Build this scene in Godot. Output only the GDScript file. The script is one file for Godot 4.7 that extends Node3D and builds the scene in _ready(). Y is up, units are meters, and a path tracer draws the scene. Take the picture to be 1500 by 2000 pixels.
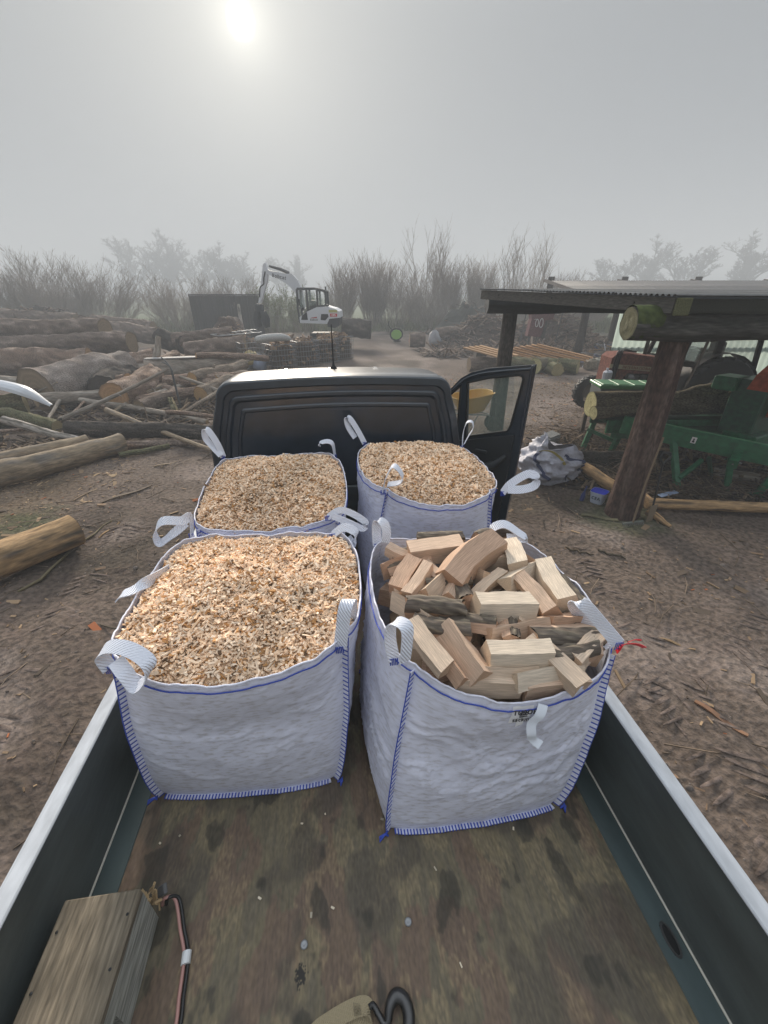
extends Node3D

# ---------------------------------------------------------------- mesh builder
class Surf:
	var v := PackedVector3Array()
	var c := PackedColorArray()
	var u := PackedVector2Array()
	var i := PackedInt32Array()
	func add(p: Vector3, col := Color.WHITE, uv := Vector2.ZERO) -> int:
		v.push_back(p); c.push_back(col); u.push_back(uv)
		return v.size() - 1
	func tri(a: int, b: int, d: int) -> void:   # counter-clockwise seen from outside
		i.push_back(a); i.push_back(d); i.push_back(b)
	func quad(a: int, b: int, d: int, e: int) -> void:
		tri(a, b, d); tri(a, d, e)
	func fquad(a: Vector3, b: Vector3, d: Vector3, e: Vector3, col := Color.WHITE) -> void:
		var n := v.size()
		add(a, col, Vector2(0, 0)); add(b, col, Vector2(1, 0)); add(d, col, Vector2(1, 1)); add(e, col, Vector2(0, 1))
		quad(n, n + 1, n + 2, n + 3)
	func ftri(a: Vector3, b: Vector3, d: Vector3, col := Color.WHITE) -> void:
		var n := v.size()
		add(a, col); add(b, col); add(d, col)
		tri(n, n + 1, n + 2)
	func box(at: Vector3, size: Vector3, basis := Basis.IDENTITY, col := Color.WHITE, bevel := 0.0) -> void:
		var h := size / 2.0
		var b: float = minf(bevel, minf(h.x, minf(h.y, h.z)) * 0.9)
		# corner point pushed in on the two axes other than `axis`
		var P := func(sx: int, sy: int, sz: int, axis: int) -> Vector3:
			var q := Vector3(sx * (h.x - (0.0 if axis == 0 else b)), sy * (h.y - (0.0 if axis == 1 else b)), sz * (h.z - (0.0 if axis == 2 else b)))
			return at + basis * q
		for s in [-1, 1]:
			var f := [[P.call(s, -1, -1, 0), P.call(s, 1, -1, 0), P.call(s, 1, 1, 0), P.call(s, -1, 1, 0)],
				[P.call(-1, s, -1, 1), P.call(-1, s, 1, 1), P.call(1, s, 1, 1), P.call(1, s, -1, 1)],
				[P.call(-1, -1, s, 2), P.call(1, -1, s, 2), P.call(1, 1, s, 2), P.call(-1, 1, s, 2)]]
			for q in f:
				if s > 0: fquad(q[0], q[1], q[2], q[3], col)
				else: fquad(q[3], q[2], q[1], q[0], col)
		if b <= 0.0: return
		for s in [-1, 1]:
			for t in [-1, 1]:
				var fl: bool = s * t > 0
				_edge(P.call(s, t, -1, 0), P.call(s, t, -1, 1), P.call(s, t, 1, 1), P.call(s, t, 1, 0), fl, col)
				_edge(P.call(-1, s, t, 1), P.call(-1, s, t, 2), P.call(1, s, t, 2), P.call(1, s, t, 1), fl, col)
				_edge(P.call(t, -1, s, 2), P.call(t, -1, s, 0), P.call(t, 1, s, 0), P.call(t, 1, s, 2), fl, col)
				for w in [-1, 1]:
					if s * t * w > 0: ftri(P.call(s, t, w, 0), P.call(s, t, w, 1), P.call(s, t, w, 2), col)
					else: ftri(P.call(s, t, w, 2), P.call(s, t, w, 1), P.call(s, t, w, 0), col)
	func _edge(a: Vector3, b: Vector3, d: Vector3, e: Vector3, fl: bool, col: Color) -> void:
		if fl: fquad(a, b, d, e, col)
		else: fquad(e, d, b, a, col)
	func bar(a: Vector3, b: Vector3, w: float, h: float, col := Color.WHITE, bevel := 0.0, up := Vector3.UP) -> void:
		var z := (b - a).normalized()
		var x := up.cross(z)
		if x.length() < 0.01: x = Vector3.RIGHT.cross(z)
		x = x.normalized()
		box((a + b) / 2.0, Vector3(w, h, (b - a).length()), Basis(x, z.cross(x), z), col, bevel)
	func tube(path: Array, radii, sides := 8, col := Color.WHITE, caps := true) -> void:
		var n := path.size()
		var up := Vector3(0.13, 0.97, 0.2).normalized()
		var first := v.size()
		var prev := Vector3.ZERO
		for k in n:
			var d: Vector3 = (path[mini(k + 1, n - 1)] - path[maxi(k - 1, 0)]).normalized()
			var x: Vector3 = up.cross(d) if prev == Vector3.ZERO else (prev - d * prev.dot(d))
			if x.length() < 0.001: x = Vector3.RIGHT.cross(d)
			x = x.normalized(); prev = x
			var y := d.cross(x)
			var r: float = radii[k] if radii is Array else radii
			for s in sides:
				var a := TAU * s / sides
				add(path[k] + (x * cos(a) + y * sin(a)) * r, col, Vector2(float(s) / sides, float(k)))
		for k in n - 1:
			for s in sides:
				var s2 := (s + 1) % sides
				var a := first + k * sides
				quad(a + s, a + s2, a + sides + s2, a + sides + s)
		if caps:
			for e in [0, n - 1]:
				var m := add(path[e], col)
				var base := v.size()
				for s in sides: add(v[first + e * sides + s], col)
				for s in sides:
					var s2 := (s + 1) % sides
					if e == 0: tri(m, base + s2, base + s)
					else: tri(m, base + s, base + s2)
	# flat webbing: path, direction of its width at each point, width, thickness
	func ribbon(path: Array, wides: Array, width: float, thick: float, col := Color.WHITE) -> void:
		var n := path.size()
		var L := []
		for k in n:
			var d: Vector3 = (path[mini(k + 1, n - 1)] - path[maxi(k - 1, 0)]).normalized()
			var w: Vector3 = wides[k] if wides.size() > 1 else wides[0]
			w = (w - d * w.dot(d)).normalized()
			var t := d.cross(w)
			L.append([path[k] - w * width / 2 - t * thick / 2, path[k] + w * width / 2 - t * thick / 2, path[k] + w * width / 2 + t * thick / 2, path[k] - w * width / 2 + t * thick / 2])
		var acc := 0.0
		for s in 4:
			var s2 := (s + 1) % 4
			var f := v.size()
			acc = 0.0
			for k in n:
				if k: acc += path[k].distance_to(path[k - 1])
				add(L[k][s], col, Vector2(0, acc)); add(L[k][s2], col, Vector2(1, acc))
			for k in n - 1:
				quad(f + k * 2, f + k * 2 + 1, f + k * 2 + 3, f + k * 2 + 2)
		fquad(L[0][3], L[0][2], L[0][1], L[0][0], col)
		fquad(L[n - 1][0], L[n - 1][1], L[n - 1][2], L[n - 1][3], col)
	func lathe(profile: Array, sides := 20, at := Vector3.ZERO, basis := Basis.IDENTITY, col := Color.WHITE) -> void:   # profile of Vector2(radius, height), bottom to top
		var f := v.size()
		for p in profile:
			for s in sides + 1:
				var a := TAU * s / sides
				add(at + basis * Vector3(cos(a) * p.x, p.y, sin(a) * p.x), col, Vector2(float(s) / sides, p.y))
		for k in profile.size() - 1:
			for s in sides:
				var a := f + k * (sides + 1) + s
				quad(a, a + sides + 1, a + sides + 2, a + 1)
	# a flat outline (x, y) in a basis, pushed out along its z by `depth`
	func plate(outline: Array, depth: float, at := Vector3.ZERO, basis := Basis.IDENTITY, col := Color.WHITE, holes := []) -> void:
		var pts := PackedVector2Array(outline)
		if Geometry2D.is_polygon_clockwise(pts): pts.reverse()
		var hl := []
		for h in holes:
			var q := PackedVector2Array(h)
			if Geometry2D.is_polygon_clockwise(q): q.reverse()
			hl.append(q)
		var fill := pts.duplicate()
		for q in hl: fill = _bridge(fill, q)
		var t := Geometry2D.triangulate_polygon(fill)
		for side in [0, 1]:
			var f := v.size()
			for p in fill: add(at + basis * Vector3(p.x, p.y, depth * side), col, p)
			for k in range(0, t.size(), 3):
				var a := fill[t[k]]
				var ccw: bool = (fill[t[k + 1]] - a).cross(fill[t[k + 2]] - a) > 0
				if ccw == (side == 1): tri(f + t[k], f + t[k + 1], f + t[k + 2])
				else: tri(f + t[k], f + t[k + 2], f + t[k + 1])
		_wall(pts, depth, at, basis, col, false)
		for q in hl: _wall(q, depth, at, basis, col, true)
	func _wall(pts: PackedVector2Array, depth: float, at: Vector3, basis: Basis, col: Color, inward: bool) -> void:
		for k in pts.size():
			var a := pts[k]
			var b := pts[(k + 1) % pts.size()]
			var A := at + basis * Vector3(a.x, a.y, 0); var B := at + basis * Vector3(b.x, b.y, 0)
			var C := at + basis * Vector3(b.x, b.y, depth); var D := at + basis * Vector3(a.x, a.y, depth)
			if inward: fquad(D, C, B, A, col)
			else: fquad(A, B, C, D, col)
	func _bridge(o: PackedVector2Array, h: PackedVector2Array) -> PackedVector2Array:
		var bi := 0; var bj := 0; var best := 1e9
		for a in o.size():
			for b in h.size():
				var d := o[a].distance_squared_to(h[b])
				if d < best: best = d; bi = a; bj = b
		var r := PackedVector2Array()
		for k in bi + 1: r.append(o[k])
		for k in h.size() + 1: r.append(h[(bj - k + 2 * h.size()) % h.size()])
		for k in range(bi, o.size()): r.append(o[k])
		return r
	func mesh(with_uv := false) -> ArrayMesh:
		var n := PackedVector3Array(); n.resize(v.size())
		for k in range(0, i.size(), 3):
			var a := i[k]; var b := i[k + 2]; var d := i[k + 1]
			var x := (v[b] - v[a]).cross(v[d] - v[a])
			n[a] += x; n[b] += x; n[d] += x
		for k in n.size():
			n[k] = n[k].normalized() if n[k].length_squared() > 0 else Vector3.UP
		var arr := []; arr.resize(Mesh.ARRAY_MAX)
		arr[Mesh.ARRAY_VERTEX] = v; arr[Mesh.ARRAY_NORMAL] = n; arr[Mesh.ARRAY_COLOR] = c; arr[Mesh.ARRAY_INDEX] = i
		if with_uv: arr[Mesh.ARRAY_TEX_UV] = u
		var m := ArrayMesh.new()
		m.add_surface_from_arrays(Mesh.PRIMITIVE_TRIANGLES, arr)
		return m

# ---------------------------------------------------------------- naming and parenting
var used := {}
func numbered(called: String) -> String:
	if not used.has(called):
		used[called] = 0
		return called
	used[called] += 1
	return "%s_%03d" % [called, used[called]]
func tag(o: Node3D, label: String, category: String, group := "") -> Node3D:
	o.set_meta("label", label); o.set_meta("category", category)
	if group: o.set_meta("group", group)
	return o
func thing(called: String, label: String, category: String, at := Vector3.ZERO, turn := 0.0, group := "") -> Node3D:
	var o := Node3D.new()
	o.name = numbered(called); add_child(o)
	o.position = at; o.rotation.y = turn
	return tag(o, label, category, group)
func part(parent: Node3D, called: String, m: Mesh, mat: Material, at := Vector3.ZERO, basis := Basis.IDENTITY) -> MeshInstance3D:
	var o := MeshInstance3D.new()
	o.name = called; o.mesh = m; o.material_override = mat
	parent.add_child(o, true)
	o.transform = Transform3D(basis, at)
	return o
func solo(called: String, m: Mesh, mat: Material, label: String, category: String, at := Vector3.ZERO, basis := Basis.IDENTITY, group := "") -> MeshInstance3D:
	var o := part(self, numbered(called), m, mat, at, basis)
	tag(o, label, category, group)
	return o
func setting(called: String, m: Mesh, mat: Material) -> MeshInstance3D:
	var o := part(self, numbered(called), m, mat)
	o.set_meta("kind", "structure")
	return o
func stuff(o: Node3D, label: String, category: String) -> Node3D:
	o.set_meta("kind", "stuff")
	return tag(o, label, category)
func copies(called: String, m: Mesh, mat: Material, list: Array, tints: Array, parent: Node3D = self) -> MultiMeshInstance3D:
	var mm := MultiMesh.new()
	mm.transform_format = MultiMesh.TRANSFORM_3D
	mm.use_colors = true
	mm.mesh = m
	mm.instance_count = list.size()
	for k in list.size():
		mm.set_instance_transform(k, list[k]); mm.set_instance_color(k, tints[k])
	var o := MultiMeshInstance3D.new()
	o.name = numbered(called) if parent == self else called
	o.multimesh = mm; o.material_override = mat
	parent.add_child(o, true)
	return o

# ---------------------------------------------------------------- small helpers
func V(x: float, y: float, z: float) -> Vector3: return Vector3(x, y, z)
func lin(r: float, g: float, b: float) -> Color: return Color(r, g, b)
var rng := RandomNumberGenerator.new()
func rnd(a := 0.0, b := 1.0) -> float: return rng.randf_range(a, b)
func noise(freq: float, octaves := 3, kind := FastNoiseLite.TYPE_SIMPLEX_SMOOTH, seed_ := 1) -> FastNoiseLite:
	var n := FastNoiseLite.new()
	n.seed = seed_; n.frequency = freq; n.noise_type = kind
	n.fractal_octaves = octaves
	n.fractal_type = FastNoiseLite.FRACTAL_FBM if octaves > 1 else FastNoiseLite.FRACTAL_NONE
	return n
func tex(n: FastNoiseLite, lo: Color, hi: Color, size := 512, mid := -1.0, midcol := Color.WHITE) -> NoiseTexture2D:
	var t := NoiseTexture2D.new()
	t.width = size; t.height = size; t.seamless = true; t.noise = n
	var g := Gradient.new()
	g.set_color(0, lo); g.set_color(1, hi)
	if mid >= 0.0: g.add_point(mid, midcol)
	t.color_ramp = g
	return t
func bumps(n: FastNoiseLite, strength: float, size := 512) -> NoiseTexture2D:
	var t := NoiseTexture2D.new()
	t.width = size; t.height = size; t.seamless = true; t.noise = n
	t.as_normal_map = true; t.bump_strength = strength
	return t
func grey(a: float) -> Color: return Color(a, a, a)
func mat(col: Color, rough := 0.8, o := {}) -> StandardMaterial3D:   # col is a linear base colour
	var m := StandardMaterial3D.new()
	m.albedo_color = col.linear_to_srgb()
	m.roughness = rough
	m.vertex_color_use_as_albedo = o.get("vc", true)
	m.metallic = o.get("metal", 0.0)
	m.metallic_specular = o.get("spec", 0.5)
	if o.has("tex"): m.albedo_texture = o.tex
	if o.has("nrm"):
		m.normal_enabled = true; m.normal_texture = o.nrm; m.normal_scale = o.get("nscale", 1.0)
	if o.has("scale"):
		m.uv1_triplanar = true
		m.uv1_scale = o.scale
		m.uv1_world_triplanar = o.get("world", false)
	if o.has("coat"):
		m.clearcoat_enabled = true; m.clearcoat = o.coat; m.clearcoat_roughness = o.get("coat_rough", 0.1)
	if o.has("back"):
		m.backlight_enabled = true; m.backlight = o.back
	m.cull_mode = BaseMaterial3D.CULL_DISABLED
	return m
func glass(col: Color, alpha: float) -> StandardMaterial3D:
	var m := StandardMaterial3D.new()
	m.transparency = BaseMaterial3D.TRANSPARENCY_ALPHA
	m.albedo_color = Color(col.r, col.g, col.b, alpha)
	m.roughness = 0.05
	return m
# basis whose z runs from a to b
func along(a: Vector3, b: Vector3, roll := 0.0) -> Basis:
	var z := (b - a).normalized()
	var x := Vector3.UP.cross(z)
	if x.length() < 0.02: x = Vector3.RIGHT
	x = x.normalized()
	return Basis(x, z.cross(x), z) * Basis(Vector3(0, 0, 1), roll)
func curve(pts: Array, steps := 6) -> Array:   # a smooth path through the points
	var r := []
	var n := pts.size()
	for k in n - 1:
		var p0: Vector3 = pts[maxi(k - 1, 0)]; var p1: Vector3 = pts[k]; var p2: Vector3 = pts[k + 1]; var p3: Vector3 = pts[mini(k + 2, n - 1)]
		for s in steps: r.append(p1.cubic_interpolate(p2, p0, p3, float(s) / steps))
	r.append(pts[n - 1])
	return r
func lettering(parent: Node3D, words: String, size: float, m: Material, at: Vector3, basis: Basis) -> MeshInstance3D:
	var t := TextMesh.new()
	var f := SystemFont.new()
	f.font_names = PackedStringArray(["Droid Sans"])
	f.font_weight = 700
	t.font = f; t.text = words; t.font_size = 32; t.pixel_size = size / 32.0; t.depth = 0.001; t.curve_step = 2.0
	return part(parent, "lettering", t, m, at, basis)

# ---------------------------------------------------------------- light, air and camera
const EYE := Vector3(0, 2.82, 0)
const SUN := Vector3(-0.0988, 0.3686, -0.9243)
func light_and_camera() -> void:
	var cam := Camera3D.new()
	cam.name = "camera"; cam.position = EYE
	cam.rotation = Vector3(deg_to_rad(-28.0), deg_to_rad(-7.5), 0)
	cam.fov = rad_to_deg(2.0 * atan(1000.0 / 800.0))
	cam.near = 0.05; cam.far = 1500.0
	add_child(cam)
	var e := Environment.new()
	e.background_mode = Environment.BG_SKY
	e.tonemap_mode = Environment.TONE_MAPPER_LINEAR
	e.tonemap_exposure = 2.95
	e.fog_enabled = true
	e.fog_density = 0.0076
	e.fog_light_color = Color(0.94, 0.97, 1.0)
	e.sdfgi_enabled = true; e.ssao_enabled = true; e.ssil_enabled = true
	var sky := Sky.new()
	var pano := PanoramaSkyMaterial.new()
	pano.panorama = ImageTexture.create_from_image(sky_image())
	sky.sky_material = pano
	e.sky = sky
	var w := WorldEnvironment.new()
	w.name = "world_environment"; w.environment = e
	add_child(w)
	var sun := DirectionalLight3D.new()
	sun.name = "sun"
	sun.light_energy = 0.8; sun.light_angular_distance = 12.0
	sun.light_color = Color(1.0, 0.95, 0.88)
	sun.shadow_enabled = true
	add_child(sun)
	sun.look_at_from_position(Vector3.ZERO, -SUN)
func sky_image() -> Image:   # even fog, brighter round the sun that shows through it and towards the zenith, where the fog is thinnest
	var W := 1024; var H := 512
	var im := Image.create(W, H, false, Image.FORMAT_RGBF)
	var s := SUN.normalized()
	for y in H:
		var el := PI / 2.0 - PI * (y + 0.5) / H
		if el < -0.02:
			im.fill_rect(Rect2i(0, y, W, 1), Color(0.30, 0.30, 0.31)); continue
		var ed := rad_to_deg(el)
		var up := 1.0 + 4.0 * smoothstep(20.0, 78.0, ed)
		for x in W:
			var az := TAU * (x + 0.5) / W
			var d := Vector3(sin(az) * cos(el), sin(el), -cos(az) * cos(el))
			var g := rad_to_deg(acos(clampf(d.dot(s), -1, 1)))
			var base := (0.094 + 0.085 * exp(-g / 30.0) + 0.055 * exp(-maxf(ed, 0.0) / 9.0)) * up
			var halo := 0.18 * exp(-g / 9.5) + 0.10 * exp(-pow(g / 2.4, 2.0))
			var disc := 2.2 * (1.0 - smoothstep(0.62, 1.0, g))
			im.set_pixel(x, y, Color(base * lerpf(0.92, 1.0, exp(-g / 32.0)) + halo * 1.04 + disc, base + halo * 1.0 + disc, base * lerpf(1.10, 0.99, exp(-g / 32.0)) + halo * 0.86 + disc * 0.97))
	return im

# ---------------------------------------------------------------- materials
var M := {}
func materials() -> void:
	var grain := tex(noise(0.02, 4), grey(0.62), grey(1.0), 512)
	var grain_n := bumps(noise(0.03, 3, FastNoiseLite.TYPE_SIMPLEX_SMOOTH, 5), 4.0)
	var mott := tex(noise(0.015, 5, FastNoiseLite.TYPE_SIMPLEX_SMOOTH, 3), grey(0.6), grey(1.0))
	var fine_n := bumps(noise(0.05, 4, FastNoiseLite.TYPE_SIMPLEX_SMOOTH, 9), 5.0)
	var cell_n := bumps(noise(0.035, 2, FastNoiseLite.TYPE_CELLULAR, 4), 7.0)
	var dirt := tex(noise(0.018, 5, FastNoiseLite.TYPE_SIMPLEX, 21), grey(0.56), grey(1.0), 1024, 0.45, grey(0.80))
	var dirt_n := bumps(noise(0.018, 5, FastNoiseLite.TYPE_SIMPLEX, 21), 8.0, 1024)
	M.dirt = mat(grey(1), 0.95, {tex = dirt, nrm = dirt_n, scale = V(0.55, 0.55, 0.55), world = true, spec = 0.25})
	M.wood = mat(grey(1), 0.75, {tex = tex(noise(0.02, 4), grey(0.76), grey(1.0), 512), nrm = grain_n, nscale = 0.5, scale = V(24, 24, 1.0), spec = 0.3})
	M.bark = mat(grey(1), 0.95, {tex = tex(noise(0.03, 5, FastNoiseLite.TYPE_SIMPLEX, 3), grey(0.3), grey(1.0), 512, 0.5, grey(0.78)), nrm = cell_n, nscale = 1.4, scale = V(3.2, 3.2, 0.9), spec = 0.2})
	M.peeled = mat(grey(1), 0.8, {tex = grain, nrm = fine_n, nscale = 0.6, scale = V(3.0, 3.0, 0.45), spec = 0.3})
	M.chip = mat(grey(1), 0.85, {spec = 0.25})
	M.twig = mat(grey(1), 0.9, {spec = 0.2})
	M.fabric = mat(lin(0.78, 0.80, 0.93), 0.62, {tex = tex(noise(0.012, 4, FastNoiseLite.TYPE_SIMPLEX_SMOOTH, 31), Color(0.80, 0.78, 0.75), Color(1, 1, 1), 512, 0.45, Color(0.96, 0.96, 0.96)), nrm = bumps(noise(0.02, 4, FastNoiseLite.TYPE_SIMPLEX_SMOOTH, 32), 3.0), nscale = 0.22, scale = V(3, 9, 3), back = Color(0.25, 0.25, 0.25)})
	M.webbing = mat(lin(0.76, 0.79, 0.88), 0.6, {nrm = weave(), nscale = 1.2, back = Color(0.15, 0.15, 0.15)})
	M.webbing.uv1_scale = V(1, 18, 1)
	M.blue = mat(lin(0.03, 0.07, 0.42), 0.6)
	M.plain = mat(grey(1), 0.7)
	M.matte = mat(grey(1), 0.9, {tex = mott, scale = V(1.5, 1.5, 1.5), spec = 0.3})
	M.van = mat(lin(0.026, 0.038, 0.054), 0.34, {coat = 0.7, coat_rough = 0.12, tex = tex(noise(0.01, 5, FastNoiseLite.TYPE_SIMPLEX_SMOOTH, 8), grey(0.85), grey(1.0)), scale = V(1.2, 1.2, 1.2)})
	M.rubber = mat(lin(0.012, 0.013, 0.014), 0.7)
	M.trim = mat(lin(0.022, 0.026, 0.030), 0.6, {nrm = fine_n, nscale = 0.2, scale = V(14, 14, 14)})
	M.sideboard = mat(lin(0.098, 0.118, 0.114), 0.42, {tex = tex(noise(0.008, 5, FastNoiseLite.TYPE_SIMPLEX_SMOOTH, 12), grey(0.72), grey(1.0), 512), scale = V(1, 1, 0.35), nrm = fine_n, nscale = 0.08})
	M.alloy = mat(lin(0.55, 0.58, 0.62), 0.5, {tex = tex(noise(0.02, 4, FastNoiseLite.TYPE_SIMPLEX_SMOOTH, 14), grey(0.85), grey(1.0)), scale = V(2, 2, 0.6)})
	M.steel = mat(grey(0.30), 0.4, {metal = 0.8})
	M.galv = mat(lin(0.28, 0.29, 0.30), 0.5, {metal = 0.5})
	M.pane = glass(Color(0.62, 0.72, 0.68), 0.12)
	M.fieldgrass = mat(grey(1), 0.95)
	M.green = mat(grey(1), 0.5, {tex = mott, scale = V(1.2, 1.2, 1.2), coat = 0.2})
	M.sheet = mat(grey(1), 0.6, {tex = mott, scale = V(0.8, 0.8, 0.25), spec = 0.4})
	M.plastic = mat(grey(1), 0.4)
	M.smooth = mat(grey(1), 0.7, {tex = grain, scale = V(2, 2, 2)})
func weave() -> ImageTexture:   # diagonal twill of webbing
	var im := Image.create(32, 32, false, Image.FORMAT_RGB8)
	for y in 32:
		for x in 32:
			var a := sin((x + y) * TAU / 8.0)
			im.set_pixel(x, y, Color(0.5 + 0.22 * a, 0.5 + 0.22 * a, 0.9))
	return ImageTexture.create_from_image(im)

# ---------------------------------------------------------------- the ground
var n_low := noise(0.11, 3, FastNoiseLite.TYPE_SIMPLEX_SMOOTH, 41)
var n_mid := noise(0.6, 3, FastNoiseLite.TYPE_SIMPLEX_SMOOTH, 42)
var n_fine := noise(2.6, 3, FastNoiseLite.TYPE_SIMPLEX_SMOOTH, 43)
func ground_y(x: float, z: float) -> float:
	var r := Vector2(x, z + 4.0).length()
	var h := n_low.get_noise_2d(x, z) * 0.07 * clampf(r / 8.0, 0.3, 3.0) + n_mid.get_noise_2d(x, z) * 0.045 + n_fine.get_noise_2d(x, z) * 0.018
	for q in [[-1.75, 0.22], [-2.9, 0.2], [2.35, 0.24], [3.1, 0.2]]:   # wheel ruts beside the truck
		var d: float = (x - q[0] - sin(z * 0.35) * 0.25) / q[1]
		h += (-0.035 * exp(-d * d) + 0.02 * exp(-pow(absf(d) - 1.6, 2.0) * 3.0)) * (1.0 - smoothstep(9.0, 14.0, -z))
	if r > 45.0: h += smoothstep(45.0, 160.0, r) * 1.2
	return h - 0.02
func build_ground() -> void:
	var N := 340
	var s := Surf.new()
	var k := 6.3
	var A := 1.4
	var dry := noise(0.35, 3, FastNoiseLite.TYPE_SIMPLEX_SMOOTH, 51)
	var wet := noise(0.16, 3, FastNoiseLite.TYPE_SIMPLEX_SMOOTH, 52)
	for b in N + 1:
		var z := A * sinh(k * (2.0 * b / N - 1.0)) - 3.5
		for a in N + 1:
			var x := A * sinh(k * (2.0 * a / N - 1.0))
			var col := Color(0.195, 0.150, 0.123)
			var w := wet.get_noise_2d(x, z)
			col = col.lerp(Color(0.098, 0.076, 0.061), smoothstep(0.02, 0.4, w) * 0.8)
			col = col.lerp(Color(0.32, 0.258, 0.222), smoothstep(0.02, 0.38, dry.get_noise_2d(x, z)) * 0.85)
			var litter := smoothstep(3.4, 5.4, -x) * smoothstep(13.0, 7.0, -z)   # trodden bark and sawdust by the logs
			col = col.lerp(Color(0.28, 0.20, 0.12), litter * 0.55)
			var moss := maxf(1.0 - Vector2(x - 4.1, z + 4.75).length() / 0.75, 0.0) + maxf(0.8 - Vector2(x + 4.4, z + 5.6).length() / 0.8, 0.0)
			col = col.lerp(Color(0.085, 0.105, 0.045), clampf(moss * 1.3 + n_fine.get_noise_2d(x, z) * 0.6, 0.0, 0.7) if moss > 0.0 else 0.0)
			var r := Vector2(x, z).length()
			col = col.lerp(Color(0.15, 0.19, 0.095), smoothstep(36.0, 44.0, r + n_low.get_noise_2d(x, z) * 10.0))
			s.add(V(x, ground_y(x, z), z), col)
	for b in N:
		for a in N:
			var q := b * (N + 1) + a
			s.quad(q, q + N + 1, q + N + 2, q + 1)
	setting("ground", s.mesh(), M.dirt)

# ---------------------------------------------------------------- the tipper truck
const BED := 0.95
func plywood_texture() -> ImageTexture:   # worn film-faced plywood: bare olive wood, remnants of red-brown film, dark stains
	var W := 640; var H := 1024
	var im := Image.create(W, H, false, Image.FORMAT_RGB8)
	var worn := noise(0.011, 5, FastNoiseLite.TYPE_SIMPLEX_SMOOTH, 61)
	var streak := noise(0.05, 3, FastNoiseLite.TYPE_SIMPLEX_SMOOTH, 62)
	var stain := noise(0.008, 4, FastNoiseLite.TYPE_SIMPLEX_SMOOTH, 63)
	var speck := noise(0.12, 2, FastNoiseLite.TYPE_SIMPLEX_SMOOTH, 64)
	for y in H:
		for x in W:
			var st := streak.get_noise_2d(x * 1.6, y * 0.4)
			var fn := speck.get_noise_2d(x * 2.0, y * 0.9)
			var w := worn.get_noise_2d(x, y * 0.75) + st * 0.10 + fn * 0.05
			var w2 := worn.get_noise_2d(x * 1.3 + 900.0, y * 0.9) + st * 0.16 + fn * 0.08
			var d := stain.get_noise_2d(x, y) + st * 0.06 + fn * 0.03
			var g2 := streak.get_noise_2d(x * 5.0, y * 0.16)
			var c := Color(0.375, 0.345, 0.285).lerp(Color(0.42, 0.385, 0.305), clampf(0.5 + st * 1.2, 0, 1))
			c = c.lerp(Color(0.40, 0.30, 0.265), smoothstep(0.02, 0.09, w) * 0.42)
			c = c.lerp(Color(0.52, 0.46, 0.35), smoothstep(0.08, 0.13, w2) * (0.32 + 0.3 * fn) * smoothstep(0.35, 0.6, float(y) / H))
			c = c.lerp(Color(0.29, 0.265, 0.23), smoothstep(0.05, 0.22, d) * 0.6)
			c = c.lerp(Color(0.19, 0.18, 0.155), smoothstep(0.33, 0.46, stain.get_noise_2d(x * 1.7 + 300.0, y * 1.3) + fn * 0.10) * 0.6)
			c = c * (1.04 + fn * 0.14 + g2 * 0.07)
			im.set_pixel(x, y, c)
	for k in 4:   # round oil spots
		var q := Vector2(rnd(0.1, 0.95) * W, rnd(0.45, 0.88) * H); var rr := rnd(4, 10)
		for y in range(-12, 13):
			for x in range(-12, 13):
				if Vector2(x, y * 0.9).length() < rr + speck.get_noise_2d(x * 3, y * 3 + k * 40) * 5 and q.x + x < W and q.x + x >= 0: im.set_pixel(int(q.x) + x, int(q.y) + y, Color(0.17, 0.16, 0.145))
	return ImageTexture.create_from_image(im)
func cab_outline(top: float, inset: float, low: float) -> Array:   # left bottom, up, over and down to right bottom: Vector2(x, y)
	var P := []
	var cx := 0.06
	var hw := func(y: float) -> float: return 0.985 - 0.0 * y - 0.17 * smoothstep(1.55, 2.4, y) * (y - 1.3) - inset
	var R := 0.13 - inset * 0.5
	var ty := top - inset
	for k in 9: P.append(Vector2(cx - hw.call(lerpf(low, ty - R, k / 8.0)), lerpf(low, ty - R, k / 8.0)))
	var ex: float = hw.call(ty - R)
	for k in range(1, 8):
		var a := PI / 2 * k / 8.0
		P.append(Vector2(cx - ex + R - R * cos(a), ty - R + R * sin(a)))
	for k in range(0, 13):
		var t := k / 12.0
		P.append(Vector2(lerpf(cx - ex + R, cx + ex - R, t), ty + 0.022 * sin(PI * t)))
	for k in range(1, 8):
		var a := PI / 2 * (1 - k / 8.0)
		P.append(Vector2(cx + ex - R + R * cos(a), ty - R + R * sin(a)))
	for k in 9: P.append(Vector2(cx + hw.call(lerpf(ty - R, low, k / 8.0)), lerpf(ty - R, low, k / 8.0)))
	return P
func loft(s: Surf, rows: Array, hard := false) -> void:   # rows of equally long point lists, seen with the next row to the inside
	var n: int = rows[0].size()
	var f := s.v.size()
	if hard:
		for k in rows.size() - 1:
			f = s.v.size()
			for p in rows[k]: s.add(p)
			for p in rows[k + 1]: s.add(p)
			for a in n - 1: s.quad(f + a, f + n + a, f + n + a + 1, f + a + 1)
		return
	for r in rows:
		for p in r: s.add(p)
	for k in rows.size() - 1:
		for a in n - 1:
			var q := f + k * n + a
			s.quad(q, q + n, q + n + 1, q + 1)
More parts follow.
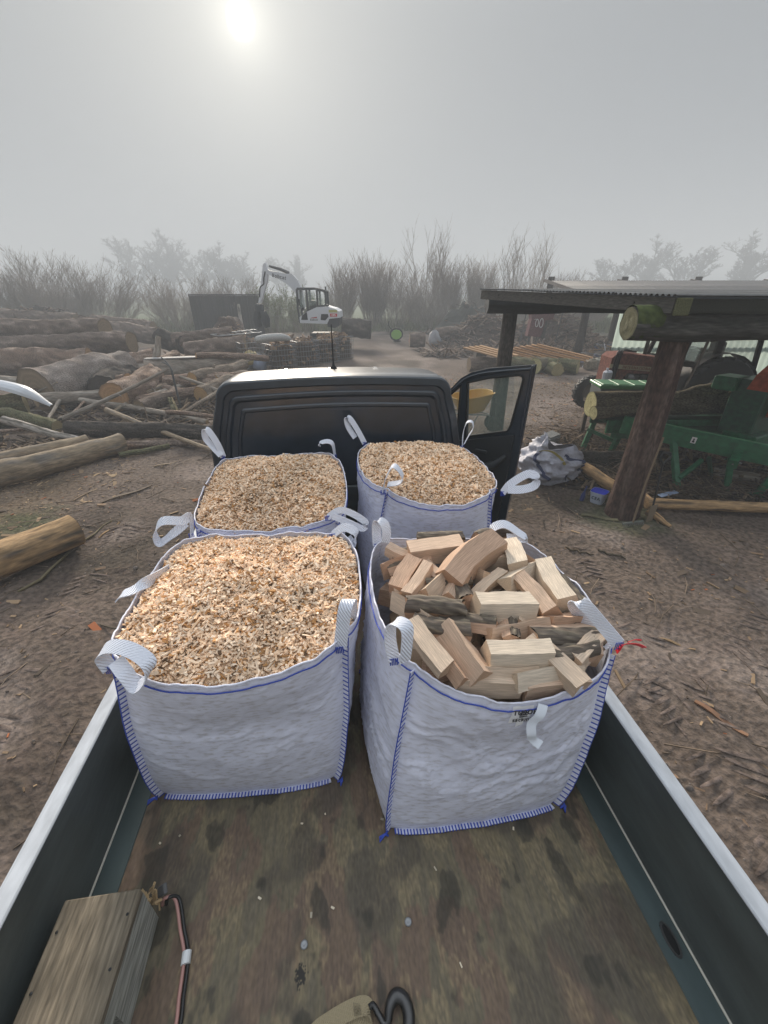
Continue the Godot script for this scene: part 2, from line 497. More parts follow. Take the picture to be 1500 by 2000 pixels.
func wheel(parent: Node3D, at: Vector3, r: float, w: float) -> void:
	var b := Basis(Vector3(0, 0, 1), PI / 2)
	var s := Surf.new()
	s.lathe([Vector2(r * 0.62, -w / 2), Vector2(r * 0.93, -w / 2), Vector2(r, -w * 0.36), Vector2(r, w * 0.36), Vector2(r * 0.93, w / 2), Vector2(r * 0.62, w / 2)], 32, Vector3.ZERO, b)
	for k in 40:
		var a := TAU * k / 40
		s.box(V((k % 2 - 0.5) * w * 0.4, cos(a) * r, sin(a) * r), V(w * 0.42, 0.02, r * 0.07), Basis(Vector3(1, 0, 0), a))
	var t := part(parent, "wheel", s.mesh(), M.rubber, at)
	s = Surf.new()
	s.lathe([Vector2(0.0, -w * 0.3), Vector2(r * 0.2, -w * 0.3), Vector2(r * 0.5, -w * 0.15), Vector2(r * 0.63, -w * 0.46), Vector2(r * 0.63, w * 0.46), Vector2(r * 0.5, w * 0.15), Vector2(r * 0.2, w * 0.3), Vector2(0, w * 0.3)], 24, Vector3.ZERO, b)
	part(t, "rim", s.mesh(), M.steel)
func build_truck() -> void:
	var t := thing("tipper_truck", "dark grey single cab tipper truck with driver's door open and drop side bed", "truck")
	var x0 := -0.94; var x1 := 1.042; var z0 := -3.02; var z1 := 0.75
	# plywood deck
	var s := Surf.new()
	var ply := mat(grey(1), 0.62, {nrm = bumps(noise(0.03, 4, FastNoiseLite.TYPE_SIMPLEX_SMOOTH, 66), 4.0), nscale = 0.5, spec = 0.4})
	ply.albedo_texture = plywood_texture()
	var n0 := s.v.size()
	for b in 13:
		for a in 9:
			var u := Vector2(a / 8.0, b / 12.0)
			s.add(V(lerpf(-0.852, 0.955, u.x), BED + n_mid.get_noise_2d(a * 3.0, b * 3.0) * 0.003, lerpf(z0, z1, u.y)), Color.WHITE, u)
	for b in 12:
		for a in 8: s.quad(n0 + b * 9 + a, n0 + b * 9 + 9 + a, n0 + b * 9 + 10 + a, n0 + b * 9 + 1 + a)
	var deck := part(t, "deck_floor", s.mesh(true), ply)
	deck.set_meta("label", "worn plywood deck with red film remnants and dark stains")
	s = Surf.new()
	for q in [[-0.19, -0.545], [0.155, -0.555]]:
		s.lathe([Vector2(0.012, 0), Vector2(0.012, 0.003), Vector2(0.009, 0.006), Vector2(0.004, 0.004), Vector2(0.0, 0.004)], 14, V(q[0], BED + 0.001, q[1]))
		part(deck, "screw", s.mesh(), M.galv); s = Surf.new()
	# dark steel strip along each side, side boards with pale top rails
	for sd in [-1, 1]:
		var xi: float = x0 if sd < 0 else x1
		var xs: float = -0.852 if sd < 0 else 0.955
		s = Surf.new()
		s.box(V((xi + xs) / 2, BED + 0.0005, (z0 + z1) / 2), V(absf(xs - xi) + 0.004, 0.009, z1 - z0), Basis.IDENTITY, lin(0.72, 0.86, 0.90), 0.002)
		var strip := part(t, "floor_strip", s.mesh(), M.sideboard)
		s = Surf.new()
		var lash: float = -0.40 if sd > 0 else -0.36
		for k in 16:   # rim of the lashing slot
			var a := TAU * k / 16; var a2 := TAU * (k + 1) / 16
			s.bar(V((xi + xs) / 2 + cos(a) * 0.016, BED + 0.006, lash + sin(a) * 0.042), V((xi + xs) / 2 + cos(a2) * 0.016, BED + 0.006, lash + sin(a2) * 0.042), 0.006, 0.006, grey(0.35))
		part(strip, "lashing_slot_rim", s.mesh(), M.steel)
		s = Surf.new()
		s.plate([Vector2(-0.013, -0.036), Vector2(0.013, -0.036), Vector2(0.013, 0.036), Vector2(-0.013, 0.036)], 0.002, V((xi + xs) / 2, BED + 0.0052, lash), Basis(Vector3(1, 0, 0), -PI / 2), grey(0.1))
		part(strip, "lashing_slot", s.mesh(), M.rubber)
		s = Surf.new()
		s.box(V(xi + sd * 0.02, BED + 0.205, (z0 + z1) / 2), V(0.04, 0.41, z1 - z0), Basis.IDENTITY, Color.WHITE, 0.004)
		var brd := part(t, "side_board", s.mesh(), M.sideboard)
		s = Surf.new()
		s.box(V(xi + sd * 0.019, BED + 0.412, (z0 + z1) / 2), V(0.052, 0.012, z1 - z0 + 0.004), Basis.IDENTITY, Color.WHITE, 0.004)
		s.box(V(xi + sd * 0.047, BED + 0.39, (z0 + z1) / 2), V(0.010, 0.05, z1 - z0 + 0.004), Basis.IDENTITY, Color.WHITE, 0.003)
		part(brd, "top_rail", s.mesh(), M.alloy)
		s = Surf.new()
		s.box(V(xi - sd * 0.003, BED + 0.010, (z0 + z1) / 2), V(0.006, 0.009, z1 - z0), Basis.IDENTITY, lin(0.62, 0.60, 0.52), 0.002)
		part(brd, "sealant_bead", s.mesh(), M.plain)
	# lashing ring on the near side board
	s = Surf.new()
	var ring := []
	for k in 21: ring.append(V(-0.925, BED + 0.10 + cos(TAU * k / 20) * 0.035, -0.36 + sin(TAU * k / 20) * 0.028))
	s.tube(ring, 0.006, 8)
	part(t, "lashing_ring", s.mesh(), M.steel)
	# headboard, chassis and wheels
	s = Surf.new()
	s.box(V(0.05, BED + 0.24, z0 - 0.02), V(2.06, 0.52, 0.035), Basis.IDENTITY, Color.WHITE, 0.005)
	part(t, "headboard", s.mesh(), M.sideboard)
	s = Surf.new()
	s.box(V(0.05, BED - 0.055, (z0 + z1) / 2), V(2.04, 0.10, z1 - z0), Basis.IDENTITY, Color.WHITE, 0.006)
	for q in [-0.38, 0.48]: s.box(V(q, 0.62, -2.0), V(0.09, 0.22, 5.2), Basis.IDENTITY, Color.WHITE, 0.01)
	s.box(V(0.05, 0.78, -1.3), V(0.9, 0.14, 0.2)); s.box(V(0.05, 0.36, -0.9), V(1.5, 0.1, 0.1)); s.box(V(0.05, 0.36, -4.7), V(1.5, 0.1, 0.1))
	part(t, "chassis", s.mesh(), M.rubber)
	for q in [V(-0.78, 0.35, -0.9), V(0.88, 0.35, -0.9), V(-0.78, 0.35, -4.7), V(0.88, 0.35, -4.7)]: wheel(t, q + V(0, ground_y(q.x, q.z) + 0.02, 0), 0.36, 0.23)
	build_cab(t)
func build_cab(t: Node3D) -> void:
	var zb := -3.12
	var s := Surf.new()
	# pressed rear wall: nested outlines at changing depth
	var rows := []
	for q in [[0.0, 0.0], [0.010, 0.008], [0.055, 0.011], [0.066, -0.003], [0.098, -0.004], [0.110, 0.008], [0.130, 0.009], [0.148, -0.006], [0.190, -0.007], [0.200, 0.003], [0.215, 0.004], [0.225, -0.003], [0.24, -0.003]]:
		var row := []
		for p in cab_outline(2.268, q[0], 0.62 + q[0] * 0.3): row.append(V(p.x, p.y, zb + q[1]))
		rows.append(row)
	loft(s, rows, true)
	var last: Array = rows[rows.size() - 1]
	for k in last.size() / 2 - 1:
		var a := last.size() - 1 - k
		s.fquad(last[k], last[a], last[a - 1], last[k + 1])
	part(t, "rear_wall", s.mesh(), M.van)
	# roof and flanks to the windscreen, bonnet and nose
	s = Surf.new()
	rows = []
	for q in [[-0.0, 2.268, 0.0], [0.03, 2.274, -0.003], [0.12, 2.272, -0.003], [0.45, 2.252, -0.003], [0.85, 2.205, -0.002], [1.15, 2.14, 0.0], [1.75, 1.62, 0.02], [2.35, 1.40, 0.05], [2.6, 1.25, 0.10], [2.68, 0.9, 0.14]]:
		var row := []
		for p in cab_outline(q[1], q[2], 0.55): row.append(V(p.x, p.y, zb - q[0]))
		rows.append(row)
	rows.reverse()
	loft(s, rows)
	var front: Array = rows[0]
	for k in front.size() / 2 - 1:
		var a := front.size() - 1 - k
		s.fquad(front[k + 1], front[a - 1], front[a], front[k])
	var body := part(t, "cab_body", s.mesh(), M.van)
	for x in [-0.34, 0.02, 0.40]:
		s = Surf.new()
		s.box(V(x, 2.262 + 0.012 * (1.0 - absf(x - 0.06)), zb - 0.30), V(0.035, 0.012, 0.45), Basis.IDENTITY, Color.WHITE, 0.005)
		part(body, "roof_rib", s.mesh(), M.van)
	s = Surf.new()
	s.fquad(V(-0.62, 1.66, zb - 1.735), V(0.74, 1.66, zb - 1.735), V(0.66, 2.12, zb - 1.20), V(-0.54, 2.12, zb - 1.20))
	part(body, "windscreen", s.mesh(), M.pane)
	s = Surf.new()
	s.lathe([Vector2(0.028, 0), Vector2(0.026, 0.02), Vector2(0.012, 0.028), Vector2(0.006, 0.06), Vector2(0.004, 0.30), Vector2(0.003, 0.34), Vector2(0.0, 0.341)], 12, V(0.05, 2.27, zb - 0.45))
	part(t, "aerial", s.mesh(), M.rubber)
	# open driver's door
	var B := Basis(V(0.741, 0, 0.671).normalized(), Vector3.UP, V(-0.671, 0, 0.741).normalized())
	var hinge := V(1.0, 0, -4.05)
	var outline := [Vector2(0, 0.55), Vector2(0.93, 0.55), Vector2(0.965, 1.45), Vector2(0.985, 2.307), Vector2(0.596, 2.245), Vector2(0.431, 2.196), Vector2(0.335, 2.137), Vector2(0.215, 2.006), Vector2(0.05, 1.70), Vector2(0, 1.62)]
	var g1 := [Vector2(0.40, 2.105), Vector2(0.60, 2.165), Vector2(0.865, 2.215), Vector2(0.895, 2.205), Vector2(0.906, 2.18), Vector2(0.88, 1.96), Vector2(0.857, 1.78), Vector2(0.83, 1.72), Vector2(0.44, 1.60)]
	var g2 := [Vector2(0.205, 1.94), Vector2(0.34, 2.065), Vector2(0.342, 1.69), Vector2(0.31, 1.56), Vector2(0.16, 1.60), Vector2(0.12, 1.76)]
	s = Surf.new()
	s.plate(outline, 0.045, Vector3.ZERO, B, Color.WHITE, [g1, g2])
	var d := part(t, "door", s.mesh(), M.van, hinge)
	for g in [g1, g2]:   # rubber seal and pane
		s = Surf.new()
		var loop := []
		for p in g: loop.append(B * V(p.x, p.y, 0.046))
		loop.append(loop[0])
		s.tube(loop, 0.011, 6)
		part(d, "window_seal", s.mesh(), M.rubber)
		s = Surf.new()
		s.plate(g, 0.004, B * V(0, 0, 0.02), B)
		part(d, "window_pane", s.mesh(), M.pane)
	s = Surf.new()   # raised seal channel round the frame
	var fr := []
	for p in [Vector2(0.95, 1.70), Vector2(0.962, 2.255), Vector2(0.945, 2.27), Vector2(0.60, 2.21), Vector2(0.44, 2.163), Vector2(0.345, 2.105), Vector2(0.23, 1.985)]: fr.append(B * V(p.x, p.y, 0.05))
	s.tube(curve(fr, 4), 0.012, 8)
	part(d, "frame_seal", s.mesh(), M.van)
	s = Surf.new()
	s.plate([Vector2(0.04, 0.62), Vector2(0.86, 0.62), Vector2(0.90, 1.40), Vector2(0.905, 1.70), Vector2(0.80, 1.675), Vector2(0.42, 1.56), Vector2(0.10, 1.52)], 0.035, B * V(0, 0, 0.045), B)
	var tr := part(d, "trim_panel", s.mesh(), M.trim)
	s = Surf.new()
	s.tube([B * V(0.16, 1.22, 0.10), B * V(0.30, 1.26, 0.13), B * V(0.55, 1.30, 0.135), B * V(0.78, 1.40, 0.11), B * V(0.86, 1.50, 0.085)], [0.03, 0.045, 0.045, 0.04, 0.02], 10)
	part(tr, "armrest", s.mesh(), M.trim)
	s = Surf.new()
	s.box(B * V(0.45, 0.85, 0.12), V(0.62, 0.2, 0.09), B, Color.WHITE, 0.02)
	part(tr, "door_pocket", s.mesh(), M.trim)
	s = Surf.new()
	s.box(B * V(0.62, 1.50, 0.085), V(0.12, 0.03, 0.02), B, grey(1.6), 0.006)
	part(tr, "door_pull", s.mesh(), M.trim)

# ---------------------------------------------------------------- bulk bags on the deck
func bag_loops() -> Dictionary:
	return {
	"FL": [[V(-0.765, 1.742, -1.050), V(-0.781, 1.797, -1.060), V(-0.738, 1.835, -1.050), V(-0.666, 1.845, -1.020), V(-0.602, 1.826, -0.980), V(-0.604, 1.787, -0.960), V(-0.647, 1.748, -0.960), V(-0.677, 1.786, -0.980), V(-0.716, 1.803, -1.020)],
		[V(-0.017, 1.703, -1.075), V(-0.005, 1.778, -1.085), V(0.010, 1.861, -1.105), V(0.030, 1.857, -1.150), V(0.030, 1.747, -1.200), V(0.020, 1.610, -1.220)],
		[V(-0.763, 1.727, -1.620), V(-0.800, 1.756, -1.500), V(-0.839, 1.754, -1.450), V(-0.880, 1.745, -1.440), V(-0.904, 1.724, -1.430)],
		[V(-0.025, 1.752, -1.780), V(0.033, 1.793, -1.780), V(0.087, 1.770, -1.760), V(0.074, 1.718, -1.740), V(0.046, 1.744, -1.760)]],
	"BL": [[V(-0.756, 1.708, -1.950), V(-0.745, 1.809, -1.960), V(-0.767, 1.822, -1.900), V(-0.838, 1.847, -1.860), V(-0.879, 1.798, -1.840), V(-0.872, 1.739, -1.840), V(-0.817, 1.767, -1.860), V(-0.762, 1.796, -1.920)],
		[V(-0.763, 1.811, -2.840), V(-0.789, 1.899, -2.860), V(-0.835, 1.989, -2.880), V(-0.860, 1.998, -2.880), V(-0.862, 1.943, -2.870), V(-0.823, 1.889, -2.850), V(-0.769, 1.830, -2.820)],
		[V(0.014, 1.778, -2.860), V(0.004, 1.864, -2.860), V(-0.031, 1.888, -2.860), V(-0.082, 1.882, -2.850), V(-0.091, 1.860, -2.840)],
		[V(-0.047, 1.775, -1.930), V(0.030, 1.828, -1.900), V(0.141, 1.786, -1.840), V(0.128, 1.756, -1.820), V(0.057, 1.775, -1.860), V(-0.020, 1.796, -1.900)]],
	"BR": [[V(0.244, 1.821, -2.980), V(0.201, 1.909, -3.000), V(0.144, 2.002, -3.020), V(0.118, 2.003, -3.020), V(0.129, 1.943, -3.000), V(0.175, 1.868, -2.980)],
		[V(0.997, 1.780, -2.930), V(1.001, 1.884, -2.950), V(1.029, 1.953, -2.970), V(1.069, 1.959, -2.970), V(1.079, 1.914, -2.960), V(1.048, 1.862, -2.950), V(1.004, 1.800, -2.920)],
		[V(0.276, 1.808, -2.140), V(0.288, 1.878, -2.140), V(0.324, 1.962, -2.130), V(0.353, 1.962, -2.110), V(0.379, 1.919, -2.090), V(0.361, 1.887, -2.080), V(0.297, 1.870, -2.100)],
		[V(0.972, 1.795, -2.060), V(1.004, 1.851, -2.050), V(1.088, 1.918, -2.030), V(1.128, 1.910, -2.000), V(1.116, 1.869, -1.980), V(1.052, 1.843, -1.990), V(0.986, 1.828, -2.030)]],
	"FR": [[V(0.186, 1.750, -1.660), V(0.184, 1.816, -1.680), V(0.191, 1.866, -1.690), V(0.221, 1.858, -1.680), V(0.231, 1.818, -1.660), V(0.221, 1.774, -1.640)],
		[V(0.732, 1.786, -1.600), V(0.735, 1.832, -1.610), V(0.787, 1.856, -1.600), V(0.842, 1.830, -1.560), V(0.873, 1.806, -1.540), V(0.790, 1.806, -1.560)],
		[V(0.160, 1.745, -0.960), V(0.150, 1.812, -0.980), V(0.156, 1.875, -0.990), V(0.181, 1.890, -0.980), V(0.200, 1.880, -0.955), V(0.196, 1.823, -0.935), V(0.190, 1.770, -0.925)],
		[V(0.917, 1.777, -0.900), V(0.889, 1.809, -0.950), V(0.844, 1.856, -1.020), V(0.833, 1.827, -1.050), V(0.865, 1.776, -1.040), V(0.907, 1.741, -0.980), V(0.915, 1.747, -0.920)]]}
const WIDE := {
	"FL": [Vector3(0.25, 0.35, -0.9), Vector3(1, 0, 0.15), Vector3(0.3, 0.2, -0.9), Vector3(0.2, 0.6, -0.7)],
	"BL": [Vector3(0.1, 0.5, -0.85), Vector3(0.6, 0.2, -0.75), Vector3(0.3, 0.3, -0.9), Vector3(0.3, 0.85, -0.3)],
	"BR": [Vector3(0.65, 0.3, -0.6), Vector3(0.4, 0.1, -0.9), Vector3(0.3, 0.2, -0.9), Vector3(0.1, 0.75, -0.6)],
	"FR": [Vector3(0.9, 0, -0.4), Vector3(0.1, 0.4, -0.9), Vector3(0.8, 0.1, -0.5), Vector3(0.6, 0.4, 0.5)]}
var wr_a := noise(3.2, 3, FastNoiseLite.TYPE_SIMPLEX_SMOOTH, 71)
var wr_b := noise(9.0, 3, FastNoiseLite.TYPE_SIMPLEX_SMOOTH, 72)
# corners run front left, front right, back right, back left
func bag(key: String, label: String, bot: Array, top: Array, o: Dictionary) -> Dictionary:
	var E := 56; var n := E * 4; var rows := 72
	var t := thing("bulk_bag", label, "bulk bag", V((bot[0].x + bot[2].x) / 2, BED, (bot[0].y + bot[2].y) / 2), 0.0, "bulk bags standing on the truck deck")
	var org := t.position
	var s := Surf.new()
	var wr: float = o.get("wr", 1.0)
	for r in rows + 1:
		var tt := pow(float(r) / rows, 0.9)
		for a in n:
			var k := a / E
			var f := float(a % E) / E
			var b0: Vector2 = bot[k].lerp(bot[(k + 1) % 4], f)
			var t0: Vector3 = top[k].lerp(top[(k + 1) % 4], f)
			var q := b0.lerp(Vector2(t0.x, t0.z), tt)
			var cen := Vector2.ZERO
			for w in 4: cen += bot[w].lerp(Vector2(top[w].x, top[w].z), tt) / 4.0
			var m := 1.0 - pow(2.0 * f - 1.0, 2.0)
			var e2: Vector2 = (bot[(k + 1) % 4].lerp(Vector2(top[(k + 1) % 4].x, top[(k + 1) % 4].z), tt) - bot[k].lerp(Vector2(top[k].x, top[k].z), tt)).normalized()
			var out := Vector2(-e2.y, e2.x)
			if out.dot(q - cen) < 0: out = -out
			var bl: float = o.bulge[k] * (0.25 + 0.75 * sin(PI * clampf(tt * 0.85 + 0.08, 0, 1))) + o.rim[k] * smoothstep(0.55, 1.0, tt)
			q += out * bl * m
			q = q.lerp(cen, (0.03 + o.get("pull", 0.05) * smoothstep(0.5, 1.0, tt)) * pow(absf(2 * f - 1), 6.0))
			q = cen + (q - cen) * (1.0 - 0.05 * pow(1.0 - tt, 10.0))
			var y := lerpf(BED + 0.003, t0.y - o.sag[k] * m, tt)
			if tt > 0.9: y += wr_a.get_noise_2d(q.x * 2.0, q.y * 2.0) * 0.018 * (tt - 0.9) * 10.0
			var p := V(q.x, y, q.y)
			var amp := wr * sin(PI * clampf(tt, 0.03, 0.97)) * 0.8 + 0.2 * wr
			var along_ := (float(a) / E) * 0.9
			var hk := float(absi(hash(key)) % 50)
			var slant := (absf(2.0 * f - 1.0) * 0.5) * (1.0 if k % 2 == 0 else -1.0)
			var wig := wr_a.get_noise_3d(along_ * 0.5, y * 0.6, hk + 9.0)
			var r1 := 1.0 - absf(wr_a.get_noise_3d(along_ * 0.30 + y * 0.35, y * 1.7 - slant * 0.8 + wig * 0.5, hk))
			var r2 := 1.0 - absf(wr_b.get_noise_3d(along_ * 0.22 - y * 0.5, y * 1.2 + slant * 0.6 + wig * 0.7, hk + 3.0))
			var dsp := amp * (0.009 * pow(r1, 9.0) + 0.0022 * pow(r2, 8.0) + 0.022 * wr_a.get_noise_3d(along_ * 0.28, y * 0.5, hk + 5.0))
			dsp *= minf(1.0, m * 4.0 + 0.25)
			p += V(out.x, 0, out.y) * dsp
			s.add(p - org, Color.WHITE)
	for r in rows:
		for a in n:
			var a2 := (a + 1) % n
			s.quad(r * n + a, r * n + a2, (r + 1) * n + a2, (r + 1) * n + a)
	var grid := s.v
	part(t, "body", s.mesh(), M.fabric)
	# folded hem, blue line of stitching under it
	var at := func(r: int, a: int, off: float) -> Vector3:
		a = (a + n) % n
		var p := grid[r * n + a]
		var tx := grid[r * n + (a + 1) % n] - grid[r * n + (a + n - 1) % n]
		var ou := V(tx.z, 0, -tx.x).normalized()
		if ou.dot(V(p.x, 0, p.z)) < 0: ou = -ou
		return p + ou * off
	s = Surf.new()
	var hem := []; var line := []; var low := []
	for a in n + 1:
		hem.append(at.call(rows, a, 0.0)); line.append(at.call(rows - 3, a, 0.004))
	s.tube(hem, 0.004, 6, Color.WHITE, false)
	part(t, "hem", s.mesh(), M.fabric)
	s = Surf.new()
	s.tube(line, 0.0026, 5, Color.WHITE, false)
	part(t, "rim_stitching", s.mesh(), M.blue)
	# corner seams: a fin of fabric overlocked with blue thread
	for k in 4:
		s = Surf.new()
		var th := Surf.new()
		var pa := []; var wi := []
		var edge := []
		var zig := Vector3.ZERO
		for r in range(0, rows - 1):
			var a: Vector3 = at.call(r, k * E, 0.0)
			var ou := V(a.x, 0, a.z).normalized()
			pa.append(a + ou * 0.010); wi.append(ou)
			edge.append(a + ou * 0.0235)
		s.ribbon(pa, wi, 0.026, 0.004)
		var fin := part(t, "corner_seam", s.mesh(), M.fabric)
		th.tube(edge, 0.0024, 5, Color.WHITE, false)
		for r in range(0, rows - 2, 2):
			var c0: Vector3 = pa[r]
			th.bar(c0 - wi[r] * 0.011, c0 + wi[r] * 0.013, 0.0062, 0.0052, Color.WHITE, 0.0, Vector3.UP)
		part(fin, "seam_stitching", th.mesh(), M.blue)
		# frayed tail of thread at the foot
		th = Surf.new()
		var foot: Vector3 = pa[0] + wi[0] * 0.02
		var tail := []
		for q in 9: tail.append(foot + wi[0] * (0.012 - 0.012 * cos(q * 0.9)) + V(0.012 * sin(q * 1.3), 0.006 + 0.010 * absf(sin(q * 0.8)), 0.008 * sin(q * 1.9)))
		th.tube(tail, 0.004, 5)
		part(fin, "thread_tail", th.mesh(), M.blue)
	# seam along the front foot
	s = Surf.new()
	var th2 := Surf.new()
	var pf := []
	for a in range(2, E - 1): pf.append(at.call(1, a, 0.008) + V(0, -0.010, 0))
	s.ribbon(pf, [V(0, 0.25, 1)], 0.022, 0.004)
	var fs := part(t, "foot_seam", s.mesh(), M.fabric)
	for a in pf.size() - 1:
		th2.bar(pf[a] - V(0, 0, 0.006), pf[a] + V(0, 0.003, 0.013), 0.005, 0.0062, Color.WHITE, 0.0)
	part(fs, "seam_stitching", th2.mesh(), M.blue)
	# lifting loops
	var all := bag_loops()
	for k in all[key].size():
		s = Surf.new()
		var pth := []
		for p in all[key][k]: pth.append(p - org)
		pth = curve(pth, 7)
		s.ribbon(pth, [WIDE[key][k]], 0.034 if key == "BL" and k == 3 else 0.047, 0.004)
		var lp := part(t, "lifting_loop", s.mesh(true), M.webbing)
		th2 = Surf.new()
		var f0: Vector3 = pth[0]
		for q in 5: th2.bar(f0 + V(-0.012 + q * 0.006, -0.02, 0.004), f0 + V(-0.014 + q * 0.006, 0.012, 0.006), 0.003, 0.003)
		part(lp, "bar_tack", th2.mesh(), M.blue)
	return {node = t, org = org, rim = hem, E = E, at = at, rows = rows}
func chip_mesh() -> ArrayMesh:
	var s := Surf.new()
	var a := [V(-0.42, -0.5, -0.5), V(0.5, -0.5, -0.46), V(0.46, -0.5, 0.5), V(-0.5, -0.5, 0.38), V(-0.5, 0.5, -0.42), V(0.4, 0.5, -0.5), V(0.5, 0.5, 0.42), V(-0.38, 0.5, 0.5)]
	for q in [[3, 2, 1, 0], [4, 7, 6, 5], [0, 1, 5, 4], [1, 2, 6, 5], [2, 3, 7, 6], [3, 0, 4, 7]]:
		if q[0] == 4: s.fquad(a[4], a[7], a[6], a[5])
		elif q[0] == 3 and q[1] == 2 and q[2] == 1: s.fquad(a[0], a[1], a[2], a[3])
		else: s.fquad(a[q[3]], a[q[2]], a[q[1]], a[q[0]])
	return s.mesh()
var chip: ArrayMesh
func chips_in(b: Dictionary, label: String, peak: float, drop: float, seed_: int, tone: float) -> void:
	rng.seed = seed_
	var rim: Array = b.rim
	var cen := Vector3.ZERO
	for p in rim: cen += p / rim.size()
	var hn := noise(4.0, 3, FastNoiseLite.TYPE_SIMPLEX_SMOOTH, seed_)
	var tn := noise(2.2, 2, FastNoiseLite.TYPE_SIMPLEX_SMOOTH, seed_ + 1)
	var surf := func(k: float, rho: float) -> Vector3:
		var i0 := int(k) % rim.size(); var r0: Vector3 = rim[i0]
		var e := cen.lerp(r0, 0.975)
		var p := cen.lerp(e, rho)
		var edge := r0.y - drop
		p.y = lerpf(cen.y + peak, edge, pow(rho, 2.4)) + hn.get_noise_2d(p.x * 1.6, p.z * 1.6) * 0.034 * (1.0 - rho * 0.6)
		return p
	var list := []; var tints := []
	var N := 17000
	for q in N:
		var rho := sqrt(rnd())
		var p: Vector3 = surf.call(rnd(0, rim.size() - 1), rho)
		var big := 1.0 if rnd() > 0.06 else rnd(1.4, 2.4)
		var L := rnd(0.008, 0.030) * big; var W := rnd(0.004, 0.011) * sqrt(big); var T := rnd(0.0022, 0.0055)
		var bs := Basis.from_euler(V(rnd(-0.75, 0.75), rnd(0, TAU), rnd(-0.75, 0.75))) * Basis.from_scale(V(W, T, L))
		list.append(Transform3D(bs, p + V(0, rnd(-0.012, 0.007), 0)))
		var v := rnd(0.84, 1.38) * tone * (1.0 + 0.22 * tn.get_noise_2d(p.x, p.z))
		var warm := rnd()
		var c := Color(0.76, 0.53, 0.34).lerp(Color(0.87, 0.72, 0.56), warm)
		if rnd() < 0.14: c = Color(0.48, 0.26, 0.11)
		if rnd() < 0.03: c = Color(0.16, 0.10, 0.06)
		tints.append(Color(c.r * v, c.g * v, c.b * v))
	var o := copies("wood_chips", chip, M.chip, list, tints)
	o.position = b.org
	stuff(o, label, "wood chips")
	var s := Surf.new()   # packed chips below the loose ones
	var R := 10; var S := 60
	for r in R + 1:
		for k in S:
			var p: Vector3 = surf.call(float(k) / S * (rim.size() - 1), float(r) / R)
			s.add(p + V(0, -0.012, 0), Color(0.74, 0.52, 0.32))
	for r in R:
		for k in S:
			var k2 := (k + 1) % S
			s.quad(r * S + k, (r + 1) * S + k, (r + 1) * S + k2, r * S + k2)
	part(o, "packed_chips", s.mesh(), M.chip)

